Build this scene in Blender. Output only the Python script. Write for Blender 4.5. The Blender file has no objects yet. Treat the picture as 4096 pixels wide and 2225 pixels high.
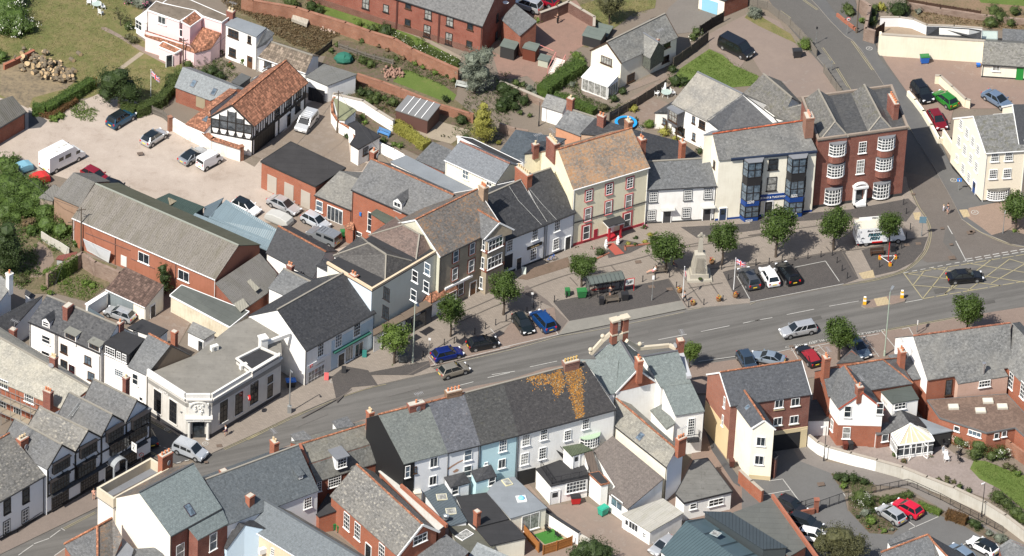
import bpy,math,random,sys
from mathutils import Vector as V,Matrix
S=bpy.context.scene
random.seed(7)
# ---------------- camera, sky, sun, exposure ----------------
PITCH,ROLL,FPX,DIST=36.0,2.86,27600.0,885.0
W0,H0=4096.0,2225.0
cd=bpy.data.cameras.new("camera");cam=bpy.data.objects.new("camera",cd);S.collection.objects.link(cam)
Rm=Matrix.Rotation(math.radians(90-PITCH),3,'X')@Matrix.Rotation(math.radians(ROLL),3,'Z')
CP=Rm@V((0,0,DIST))
cam.matrix_world=Matrix.Translation(CP)@Rm.to_4x4()
cd.sensor_width=36;cd.lens=FPX*36/W0;cd.clip_start=10;cd.clip_end=20000
S.camera=cam
SUN_EL,SUN_AZ=math.radians(51),math.atan2(-.75,-.66)
w=bpy.data.worlds.new("World");S.world=w;w.use_nodes=True
nt=w.node_tree;sky=nt.nodes.new('ShaderNodeTexSky');sky.sky_type='NISHITA';sky.sun_disc=False
sky.sun_elevation=SUN_EL;sky.sun_rotation=math.pi/2-SUN_AZ;sky.altitude=50;sky.dust_density=1.5
nt.links.new(sky.outputs[0],nt.nodes['Background'].inputs[0]);nt.nodes['Background'].inputs[1].default_value=.088
sd=bpy.data.lights.new("sun",'SUN');sd.energy=4.8;sd.angle=math.radians(.53);sd.color=(1,.95,.865)
so=bpy.data.objects.new("sun",sd);S.collection.objects.link(so)
sv=V((math.cos(SUN_AZ)*math.cos(SUN_EL),math.sin(SUN_AZ)*math.cos(SUN_EL),math.sin(SUN_EL)))
so.rotation_euler=sv.to_track_quat('Z','Y').to_euler();so.location=sv*300
S.view_settings.view_transform='Standard';S.view_settings.look='None';S.view_settings.exposure=0.58
S.view_settings.gamma=1
S.cycles.max_bounces=6;S.cycles.use_denoising=True
# ---------------- measuring: a pixel of the photograph -> a point on a level, a wall or a roof ----------------
TX={'1':0,'2':1000,'3':2000,'4':3000};TY={'A':0,'B':740,'C':1465}
CUST={}
def src(t,x,y):
 if t=='D':return x*1.5907,y*1.5907
 if t in CUST:x0,y0,s=CUST[t];return x0+x/s,y0+y/s
 return TX[t[1]]+x/1.8408,TY[t[0]]+y/1.8408
def P(s):
 out=[];t=None
 for k in s.split():
  if k[0].isalpha():t=k;continue
  a=[float(q)for q in k.split(',')]
  out.append(src(t,a[0],a[1])+((a[2]if len(a)>2 else None),))
 return out
def ray(px):
 return Rm@V(((px[0]-W0/2)/FPX,-(px[1]-H0/2)/FPX,-1))
def un(px,z=0.):
 d=ray(px);t=(z-CP.z)/d.z;return CP+d*t
def hit(px,p0,n):
 d=ray(px);return CP+d*((p0-CP).dot(n)/d.dot(n))
def ground(s,z=0.):return[un(q,q[2]if q[2]is not None else z)for q in P(s)]
# ---------------- materials ----------------
MC={}
class NT:
 def __init__(s,name):
  s.m=bpy.data.materials.new(name);s.m.use_nodes=True;s.t=s.m.node_tree;s.b=s.t.nodes['Principled BSDF']
 def n(s,typ,ins={},**kw):
  o=s.t.nodes.new('ShaderNode'+typ)
  for k,v in kw.items():setattr(o,k,v)
  for k,v in ins.items():s.put(o.inputs[k],v)
  return o
 def put(s,i,v):
  if isinstance(v,bpy.types.NodeSocket):s.t.links.new(v,i)
  elif isinstance(v,tuple)and len(v)==3 and i.type=='RGBA':i.default_value=v+(1,)
  else:i.default_value=v
 def co(s,which='UV',scale=(1,1,1),rot=0):
  c=s.n('TexCoord');return s.n('Mapping',{0:c.outputs[which],3:scale,2:(0,0,rot)}).outputs[0]
 def noise(s,vec,sc,det=4,rough=.6):return s.n('TexNoise',{'Vector':vec,'Scale':sc,'Detail':det,'Roughness':rough}).outputs[0]
 def ramp(s,f,a,b):return s.n('MapRange',{0:f,1:a,2:b}).outputs[0]
 def mix(s,f,a,b,bt='MIX'):
  o=s.n('Mix',data_type='RGBA',blend_type=bt);s.put(o.inputs[0],f);s.put(o.inputs[6],a);s.put(o.inputs[7],b);return o.outputs[2]
 def math(s,op,a,b=0.):return s.n('Math',{0:a,1:b},operation=op).outputs[0]
 def fin(s,col,rough=.8,bump=None,bs=.3,bd=.02,metal=0.,spec=.3):
  s.put(s.b.inputs['Base Color'],col);s.put(s.b.inputs['Roughness'],rough);s.b.inputs['Metallic'].default_value=metal
  s.b.inputs['Specular IOR Level'].default_value=spec
  if bump is not None:
   b=s.n('Bump',{'Strength':bs,'Distance':bd,'Height':bump});s.put(s.b.inputs['Normal'],b.outputs[0])
  return s.m
def cached(f):
 def g(*a,**k):
  key=(f.__name__,a,tuple(sorted(k.items())))
  if key not in MC:MC[key]=f(*a,**k)
  return MC[key]
 return g
def mul(c,k):return tuple(min(1.,x*k)for x in c)
@cached
def plain(c,rough=.5,metal=0.,name='paint',spec=.4):
 t=NT(name);return t.fin(c,rough,metal=metal,spec=spec)
@cached
def render(c,dirt=.36,name='render'):
 t=NT(name);o=t.co('UV');a=t.noise(o,.45,5);b=t.noise(t.co('UV',(3.5,.35,1)),1.2,4)
 fine=t.noise(o,14,3)
 f=t.math('MULTIPLY',t.ramp(t.math('ADD',a,t.math('MULTIPLY',b,.6)),.72,1.15),dirt)
 col=t.mix(f,c,mul((c[0]*.55,c[1]*.5,c[2]*.42),1));col=t.mix(.12,col,t.mix(fine,mul(c,.6),mul(c,1.2)))
 return t.fin(col,.85,fine,.25,.02)
@cached
def brick(c1=(.36,.10,.05),c2=(.27,.075,.045),mo=(.35,.27,.22),sc=1.,var=.5,name='brick'):
 c1=mul(c1,.8);c2=mul(c2,.8);mo=mul(mo,.7);t=NT(name);o=t.co('UV')
 br=t.n('TexBrick',{'Vector':o,'Color1':c1,'Color2':c2,'Mortar':mo,'Scale':1.,'Mortar Size':.009*sc,'Brick Width':.23*sc,'Row Height':.078*sc,'Bias':-.1})
 a=t.noise(o,.7,5);f=t.noise(o,9,3)
 col=t.mix(t.math('MULTIPLY',t.ramp(a,.4,.75),var),br.outputs[0],mul(c2,.55))
 col=t.mix(t.math('MULTIPLY',t.ramp(f,.55,.8),.4),col,mul(c1,1.45))
 return t.fin(col,.85,br.outputs[1],-.3,.01)
@cached
def slate(c=(.13,.135,.14),con=.35,lich=0.,lc=(.42,.17,.03),pale=.15,w=.3,h=.19,moss=0.,name='slate',pc=None):
 c=c and mul(c,.72);t=NT(name);o=t.co('UV')
 br=t.n('TexBrick',{'Vector':o,'Color1':mul(c,1+con),'Color2':mul(c,1-con),'Mortar':mul(c,.35),'Scale':1.,'Mortar Size':.012,'Brick Width':w,'Row Height':h,'Bias':-.15,'Mortar Smooth':.3})
 col=br.outputs[0]
 sn=t.n('Vector Math'.replace(' ',''),{0:o,1:(w*1.0,h,1)},operation='DIVIDE').outputs[0]
 fl=t.n('VectorMath',{0:sn},operation='FLOOR').outputs[0]
 wn=t.n('TexWhiteNoise',{'Vector':fl});wv=wn.outputs[0]
 big=t.noise(o,.35,5,.62);mid=t.noise(o,1.6,5,.7)
 col=t.mix(t.math('MULTIPLY',t.ramp(wv,.80,.9),t.math('MULTIPLY',t.ramp(mid,.42,.6),min(1.,con*2))),col,pc or mul(c,2.0))
 col=t.mix(t.math('MULTIPLY',t.ramp(big,.42,.68),pale*1.6),col,mul((c[0]*2.1,c[1]*2.0,c[2]*1.8),1))
 col=t.mix(t.math('MULTIPLY',t.ramp(t.noise(t.co('UV',(2.2,.5,1)),.9,5,.7),.5,.75),.45),col,mul(c,.5))
 if lich:col=t.mix(t.math('MULTIPLY',t.ramp(t.math('ADD',t.noise(o,2.6,9,.85),t.math('MULTIPLY',big,.35)),.86-.17*lich,.97-.17*lich),.8),col,lc)
 sp=t.n('TexVoronoi',{'Vector':o,'Scale':2.2}).outputs[0]
 col=t.mix(t.math('MULTIPLY',t.math('LESS_THAN',sp,.09),t.math('MULTIPLY',t.ramp(mid,.5,.6),.55)),col,(.42,.41,.34))
 if moss:col=t.mix(t.math('MULTIPLY',t.ramp(t.noise(o,1.1,6,.75),.62-.2*moss,.7-.2*moss),.8),col,(.085,.08,.04))
 col=t.mix(.4,col,t.mix(t.ramp(t.noise(o,3.2,4,.9),.36,.64),mul(c,.45),mul(c,1.75)))
 return t.fin(col,t.ramp(wv,-1.2,1.6),br.outputs[1],-.6,.03,spec=.35)
@cached
def tile(c=(.36,.13,.06),con=.35,moss=.2,w=.24,h=.3,name='clay_tile'):
 c=c and mul(c,.72);t=NT(name);o=t.co('UV')
 br=t.n('TexBrick',{'Vector':o,'Color1':mul(c,1+con),'Color2':mul(c,1-con),'Mortar':mul(c,.3),'Scale':1.,'Mortar Size':.02,'Brick Width':w,'Row Height':h,'Bias':0.,'Mortar Smooth':.4});br.offset=0
 wv=t.n('TexWave',{'Vector':t.co('UV',(1/w/1.0,1,1)),'Scale':.16*2,'Distortion':0.}).outputs[1]
 fl=t.n('VectorMath',{0:t.n('VectorMath',{0:o,1:(w,h,1)},operation='DIVIDE').outputs[0]},operation='FLOOR').outputs[0]
 wn=t.n('TexWhiteNoise',{'Vector':fl}).outputs[0]
 col=t.mix(t.math('MULTIPLY',t.ramp(wn,.78,.85),.6),br.outputs[0],mul(c,1.8))
 col=t.mix(t.math('MULTIPLY',t.math('LESS_THAN',wn,.14),.6),col,mul(c,.4))
 col=t.mix(t.math('MULTIPLY',t.ramp(t.noise(o,.9,6,.72),.55,.75),moss*2),col,(.11,.095,.06))
 return t.fin(col,.85,t.math('ADD',br.outputs[1],wv),-.5,.03)
@cached
def corr(c=(.27,.26,.24),con=.4,per=.2,moss=.3,rough=.8,name='corrugated_sheet',metal=0.,spots=.5):
 c=c and mul(c,.72);t=NT(name);o=t.co('UV')
 wv=t.n('TexWave',{'Vector':t.co('UV',(1/per,1,1)),'Scale':.318,'Distortion':0.}).outputs[1]
 col=t.mix(t.math('MULTIPLY',wv,.55),c,mul(c,1-con*.8))
 col=t.mix(t.math('MULTIPLY',t.ramp(t.noise(o,4.5,6,.8),.52,.62),spots),col,mul(c,.42))
 col=t.mix(t.math('MULTIPLY',t.ramp(t.noise(t.co('UV',(2,.4,1)),.6,6,.7),.45,.75),moss),col,(c[0]*.55,c[1]*.55,c[2]*.42))
 col=t.mix(t.math('MULTIPLY',t.ramp(t.noise(o,8,3,.7),.62,.7),spots*.8),col,mul(c,1.7))
 pn=t.n('TexBrick',{'Vector':o,'Color1':(1,1,1),'Color2':(.86,.86,.86),'Mortar':(.7,.7,.7),'Scale':1.,'Mortar Size':.03,'Brick Width':1.1,'Row Height':2.3}).outputs[0]
 col=t.mix(.7,col,pn,'MULTIPLY')
 return t.fin(col,rough,wv,.7,.05,metal=metal)
@cached
def seam(c=(.11,.14,.16),per=.45,name='standing_seam_metal',rough=.45):
 c=c and mul(c,.72);t=NT(name);o=t.co('UV')
 wv=t.n('TexWave',{'Vector':t.co('UV',(1/per,1,1)),'Scale':.318},wave_profile='SAW').outputs[1]
 r=t.ramp(wv,.84,.92);col=t.mix(r,t.mix(t.noise(o,.6,4),mul(c,.85),mul(c,1.2)),mul(c,.4))
 return t.fin(col,rough,r,.6,.04,metal=.0)
@cached
def felt(c=(.12,.12,.125),con=.35,name='felt_roof',seams=.25,sc=.5,blot=0.):
 c=c and mul(c,.72);t=NT(name);o=t.co('UV');a=t.noise(o,sc,6,.68);b=t.noise(o,7,4,.7)
 col=t.mix(t.ramp(a,.32,.7),mul(c,1-con),mul(c,1+con));col=t.mix(.35,col,t.mix(b,mul(c,.5),mul(c,1.5)))
 if blot:col=t.mix(t.math('MULTIPLY',t.ramp(t.noise(o,1.3,7,.78),.56,.62),blot),col,(c[0]*.35,c[1]*.33,c[2]*.3))
 if seams:
  pn=t.n('TexBrick',{'Vector':o,'Color1':(1,1,1),'Color2':(.93,.93,.93),'Mortar':(1-seams,)*3,'Scale':1.,'Mortar Size':.03,'Brick Width':7.,'Row Height':1.0}).outputs[0]
  col=t.mix(1.,col,pn,'MULTIPLY')
 return t.fin(col,.8,b,.3,.02)
@cached
def earth(c1,c2,c3=None,s1=.25,s2=3.,f3=.4,rough=.95,fine=30.,name='ground',bump=.4,cover=.5,streak=0.):
 c1=c1 and mul(c1,.72);c2=c2 and mul(c2,.72);c3=c3 and mul(c3,.72);t=NT(name);o=t.co('Object');a=t.noise(o,s1,6,.65);b=t.noise(o,s2,6,.75);g=t.noise(o,fine,2,.7)
 col=t.mix(t.ramp(a,.35,.65),c1,c2);col=t.mix(t.math('MULTIPLY',t.ramp(b,.4,.7),.45),col,mul(c2,.72))
 if c3:col=t.mix(t.math('MULTIPLY',t.ramp(t.math('ADD',b,t.math('MULTIPLY',a,.5)),.98-f3*.5,1.06-f3*.5),cover),col,c3)
 if streak:
  q=t.co('Object',(1,1,1),-.40);st=t.n('TexNoise',{'Vector':t.n('Mapping',{0:q,3:(.03,.55,1)}).outputs[0],'Scale':1.6,'Detail':5,'Roughness':.65}).outputs[0]
  col=t.mix(t.math('MULTIPLY',t.ramp(st,.48,.62),streak),col,mul(c1,.62));col=t.mix(t.math('MULTIPLY',t.ramp(st,.5,.36),streak*.8),col,mul(c2,1.3))
 col=t.mix(.28,col,t.mix(t.ramp(g,.3,.7),mul(c1,.45),mul(c2,1.6)))
 return t.fin(col,rough,g,bump,.03)
@cached
def paver(c=(.30,.235,.19),c2=(.25,.2,.17),bw=.4,bh=.2,rot=0.,mo=.6,stain=.3,name='paving',off=.5):
 c=c and mul(c,.72);c2=c2 and mul(c2,.72);t=NT(name);o=t.co('Object',(1,1,1),rot)
 br=t.n('TexBrick',{'Vector':o,'Color1':c,'Color2':c2,'Mortar':mul(c,mo),'Scale':1.,'Mortar Size':.012*bw/.2,'Brick Width':bw,'Row Height':bh});br.offset=off
 a=t.noise(t.co('Object'),.3,6,.68);b=t.noise(t.co('Object'),5,5,.8)
 col=t.mix(t.math('MULTIPLY',t.ramp(a,.45,.72),stain),br.outputs[0],mul(c,.55));col=t.mix(t.math('MULTIPLY',t.ramp(b,.5,.75),.3),col,mul(c,.55))
 return t.fin(col,.85,br.outputs[1],-.2,.01)
@cached
def leafm(c=(.07,.11,.03),c2=None,name='foliage',rough=.6):
 c=c and mul(c,.55);c2=c2 and mul(c2,.58);t=NT(name);o=t.co('Object');a=t.noise(o,1.7,3);b=t.noise(o,14,2)
 col=t.mix(t.ramp(a,.35,.65),mul(c,.6),c2 or mul(c,1.35));col=t.mix(t.ramp(b,.45,.65),col,mul(c2 or c,1.7));col=t.mix(t.ramp(b,.45,.3),col,mul(c,.45))
 m=t.fin(col,rough,spec=.3);t.b.inputs['Subsurface Weight'].default_value=0
 tr=t.n('BsdfTranslucent',{'Color':mul(c2 or c,1.6)});mx=t.n('MixShader',{0:.22,1:t.b.outputs[0],2:tr.outputs[0]})
 t.t.links.new(mx.outputs[0],t.t.nodes['Material Output'].inputs[0]);return m
def bark():return earth((.09,.07,.05),(.13,.10,.08),name='bark')
@cached
def glass(k=0):
 t=NT('window_glass');o=t.co('Object');c=[(.016,.02,.024),(.035,.04,.045),(.16,.16,.15),(.06,.08,.10),(.012,.013,.015)][k]
 col=t.mix(t.ramp(t.noise(o,2.2,3),.4,.6),c,mul(c,2.2))
 return t.fin(col,.08,spec=.6)
@cached
def clearglass(c=(.75,.8,.8),a=.45):
 t=NT('clear_glass');t.b.inputs['Alpha'].default_value=a;return t.fin(c,.08,spec=.6)
@cached
def carpaint(c,metal=.0):
 t=NT('car_paint');t.b.inputs['Coat Weight'].default_value=.8;t.b.inputs['Coat Roughness'].default_value=.05
 return t.fin(c,.32,metal=metal,spec=.5)
WHITE=(.84,.83,.80);CREAM=(.78,.72,.55);BLACK=(.02,.02,.022);LEAD=(.22,.23,.25);CLAY=(.42,.15,.07)
UPVC=plain((.82,.82,.80),.35,name='white_frame');DARKF=plain((.025,.022,.022),.4,name='dark_frame');BROWNF=plain((.06,.035,.022),.5,name='brown_frame')
# ---------------- mesh building ----------------
class MB:
 def __init__(s):s.v=[];s.f=[];s.m=[];s.uv=[]
 def poly(s,pts,m=0,u=None):
  pts=[V(p)for p in pts];n=V((0,0,0))
  for i in range(len(pts)):n+=pts[i].cross(pts[(i+1)%len(pts)])
  if n.length<1e-9:return
  n.normalize()
  if u is None:
   u=V((1,0,0))if abs(n.z)>.9995 else V((0,0,1)).cross(n).normalized()
  vv=n.cross(u);b=len(s.v);s.v+=pts;s.f.append(list(range(b,b+len(pts))));s.m.append(m)
  s.uv+=[(p.dot(u),p.dot(vv))for p in pts]
 def prism(s,poly,z0,z1,m=0,mt=None,top=True,bot=True):
  n=len(poly);a=[V((p[0],p[1],z0 if not hasattr(z0,'__len__')else z0[i]))for i,p in enumerate(poly)]
  b=[V((p[0],p[1],z1 if not hasattr(z1,'__len__')else z1[i]))for i,p in enumerate(poly)]
  ar=sum(poly[i][0]*poly[(i+1)%n][1]-poly[(i+1)%n][0]*poly[i][1]for i in range(n))
  if ar<0:a.reverse();b.reverse()
  for i in range(n):j=(i+1)%n;s.poly([a[i],a[j],b[j],b[i]],m)
  if top:s.poly(b,m if mt is None else mt)
  if bot:s.poly(a[::-1],m)
 def slab(s,pts,t,m=0,me=None):
  pts=[V(p)for p in pts];n=V((0,0,0))
  for i in range(len(pts)):n+=pts[i].cross(pts[(i+1)%len(pts)])
  if n.z<0:pts.reverse()
  lo=[p-V((0,0,t))for p in pts];s.poly(pts,m);s.poly(lo[::-1],m if me is None else me)
  for i in range(len(pts)):j=(i+1)%len(pts);s.poly([lo[i],lo[j],pts[j],pts[i]],m if me is None else me)
 def box(s,c,d,yaw=0.,m=0,pitch=0.):
  R=Matrix.Rotation(yaw,3,'Z')@Matrix.Rotation(pitch,3,'Y');c=V(c);x,y,z=d[0]/2,d[1]/2,d[2]/2
  P_=[c+R@V((a*x,b*y,e*z))for e in(-1,1)for a,b in((-1,-1),(1,-1),(1,1),(-1,1))]
  for q in((3,2,1,0),(4,5,6,7),(0,1,5,4),(1,2,6,5),(2,3,7,6),(3,0,4,7)):s.poly([P_[i]for i in q],m)
 def frame(s,o,X,Y,Z,d,m=0):
  x,y,z=X*d[0]/2,Y*d[1]/2,Z*d[2]/2
  P_=[o+x*a+y*b+z*e for e in(-1,1)for a,b in((-1,-1),(1,-1),(1,1),(-1,1))]
  for q in((3,2,1,0),(4,5,6,7),(0,1,5,4),(1,2,6,5),(2,3,7,6),(3,0,4,7)):s.poly([P_[i]for i in q],m)
 def bar(s,p,q,w,h,m=0):
  p,q=V(p),V(q);d=q-p
  if d.length<1e-4:return
  X=d.normalized();Y=V((0,0,1)).cross(X)
  Y=V((1,0,0))if Y.length<1e-3 else Y.normalized()
  s.frame((p+q)/2,X,Y,X.cross(Y),(d.length,w,h),m)
 def cyl(s,p,q,r0,r1=None,n=8,m=0,caps=True):
  r1=r0 if r1 is None else r1;p,q=V(p),V(q);d=(q-p).normalized();a=d.orthogonal().normalized();b=d.cross(a)
  A=[p+(a*math.cos(2*math.pi*i/n)+b*math.sin(2*math.pi*i/n))*r0 for i in range(n)]
  B=[q+(a*math.cos(2*math.pi*i/n)+b*math.sin(2*math.pi*i/n))*r1 for i in range(n)]
  for i in range(n):j=(i+1)%n;s.poly([A[i],A[j],B[j],B[i]],m)
  if caps:s.poly(A[::-1],m);s.poly(B,m)
 def tube(s,pts,r,n=6,m=0):
  for i in range(len(pts)-1):
   s.cyl(pts[i],pts[i+1],r if not hasattr(r,'__len__')else r[i],r if not hasattr(r,'__len__')else r[i+1],n,m)
 def lathe(s,c,prof,n=12,m=0):
  c=V(c);R=[[c+V((r*math.cos(2*math.pi*i/n),r*math.sin(2*math.pi*i/n),z))for i in range(n)]for r,z in prof]
  for k in range(len(R)-1):
   for i in range(n):j=(i+1)%n;s.poly([R[k][i],R[k][j],R[k+1][j],R[k+1][i]],m)
  s.poly(R[0][::-1],m);s.poly(R[-1],m)
 def blob(s,c,r,n=8,k=6,m=0,jit=0.,rnd=random):
  c=V(c);r=V(r)if hasattr(r,'__len__')else V((r,r,r));R=[]
  for a in range(k+1):
   th=math.pi*a/k;R.append([c+V((r.x*math.sin(th)*math.cos(2*math.pi*i/n),r.y*math.sin(th)*math.sin(2*math.pi*i/n),-r.z*math.cos(th)))*(1)+V((rnd.uniform(-1,1)*r.x,rnd.uniform(-1,1)*r.y,rnd.uniform(-1,1)*r.z))*jit*(0<a<k)for i in range(n)])
  for a in range(k):
   for i in range(n):
    j=(i+1)%n
    if a==0:s.poly([R[0][0],R[1][j],R[1][i]][::-1],m)
    elif a==k-1:s.poly([R[a][i],R[a][j],R[k][0]],m)
    else:s.poly([R[a][i],R[a][j],R[a+1][j],R[a+1][i]],m)
 def build(s,name,mats,parent=None,smooth=False,label=None):
  me=bpy.data.meshes.new(name);off=V((0,0,0))if parent is None else wloc(parent)
  me.from_pydata([tuple(v-off)for v in s.v],[],s.f)
  if not isinstance(mats,(list,tuple)):mats=[mats]
  for m in mats:me.materials.append(m)
  me.polygons.foreach_set('material_index',s.m)
  uv=me.uv_layers.new(name='UVMap');fl=[c for t in s.uv for c in t];uv.data.foreach_set('uv',fl)
  if smooth:me.polygons.foreach_set('use_smooth',[True]*len(s.f))
  me.update();o=bpy.data.objects.new(name,me);S.collection.objects.link(o)
  if parent is not None:o.parent=parent
  if label:o['label']=label
  return o
def wloc(o):
 l=V(o.location)
 while o.parent is not None:o=o.parent;l+=V(o.location)
 return l
def tag(o,label,cat,group=None):
 o['label']=label;o['category']=cat
 if group:o['group']=group
 return o
def thing(name,label,cat,loc=(0,0,0),group=None):
 o=bpy.data.objects.new(name,None);S.collection.objects.link(o);o.location=loc;o.empty_display_size=.5
 return tag(o,label,cat,group)
def single(name,mb,mats,label,cat,group=None,smooth=False):
 c=sum((v for v in mb.v),V((0,0,0)))/len(mb.v);z=min(v.z for v in mb.v);off=V((c.x,c.y,z))
 mb.v=[v-off for v in mb.v];o=mb.build(name,mats,None,smooth);o.location=off;return tag(o,label,cat,group)
def struct(o,kind='structure'):o['kind']=kind;return o
def copy_tree(o,parent=None):
 c=o.copy();S.collection.objects.link(c);c.parent=parent
 for ch in o.children:copy_tree(ch,c)
 return c
def place(proto,used,loc,rz=0.,sc=1.,label=None,group=None):
 o=proto if not used else copy_tree(proto);o.location=loc;o.rotation_euler=(0,0,rz);o.scale=(sc,sc,sc)if not hasattr(sc,'__len__')else sc
 if label:o['label']=label
 if group:o['group']=group
 return o
 # ---------------- buildings ----------------
def xy(v):return V((v.x,v.y,0))
class Bld:pass
BS={}
def solve_ridge(A,B,px,h,pitch):
 e=xy(B-A).normalized();n=V((-e.y,e.x,0));lo,hi=h-8,h+14;t=math.tan(math.radians(pitch))
 f=lambda z:abs((un(px,z)-A).dot(n))-(z-h)/t
 zs=[h+i*.05 for i in range(1,260)]
 return min(zs,key=lambda z:abs(f(z)))
def winmesh(w,h,style,fm,key):
 mb=MB();cols,rows=style;t=.07;X,Y,Z=V((1,0,0)),V((0,1,0)),V((0,0,1))
 for sx in(-1,1):mb.frame(V((sx*(w/2-t/2),-.03,0)),X,Y,Z,(t,.08,h))
 for sz in(-1,1):mb.frame(V((0,-.03,sz*(h/2-t/2))),X,Y,Z,(w-2*t,.08,t))
 bw=.05 if cols*rows<7 else .035
 for i in range(1,cols):mb.frame(V((-w/2+w*i/cols,-.03,0)),X,Y,Z,(bw,.06,h-2*t))
 for i in range(1,rows):mb.frame(V((0,-.032,-h/2+h*i/rows)),X,Y,Z,(w-2*t,.06,.07 if(i*2==rows)else bw))
 return mb
WM={}
def glaze(o,X,n,w,h,style=(2,2),fm=None,parent=None,pane=None,sill=True,sur=None,name='window',surw=.12,lab=None):
 fm=fm or UPVC;k=(round(w,2),round(h,2),style,fm.name,pane,sill,sur.name if sur else None,surw)
 if k not in WM:
  mb=winmesh(w,h,style,fm,k)
  if sill:mb.box((0,-.07,-h/2-.05),(w+.2,.16,.08),m=1 if sur else 0)
  if sur:
   for sx in(-1,1):mb.box((sx*(w/2+surw/2),-.015,0),(surw,.05,h),m=1)
   mb.box((0,-.016,h/2+surw/2),(w+2*surw,.05,surw),m=1)
  a=mb.build(name,[fm]+([sur]if sur else[]));pm=MB();pm.box((0,.0,0),(w-.1,.03,h-.1));b=pm.build('pane',glass(pane if pane is not None else 0))
  WM[k]=(a.data,b.data);bpy.data.objects.remove(a);bpy.data.objects.remove(b)
 da,db=WM[k];up=X.cross(n)
 if up.z<0:X=-X;up=-up
 M3=Matrix((X,-n,up)).transposed()
 f=bpy.data.objects.new(name,da);S.collection.objects.link(f);p=bpy.data.objects.new('pane',db);S.collection.objects.link(p)
 f.parent=parent;p.parent=f;f.matrix_local=Matrix.Translation(o-wloc(parent))@M3.to_4x4();p.matrix_local=Matrix.Translation((0,-.015,0))
 return f
def win(b,wall,pts,w=1.,h=1.2,style=(2,2),fm=None,pane=None,sill=True,sur=None,out=.02,**kw):
 p0,n,X=b.pl[wall];r=[];w*=1.1;h*=1.27
 for i,q in enumerate(P(pts)):
  pn=pane if pane is not None else random.choice((0,0,1,3,4));r.append(glaze(hit(q,p0,n)+n*out,X,n,w,h,style,fm,b.root,pn,sill,sur,**kw))
 return r
def door(b,wall,pts,w=.95,h=2.05,m=None,fm=None,z0=None,name='door',frame=True):
 p0,n,X=b.pl[wall];z0=b.z0 if z0 is None else z0
 for q in P(pts):
  o=hit(q,p0,n);o.z=z0+h/2;mb=MB();Z=V((0,0,1))
  mb.frame(o+n*.03,X,n,Z,(w,.05,h),0);mb.frame(o+n*.06+Z*h*.2,X,n,Z,(w*.6,.03,h*.35),1)
  d=mb.build(name,[m or plain((.05,.05,.055),.5,name='door_paint'),glass(0)],b.root)
  if frame:
   fb=MB()
   for s_ in(-1,1):fb.frame(o+n*.05+X*s_*(w/2+.05),X,n,Z,(.1,.1,h+.1))
   fb.frame(o+n*.05+Z*(h/2+.05),X,n,Z,(w,.1,.1));fb.build('door_frame',fm or UPVC,d)
def panel(b,wall,pts,w,h,m,t=.05,name='panel',z=None,out=0.):
 p0,n,X=b.pl[wall];L=[]
 for q in P(pts):
  o=hit(q,p0,n)
  if z is not None:o.z=z
  mb=MB();mb.frame(o+n*(t/2+out),X,n,V((0,0,1)),(w,t,h));L.append(mb.build(name,m,b.root))
 return L
def band(b,wall,z,hh,m,t=.04,name='plinth',a=0.,c=1.):
 p0,n,X=b.pl[wall];q0,q1=b.ends[wall];mb=MB();u=q0.lerp(q1,a);v=q0.lerp(q1,c)
 mb.frame(V(((u.x+v.x)/2,(u.y+v.y)/2,z))+n*t/2,X,n,V((0,0,1)),((v-u).length,t,hh));return mb.build(name,m,b.root)
def mkwalls(b,W,names='frbl'):
 for i,k in enumerate(names):
  p,q=W[i],W[(i+1)%len(W)];X=xy(q-p).normalized();n=V((X.y,-X.x,0));b.pl[k]=(V(p),n,X);b.ends[k]=(xy(p),xy(q))
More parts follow.
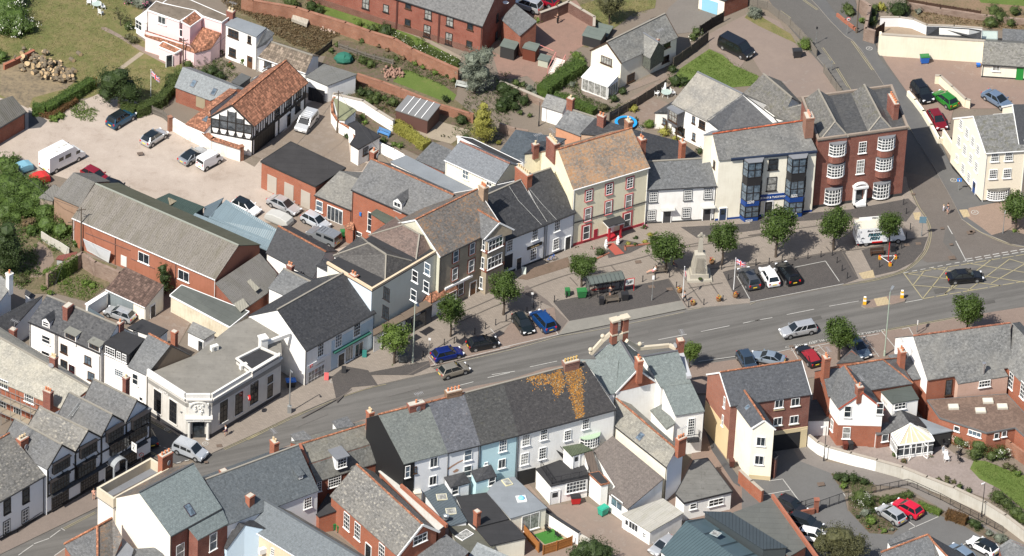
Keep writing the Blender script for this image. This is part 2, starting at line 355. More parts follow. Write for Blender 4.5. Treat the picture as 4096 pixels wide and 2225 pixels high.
def house(name,label,cat,e,r,h,pitch=38,wall=None,roof=None,typ='gable',ov=.18,og=.08,fr=1.,z0=0.,ridge=None,gut=None,barge=None,parent=None,key=None,th=.1,square=False,zr=None,roof2=None,lw=None,rw=None,wg=None,sub='roof'):
 b=Bld();b.pl={};b.ends={};b.z0=z0
 e=P(e);r=P(r);A,B=un(e[0],h),un(e[1],h)
 z=zr if zr else(solve_ridge(A,B,r[0],h,pitch)+solve_ridge(A,B,r[1],h,pitch))/2
 C,D=un(r[0],z),un(r[1],z);ex=xy(B-A).normalized();n=V((-ex.y,ex.x,0))
 wd=((C-A).dot(n)+(D-A).dot(n))/2
 b.A,b.B,b.C,b.D,b.zr,b.h,b.ex,b.n=A,B,C,D,z,h,ex,n
 tn=(z-h)/wd;b.tn=tn
 zf=z-(z-h)*fr
 if typ in('gable','mono'):
  if square:C=A+n*wd+V((0,0,z-h));D=B+n*wd+V((0,0,z-h))
  A2=V((C.x+(C.x-A.x)*fr,C.y+(C.y-A.y)*fr,zf));B2=V((D.x+(D.x-B.x)*fr,D.y+(D.y-B.y)*fr,zf))
 else:
  A2=A+n*wd*(1+fr);B2=B+n*wd*(1+fr);A2.z=B2.z=zf
  if typ in('hip','hipr'):pass
  if typ=='hipr':C=V((A.x+n.x*wd,A.y+n.y*wd,z))
  if typ=='hipl':D=V((B.x+n.x*wd,B.y+n.y*wd,z))
 if typ=='mono':A2,B2=C.copy(),D.copy()
 loc=V(((A.x+B.x+A2.x+B2.x)/4,(A.y+B.y+A2.y+B2.y)/4,z0))
 if parent is None:b.root=thing(name,label,cat,loc);rp=b.root
 else:b.root=None
 nn=V((0,0,0));i1=ex*og;i2=n*ov;zt=ov*tn-.03
 W=[xy(A)+i1+i2,xy(B)-i1+i2,xy(B2)-i1-(i2 if typ!='mono' else nn),xy(A2)+i1-(i2 if typ!='mono' else nn)]
 mb=MB();g=lambda p,zz:V((p.x,p.y,zz));hl=typ in('hip','hipl');hr=typ in('hip','hipr')
 zA,zB=h+zt,(zf+zt if typ!='mono' else z-.03)
 mb.poly([g(W[0],z0),g(W[1],z0),g(W[1],zA),g(W[0],zA)])
 mb.poly([g(W[2],z0),g(W[3],z0),g(W[3],zB),g(W[2],zB)])
 cc,dd=xy(C)+i1,xy(D)-i1
 mr=1 if rw else 0;ml=(2 if rw else 1)if lw else 0;wmats=[wall]+([rw]if rw else[])+([lw]if lw else[])
 if typ=='mono' or hr:mb.poly([g(W[1],z0),g(W[2],z0),g(W[2],zB),g(W[1],zA)],mr)
 else:mb.poly([g(W[1],z0),g(W[2],z0),g(W[2],zB),g(dd,z-.04),g(W[1],zA)],mr)
 if typ=='mono' or hl:mb.poly([g(W[3],z0),g(W[0],z0),g(W[0],zA),g(W[3],zB)],ml)
 else:mb.poly([g(W[3],z0),g(W[0],z0),g(W[0],zA),g(cc,z-.04),g(W[3],zB)],ml)
 wo=mb.build('wall' if parent is None else 'extension',wmats,b.root if parent is None else parent.root)
 rp=b.root if parent is None else wo
 if parent is not None:b.root=parent.root
 for i,w_ in enumerate(W):w_.z=z0
 mkwalls(b,W);b.W=W
 rb=MB();r2=1 if roof2 else 0
 rb.slab([A,B,D,C],th)
 if typ!='mono':rb.slab([B2,A2,C,D],th,r2)
 if hr:rb.slab([B,B2,D],th,r2)
 if hl:rb.slab([A2,A,C],th,0)
 ro=rb.build(sub,[roof]+([roof2]if roof2 else[]),rp);b.roof=ro
 b.pl['rf']=(A,(B-A).cross(C-A).normalized(),ex)
 if typ!='mono':b.pl['rb']=(A2,(A2-B2).cross(C-A2).normalized()*1,ex)
 pd=rp if parent is None else ro.parent
 up=V((0,0,.04))
 if ridge:
  k=MB()
  k.bar(C+up,D+up,.22,.12)
  if hr:k.bar(B+up,D+up,.18,.09);k.bar(B2+up,D+up,.18,.09)
  if hl:k.bar(A+up,C+up,.18,.09);k.bar(A2+up,C+up,.18,.09)
  k.build('ridge_tiles',ridge,pd)
 if gut:
  k=MB();o=-n*.05-V((0,0,.09));k.bar(A+o,B+o,.11,.1)
  for q in(W[0]+ex*.12,W[1]-ex*.12):k.bar(g(q,h-.1)-n*.05,g(q,z0)-n*.05,.07,.07)
  k.build('gutter',gut,pd)
 if barge:
  dz=V((0,0,-.06))
  for a,c,a2,s_ in((A,C,A2,-1),(B,D,B2,1)):
   if(s_==-1 and hl)or(s_==1 and hr):continue
   k=MB();o=ex*s_*.03+dz;k.bar(a+o,c+o,.07,.2)
   if typ!='mono':k.bar(c+o,a2+o,.07,.2)
   k.build('bargeboard',barge,pd)
 if key:BS[key]=b
 return b
def ext(name,label,cat,s,wall,roof,parent=None,z0=0.,th=.14,par=0.,parm=None,key=None,inset=.1,trim=None,h=None,pf=False):
 b=Bld();b.pl={};b.ends={};b.z0=z0;q=P(s);T=[un(p,p[2]if p[2]is not None else h)for p in q]
 n=len(T);ar=sum(T[i].x*T[(i+1)%n].y-T[(i+1)%n].x*T[i].y for i in range(n));b.rev=ar<0
 if ar<0:T.reverse()
 c=sum((xy(t)for t in T),V((0,0,0)))/n
 own=parent is None
 if own:b.root=thing(name,label,cat,V((c.x,c.y,z0)))
 else:b.root=parent.root
 ins=[]
 for i in range(n):
  a,d=xy(T[i-1]),xy(T[(i+1)%n]);p=xy(T[i]);u=(p-a).normalized();v_=(d-p).normalized();na=V((-u.y,u.x,0));nb=V((-v_.y,v_.x,0));k=1+na.dot(nb)
  ins.append(p+(na+nb)*(inset/max(k,.3)))
 zt=[t.z-th*.8 for t in T];mb=MB();mb.prism(ins,z0,zt,0,top=False,bot=False)
 wo=mb.build('wall' if own else 'extension',wall,b.root)
 rp=b.root if own else wo
 rb=MB();rb.slab(T,th);b.roof=rb.build('roof',roof,rp)
 if par:
  k=MB()
  for i in range(n):
   a,d=T[i],T[(i+1)%n];o=V((0,0,par/2-.02));X=xy(d-a).normalized()
   if pf and X.x<.25:continue
   nn=V((-X.y,X.x,0))*.14
   k.bar(a+o+nn+X*.0,d+o+nn-X*.28,.28,par)
  k.build('parapet',parm or wall,rp)
 if trim:
  k=MB()
  for i in range(n):
   a,d=T[i],T[(i+1)%n];k.bar(a+V((0,0,-.08)),d+V((0,0,-.08)),.1,.22)
  k.build('roof_edging',trim,rp)
 for i,p in enumerate(ins):p.z=z0
 mkwalls(b,ins,[str(i)for i in range(n)]);b.W=ins;b.T=T
 b.pl['rf']=(T[0],(T[1]-T[0]).cross(T[-1]-T[0]).normalized(),xy(T[1]-T[0]).normalized());b.h=T[0].z;b.zr=max(t.z for t in T);b.ex=xy(T[1]-T[0]).normalized()
 kf=min((str(i)for i in range(n)),key=lambda k:b.pl[k][1].y-.02*(b.ends[k][1]-b.ends[k][0]).length);b.pl['f']=b.pl[kf];b.ends['f']=b.ends[kf]
 if key:BS[key]=b
 return b
RA=random.Random(21);GALV=plain((.30,.30,.31),.5,name='aerial_metal');POTC=plain((.50,.19,.09),.8,name='terracotta');POTB=plain((.58,.45,.28),.8,name='buff_pot')
def chimney(b,pts,w=1.2,d=.6,h=1.3,pots=3,m=None,pot=None,z=None,below=1.2,lab=None,capm=None,ax=None,rot=0,ph=.4):
 m=m or brick();pot=pot or POTC
 for q in P(pts):
  o=un(q,z if z is not None else b.zr-.2);ex=ax or b.ex
  if rot:ex=V((-ex.y,ex.x,0))
  Y=V((-ex.y,ex.x,0));Z=V((0,0,1));mb=MB()
  mb.frame(o+Z*(h-below)/2,ex,Y,Z,(w,d,h+below));mb.frame(o+Z*(h+.06),ex,Y,Z,(w+.14,d+.14,.12));mb.frame(o+Z*(h-.2),ex,Y,Z,(w+.07,d+.07,.1))
  mb.frame(o+Z*(h+.15),ex,Y,Z,(w-.08,d-.08,.1),1)
  c=mb.build('chimney',[m,capm or render((.45,.42,.36))],b.root)
  if pots:
   k=MB()
   for i in range(pots):
    p=o+ex*((i+.5)/pots-.5)*(w-.1)+Z*(h+.15);k.cyl(p,p+Z*ph,.13,.10,8);k.cyl(p+Z*ph,p+Z*(ph+.06),.14,.14,8)
   k.build('chimney_pots',pot,c)
  if RA.random()<.45:
   k=MB();p=o+ex*.2+Z*h;t=p+Z*1.5;k.bar(p,t,.035,.035);k.bar(t-ex*.5,t+ex*.6,.03,.03);[k.bar(t+ex*j*.2-Y*.3,t+ex*j*.2+Y*.3,.025,.025)for j in range(-2,4)];k.build('aerial',GALV,c)
  if RA.random()<.22:k=MB();q_=o-Y*(d/2+.2)+Z*h*.6;k.cyl(q_,q_-Y*.06+ex*.02,.32,.36,12);k.build('satellite_dish',GALV,c)
def skylight(b,pts,w=.7,h=1.1,fm=None,pane=3,pl='rf'):
 p0,n,X=b.pl[pl]
 if n.z<0:n=-n
 for q in P(pts):
  o=hit(q,p0,n);Y=n.cross(X);mb=MB()
  mb.frame(o+n*.06,X,Y,n,(w,h,.12));s_=mb.build('skylight',fm or plain((.12,.12,.13),.5,name='grey_frame'),b.root)
  k=MB();k.frame(o+n*.125,X,Y,n,(w-.18,h-.18,.02));k.build('pane',glass(pane),s_)
def dormer(b,pts,w=1.3,h=1.3,typ='flat',wall=None,roof=None,fm=None,style=(3,2),pl='rf',dw=None,cheek=None,ovh=.15,gh=.6):
 p0,n,X=b.pl[pl];nh=V((n.x,n.y,0)).normalized();tn=math.sqrt(n.x**2+n.y**2)/abs(n.z);Z=V((0,0,1))
 for q in P(pts):
  d=ray(q);t=(p0-CP).dot(n)/d.dot(n);o=CP+d*t
  k_=(h/2+.08)*n.z/(-d.dot(n))if False else None
  lo=0.;
  for s_ in range(400):
   o2=CP+d*(t-s_*.02);zs=p0.z-(n.x*(o2.x-p0.x)+n.y*(o2.y-p0.y))/n.z
   if o2.z-zs>=h/2+.08:break
  o=o2;L=(h+.2)/tn;mb=MB();W2=w/2
  fl,fr_=o-X*W2,o+X*W2;zb=o.z-h/2-.15;zt=o.z+h/2+.05;bk=-nh*L
  P4=[xy(fl),xy(fr_),xy(fr_)+bk,xy(fl)+bk];mb.prism(P4,zb-.6,zt,0,top=False)
  if typ=='gable':mb.poly([V((fl.x,fl.y,zt)),V((fr_.x,fr_.y,zt)),V((o.x,o.y,zt+gh))])
  dm=mb.build('dormer',wall or render(WHITE),b.root);rb=MB();a=nh*ovh;s1=X*.1;zz=V((0,0,zt))
  if typ=='flat':rb.slab([xy(fl)-s1+a+zz,xy(fr_)+s1+a+zz,xy(fr_)+s1+bk+zz+Z*.05,xy(fl)-s1+bk+zz+Z*.05],.1)
  elif typ=='shed':rb.slab([xy(fl)-s1+a+zz,xy(fr_)+s1+a+zz,xy(fr_)+s1+bk*1.5+zz+Z*.45*L,xy(fl)-s1+bk*1.5+zz+Z*.45*L],.08)
  else:
   g2=Z*(gh+.06);zz=zz+Z*.04;bl=bk*(1+gh/(h+.2));c0,c1=xy(o)+a+zz+g2,xy(o)+bl+zz+g2
   rb.slab([xy(fl)-s1+a+zz-Z*.05,c0,c1,xy(fl)-s1+bk+zz-Z*.05],.08);rb.slab([c0,xy(fr_)+s1+a+zz-Z*.05,xy(fr_)+s1+bk+zz-Z*.05,c1],.08)
  rb.build('roof',roof or felt(LEAD),dm)
  class Q:pass
  glaze(o+nh*.02,X,nh,w-.25,h-.15,style,fm,b.root,random.choice((0,1,0)),False)
def text(body,size,o,X,up,m,parent=None,name='lettering',ex=.01,align='CENTER',shear=0.,bold=.0,sx=1.):
 c=bpy.data.curves.new(name,'FONT');c.body=body;c.size=size;c.extrude=ex;c.align_x=align;c.align_y='CENTER';c.shear=shear;c.offset=bold;c.resolution_u=2
 t=bpy.data.objects.new(name,c);S.collection.objects.link(t);bpy.context.view_layer.update()
 me=bpy.data.meshes.new_from_object(t);bpy.data.objects.remove(t);o2=bpy.data.objects.new(name,me);S.collection.objects.link(o2)
 me.materials.clear();me.materials.append(m);n=X.cross(up);M3=Matrix((X*sx,up,n)).transposed()
 loc=V(o)-(wloc(parent)if parent is not None else V((0,0,0)))
 if parent is not None:o2.parent=parent
 o2.matrix_local=Matrix.Translation(loc)@M3.to_4x4();return o2
def sheet(name,s,z,m,kind='structure',label=None,cat=None):
 T=ground(s,z);mb=MB();mb.poly(T if sum(T[i].x*T[(i+1)%len(T)].y-T[(i+1)%len(T)].x*T[i].y for i in range(len(T)))>0 else T[::-1])
 o=mb.build(name,m);o['kind']=kind;return o
def raised(name,s,z,m,em=None):
 T=ground(s,z);mb=MB();mb.prism(T,-.2,z,1,0,bot=False);o=mb.build(name,[m,em or plain((.42,.39,.35),.9,name='kerb_stone')]);o['kind']='structure';return o
def smooth_path(T,k=6):
 out=[];n=len(T)
 for i in range(n-1):
  a,b_,c,d=T[max(i-1,0)],T[i],T[i+1],T[min(i+2,n-1)]
  for j in range(k):
   t=j/k;out.append(.5*((2*b_)+(c-a)*t+(2*a-5*b_+4*c-d)*t*t+(3*b_-a-3*c+d)*t**3))
 return out+[T[-1]]
def ribbon(name,s,w,z,m,smooth=True,dash=None,mbx=None,off=0.):
 T=ground(s,z);T=smooth_path(T)if smooth and len(T)>2 else T;mb=mbx or MB()
 if dash:
  on,offd=dash;a,b_=T[0],T[-1];L=(b_-a).length;d=(b_-a).normalized();nn=V((-d.y,d.x,0))*w/2;p=0.
  while p<L-.1:q=min(p+on,L);mb.poly([a+d*p-nn,a+d*q-nn,a+d*q+nn,a+d*p+nn]);p+=on+offd
 else:
  L=[];R=[]
  for i,p in enumerate(T):
   d=(T[min(i+1,len(T)-1)]-T[max(i-1,0)]).normalized();nn=V((-d.y,d.x,0));L.append(p+nn*(off+w/2));R.append(p+nn*(off-w/2))
  for i in range(len(T)-1):mb.poly([R[i],R[i+1],L[i+1],L[i]])
 if mbx is None:return struct(mb.build(name,m))
 # ---------------- the ground and everything painted on it ----------------
CUST.update({'E1':(1250,700,2.69),'E2':(650,0,2.69),'E3':(0,0,2.69)})
mb=MB();mb.poly([(-900,-900,0),(900,-900,0),(900,1600,0),(-900,1600,0)])
struct(mb.build('ground',earth((.20,.16,.125),(.25,.21,.17),(.09,.11,.05),s1=.08,f3=.3)))
TARMAC=earth((.14,.134,.125),(.168,.16,.15),s1=.12,s2=.9,fine=14,name='asphalt',bump=.15,streak=.6)
DARKTAR=earth((.085,.085,.09),(.11,.11,.112),s1=.3,s2=2,fine=40,name='dark_asphalt',bump=.15)
GRAVEL=earth((.58,.50,.43),(.44,.365,.305),(.34,.27,.215),s1=.11,s2=.5,f3=.34,fine=9,name='pink_gravel',cover=.6)
YARD=earth((.30,.225,.18),(.24,.185,.15),(.36,.31,.27),s1=.15,s2=1.1,f3=.4,fine=20,name='worn_yard')
GRASS=earth((.10,.135,.035),(.21,.185,.075),(.27,.21,.11),s1=.16,s2=.9,f3=.5,fine=7,name='dry_lawn',cover=.55)
GREEN=earth((.10,.155,.03),(.14,.19,.045),(.22,.2,.08),s1=.3,s2=1.5,f3=.3,fine=8,name='lawn')
SCRUB=earth((.14,.115,.065),(.24,.19,.12),(.075,.085,.03),s1=.25,s2=1.3,f3=.55,fine=6,name='scrub_ground',cover=.7)
SOIL=earth((.13,.095,.07),(.18,.135,.10),(.08,.10,.03),s1=.5,s2=1.6,f3=.5,fine=9,name='soil',cover=.7)
BRICKG=earth((.34,.21,.165),(.29,.19,.15),(.22,.16,.13),s1=.2,s2=1.4,f3=.3,fine=14,name='red_gravel')
PAVE=paver((.35,.30,.255),(.29,.25,.212),.45,.22,.25,.72,.25,name='buff_paving')
DPAVE=paver((.10,.092,.088),(.135,.12,.112),.22,.11,.25,.5,.3,name='dark_block_paving')
BUFF=paver((.55,.44,.27),(.50,.40,.25),.4,.4,.25,.7,.1,name='tactile_paving',off=0.)
PINKB=paver((.31,.235,.195),(.26,.2,.165),.22,.11,.4,.7,.3,name='bay_paving')
CONC=earth((.30,.285,.25),(.25,.24,.215),s1=.2,s2=1,fine=15,name='concrete_lay_by',bump=.1)
WPAINT=earth((.58,.57,.54),(.48,.47,.44),(.2,.2,.19),s1=.8,s2=4,f3=.35,name='road_paint_white',bump=.05)
YPAINT=earth((.45,.39,.22),(.38,.34,.22),(.2,.19,.16),s1=.8,s2=4,f3=.35,name='road_paint_yellow',bump=.05)
KERB=earth((.40,.37,.33),(.34,.31,.28),s1=.6,s2=3,name='kerb')
SLAB=earth((.42,.36,.27),(.36,.30,.23),s1=.6,s2=3,name='stone_path')
z=.005
def sh(name,s,m,kind='structure'):
 global z;z+=.002;return sheet(name,s,z,m,kind)
sh('lawn','D -500,-300 800,-300 620,-60 370,0 345,60 345,90 372,110 420,120 470,165 460,190 430,250 350,262 250,240 200,250 130,290 60,265 -20,240 -500,300',GRASS)
sh('yard','D -500,300 -20,240 60,265 130,290 250,235 330,250 400,290 640,420 700,350 760,250 830,225 880,300 910,360 960,440 940,520 880,660 700,560 500,560 390,500 240,470 -10,400 -500,480',GRAVEL)
sh('soil','A1 0,470 240,370 560,590 500,650 240,720 210,800 0,700',earth((.36,.28,.17),(.20,.16,.11),(.08,.075,.06),s1=.5,s2=2,name='sawdust_soil'))
sh('path','A1 210,810 260,830 350,890 300,940 210,950',DARKTAR)
sh('path','A1 745,200 780,200 1300,480 1290,500 1210,470 1040,380 960,330 850,265 745,215',earth((.33,.26,.22),(.27,.21,.17),name='path'))
sh('path','A1 1030,382 1062,395 900,515 860,510',SLAB)
sh('scrub','D 560,-100 1100,-300 1500,-200 1480,120 1240,100 1100,60 820,-30 1000,130 1240,330 1200,400 900,240 860,150 700,120 580,50',SCRUB)
sh('lawn','A2 420,0 560,0 1250,240 1545,420 1540,520 1340,440 1060,290 700,150 500,90',GREEN)
sh('path','A2 460,0 560,0 1200,225 1560,420 1550,440 1200,260',earth((.36,.30,.24),(.30,.25,.2),name='gravel_path'))
sh('soil','A2 560,400 660,290 1090,380 1540,560 1520,700 1420,650 1130,510 1080,620 900,570 530,470',SOIL)
sh('lawn','A2 1130,520 1170,515 1420,625 1520,700 1500,740 1395,735 1050,600',GREEN)
sh('lawn','A3 590,40 700,0 1150,0 1140,60 980,100 880,180 790,240 700,190',GRASS)
sh('yard','A3 -60,380 30,420 200,290 180,120 110,60 290,60 560,0 700,190 690,260 640,320 540,380 440,520 300,640 200,560 0,590',BRICKG)
sh('yard','A3 1240,60 1330,-20 1460,-20 1460,80 1600,110 1640,160 1480,230 1300,250 1210,120',earth((.24,.215,.19),(.20,.18,.16),s1=.2,name='drive'))
sh('yard','A3 1540,250 1650,190 1860,80 2060,160 A4 300,300 480,420 560,500 590,560 740,700 700,730 500,720 300,720 100,560 0,400 A3 1750,520 1660,400 1540,360',earth((.31,.245,.205),(.26,.205,.175),(.36,.32,.29),s1=.1,s2=.7,f3=.3,name='worn_drive'))
sh('lawn','A3 1320,510 1540,362 1640,405 1720,480 1905,560 1870,630 1700,645 1480,560 1320,650 1290,560',GREEN)
sh('lawn','A4 -40,130 20,60 110,140 300,250 340,320 250,280 60,190',GRASS)
sh('yard','A3 1130,720 1290,600 1240,520 1220,560 840,800 820,850 1000,950 1150,960 1160,870 1250,760',YARD)
sh('patio','A3 600,700 800,730 1240,560 1200,520 900,650 700,640',earth((.33,.25,.2),(.22,.19,.17),name='patio_slabs'))
sh('garden','A4 900,190 1000,180 1300,220 1300,290 960,290',earth((.42,.33,.24),(.34,.26,.19),name='sandy_gravel'))
sh('garden','A4 1150,0 2100,0 2100,260 1700,200 1300,180 1180,110',earth((.30,.20,.13),(.22,.16,.10),(.1,.12,.04),f3=.5,name='dry_bed'))
sh('lawn','A4 1650,-60 2200,-60 2200,60 1700,20',GREEN)
sh('yard','A4 950,400 1300,430 1720,460 1960,590 2100,600 2100,800 1500,800 1440,1040 1160,690',earth((.33,.235,.19),(.28,.205,.17),(.38,.32,.28),s1=.12,s2=.8,f3=.3,name='red_concrete_yard'))
sh('garden','A2 590,560 800,540 1600,900 1560,1010 1300,1060 1250,1150 900,990 700,860 640,720',SOIL)
sh('patio','A2 1040,900 1350,880 1620,960 1480,1060 1290,1010 1100,960',SLAB)
sh('yard','A2 0,1150 60,1120 300,930 420,760 600,700 640,900 720,1000 740,1190 860,1200 820,1260 640,1260 300,1060 100,1170',earth((.30,.235,.18),(.24,.20,.165),(.36,.3,.25),s1=.25,s2=1,name='worn_tarmac_yard'))
sh('soil','B1 -20,640 0,100 400,200 600,380 640,520 860,600 800,740 640,860 420,800 240,800',SCRUB)
sh('path','B1 220,680 290,540 240,470 290,410 380,490 400,560 300,680',earth((.30,.23,.18),(.25,.19,.15),name='earth_path'))
sh('yard','B1 600,880 1240,830 1400,1020 1300,1200 1100,1120 900,1020 700,960',YARD)
sh('yard','B2 470,60 760,300 760,430 640,470 400,400 100,230',earth((.33,.26,.21),(.26,.215,.18),s1=.2,name='worn_tarmac_yard'))
sh('road','D -900,1800 -60,1395 60,1360 240,1262 330,1240 420,1215 520,1140 620,1090 700,1020 760,990 945,955 1130,915 1400,838 1850,755 2180,685 2290,640 2330,600 2325,560 2290,510 2240,400 2130,240 1960,40 1800,-200 2000,-300 2130,-60 2170,60 2230,160 2330,300 2420,470 2500,560 2560,600 2700,600 3600,450 3600,700 2575,800 2300,850 1880,900 1500,1010 1000,1150 560,1330 100,1560 -700,1990',TARMAC)
sh('road','C1 1040,640 1060,300 1080,360 1230,440 1340,520 1500,640 1300,720 1100,660',DARKTAR)
sh('yard','C3 130,760 0,1060 0,1500 700,1500 1200,1399 1000,1200 640,1000 340,1030',earth((.33,.25,.20),(.27,.215,.18),(.38,.33,.29),s1=.2,s2=.9,f3=.3,name='worn_yard_surface'))
sh('yard','C3 1480,300 1560,480 1700,760 1914,1060 1900,1130 1360,1130 1200,980 1400,700',earth((.29,.205,.165),(.24,.18,.15),s1=.3,name='red_lane'))
sh('path','C3 1500,440 1560,620 1720,860 1770,890 1760,820 1600,600 1520,440',DARKTAR)
sh('yard','C2 560,1080 700,1050 1000,1399 860,1399 620,1230',YARD)
sh('road','C4 -60,830 60,640 160,500 330,480 420,620 600,780 690,940 720,1070 1000,1000 1160,930 1400,1080 1580,1180 1800,1320 2100,1480 2100,1600 -60,1600',earth((.145,.142,.14),(.17,.168,.163),s1=.2,s2=1.2,fine=30,name='asphalt_drive',bump=.15))
sh('path','C4 250,490 420,500 430,600 560,700 940,770 1200,860 1900,1270 2100,1400 2100,1500 1720,1240 1160,900 900,870 600,790 370,700 300,580',earth((.25,.225,.205),(.21,.19,.175),s1=.3,name='path_tarmac'))
sh('yard','C4 430,480 560,420 880,600 1400,560 1500,640 1650,700 1620,760 1800,870 1760,980 1240,800 930,690 560,600',earth((.36,.30,.27),(.30,.25,.225),(.25,.2,.17),s1=.3,s2=2,fine=8,name='fine_gravel'))
sh('lawn','C4 1650,690 1740,700 1914,770 2100,830 2100,1130 1830,900 1690,830 1620,755',GREEN)
sh('garden','C4 595,790 720,800 870,840 930,890 930,930 700,930 640,860',SOIL)
sh('garden','C4 720,950 1000,960 1150,930 1280,990 1600,1150 1560,1180 1250,1020 1000,1000 940,1080 1090,1200 1050,1240 880,1230 760,1100 725,1060',SOIL)
sh('garden','C4 1400,1060 1600,1120 1914,1300 1860,1320 1600,1190',SOIL)
sh('road','D 2260,430 2240,400 2130,240 1960,40 1800,-200 2000,-300 2130,-60 2170,60 2230,160 2330,300 2420,470 2440,520 2330,540',earth((.125,.118,.11),(.148,.14,.13),s1=.12,s2=.9,fine=14,name='side_road_asphalt',bump=.15))
sh('road','D 2325,560 2290,510 2260,430 2420,460 2500,560 2575,600 2575,630 2480,650 2330,660 2300,640',earth((.15,.13,.115),(.17,.15,.135),s1=.3,s2=.9,fine=14,name='junction_surface',bump=.15))
sh('road','B4 1440,330 1470,310 1590,545 1540,560 1420,420',earth((.13,.125,.118),(.15,.14,.13),name='road_patch'))
for i,s_ in enumerate(('B3 640,1168 1090,1068 1095,1092 650,1190','B4 300,1010 520,962 530,985 312,1036','C2 1000,200 1240,140 1250,165 1015,226','B4 1350,770 1500,745 1508,775 1362,802','C2 330,430 560,335 575,355 345,452','B4 1600,880 1800,845 1806,865 1606,902')):sh('road',s_,earth((.10,.095,.09),(.12,.115,.105),name='dark_patch',bump=.1)if i%2 else earth((.155,.147,.137),(.175,.165,.155),name='pale_patch',bump=.1))
RZ=z+.003
PZ=.20
raised('pavement','C1 1090,330 1090,385 1230,455 1330,520 1400,560 1440,590 1490,632 1560,640 1650,600 1914,480 C2 300,370 600,245 940,137 1200,78 1380,38 B2 1330,1338 1914,1200 B3 430,1105 510,1002 1335,852 1372,910 B4 0,868 690,732 900,692 1060,650 1150,615 1230,550 1290,470 1315,390 1315,320 1285,240 1225,150 1165,20 1150,-60 A4 1000,1300 500,1399 A3 1500,1300 900,1500 B2 1500,600 1000,900 400,1200 0,1200 C1 1600,100',PZ,PAVE,KERB)
raised('pavement','C1 -400,1580 0,1385 705,1043 760,1010 900,900 1060,700 1060,640 900,700 300,1000 -400,1300',PZ,earth((.27,.22,.19),(.23,.19,.165),s1=.3,name='old_pavement'),KERB)
raised('pavement','C1 1515,835 1914,695 C2 150,638 300,575 700,440 1000,330 1300,240 1650,148 1914,98 C3 340,12 B3 900,1260 1370,1335 B4 60,1262 300,1205 970,1082 1690,950 2100,885 2100,1100 C4 600,60 C3 1500,200 800,200 C2 1500,400 500,800 C1 1700,1000',PZ,PINKB,KERB)
raised('pavement','C1 100,1600 400,1399 490,1335 700,1300 700,1600',PZ,PINKB,KERB)
raised('pavement','A4 400,-60 500,45 590,150 700,262 752,292 820,365 920,520 1110,820 1240,1050 1330,1190 1450,1399 B4 1500,130 1560,250 1700,345 1914,430 2100,470 2300,460 2300,0 1690,100 A4 1490,1240 1400,1040 1160,690 950,420 915,290 780,230 640,110 560,0 500,-60',PZ,earth((.12,.12,.12),(.15,.148,.145),s1=.3,s2=1.5,fine=30,name='pavement_asphalt',bump=.15),KERB)
raised('pavement','A4 440,280 500,320 560,400 640,520 700,620 770,705 720,720 560,500 480,400',PZ,TARMAC,KERB)
z=PZ
def sp(name,s,m):
 global z;z+=.002;return sheet(name,s,z,m)
sp('paving','B4 1610,170 1914,110 2200,60 2200,420 1914,330 1780,370 1700,310 1600,240',paver((.37,.27,.21),(.31,.23,.18),.3,.15,-.5,.7,.2,name='red_buff_paving'))
sp('paving','B4 1540,183 1600,180 1622,232 1572,240',BUFF)
sp('paving','B4 1780,370 1914,330 2200,420 2200,470 1914,432',DPAVE)
sp('lay_by','B3 430,1105 510,1002 1335,852 1372,910',CONC)
sp('paving','B3 510,1002 390,860 1240,690 1335,850',DPAVE)
sp('paving','B3 200,740 350,850 500,1000 430,1095 380,900 130,780',earth((.21,.175,.15),(.17,.145,.13),name='worn_paving'))
sp('paving','B3 250,610 500,530 520,600 200,700 130,690',earth((.22,.16,.12),(.17,.12,.09),(.10,.09,.05),s2=3,name='worn_ground'))
sp('paving','B3 780,490 900,400 1080,440 960,500 800,540',DPAVE)
sp('paving','B3 1330,310 1914,280 1914,330 1450,390',DPAVE)
sp('paving','B4 0,245 740,180 1165,100 1230,160 1150,270 760,240 0,290',DPAVE)
sp('paving','B4 0,600 560,505 700,480 800,690 690,730 0,866',DPAVE)
sp('paving','B4 820,480 1130,400 1310,380 1270,490 1200,570 1080,630 910,670',DPAVE)
sp('paving','B4 700,500 820,480 905,650 800,670',PAVE)
sp('paving','B4 800,650 905,625 920,682 830,692',BUFF)
sp('paving','B4 1200,205 1255,200 1262,262 1215,255',BUFF)
sp('paving','B3 1640,640 1760,610 1840,835 1740,840',DPAVE)
sp('paving','B3 1840,835 1742,672 1850,640 1860,840',DPAVE)
sp('paving','C2 640,270 750,155 940,137 870,30 700,0 600,80',DPAVE)
sp('paving','B2 780,1399 1340,1290 1330,1338 1200,1399',DPAVE)
sp('paving','B2 1310,1265 1560,1180 1914,1090 B3 80,1000 420,1100 B2 1914,1200 1330,1338',PINKB)
sp('paving','B3 80,1010 250,930 400,900 430,1100 B2 1914,1197 1800,1180',PINKB)
DK=earth((.13,.115,.10),(.16,.14,.125),name='dark_band')
mb=MB();z+=.004
for s_ in('B2 1160,1399 1500,1215 1914,1020 B3 0,1010','B2 1540,1010 1760,910 1914,850','B2 1500,960 1780,840 B3 60,770','B3 190,770 500,660 820,590 1090,520 1240,470 1500,420','B3 820,595 900,690','B3 515,680 570,740','B3 1090,515 1200,600','B3 1330,645 1490,870','B3 1530,690 1620,820','B3 1240,690 1380,900','B3 1370,460 1914,370 B4 0,370 500,300','B3 1540,620 1914,570 B4 0,590 560,500 820,470 1130,420','B4 670,480 790,680','C2 380,380 640,240 750,170','B3 1390,760 1640,720','B4 560,455 600,500','B4 940,410 1000,460'):
 ribbon('paving',s_,.16,z,None,mbx=mb)
struct(mb.build('paving',DK))
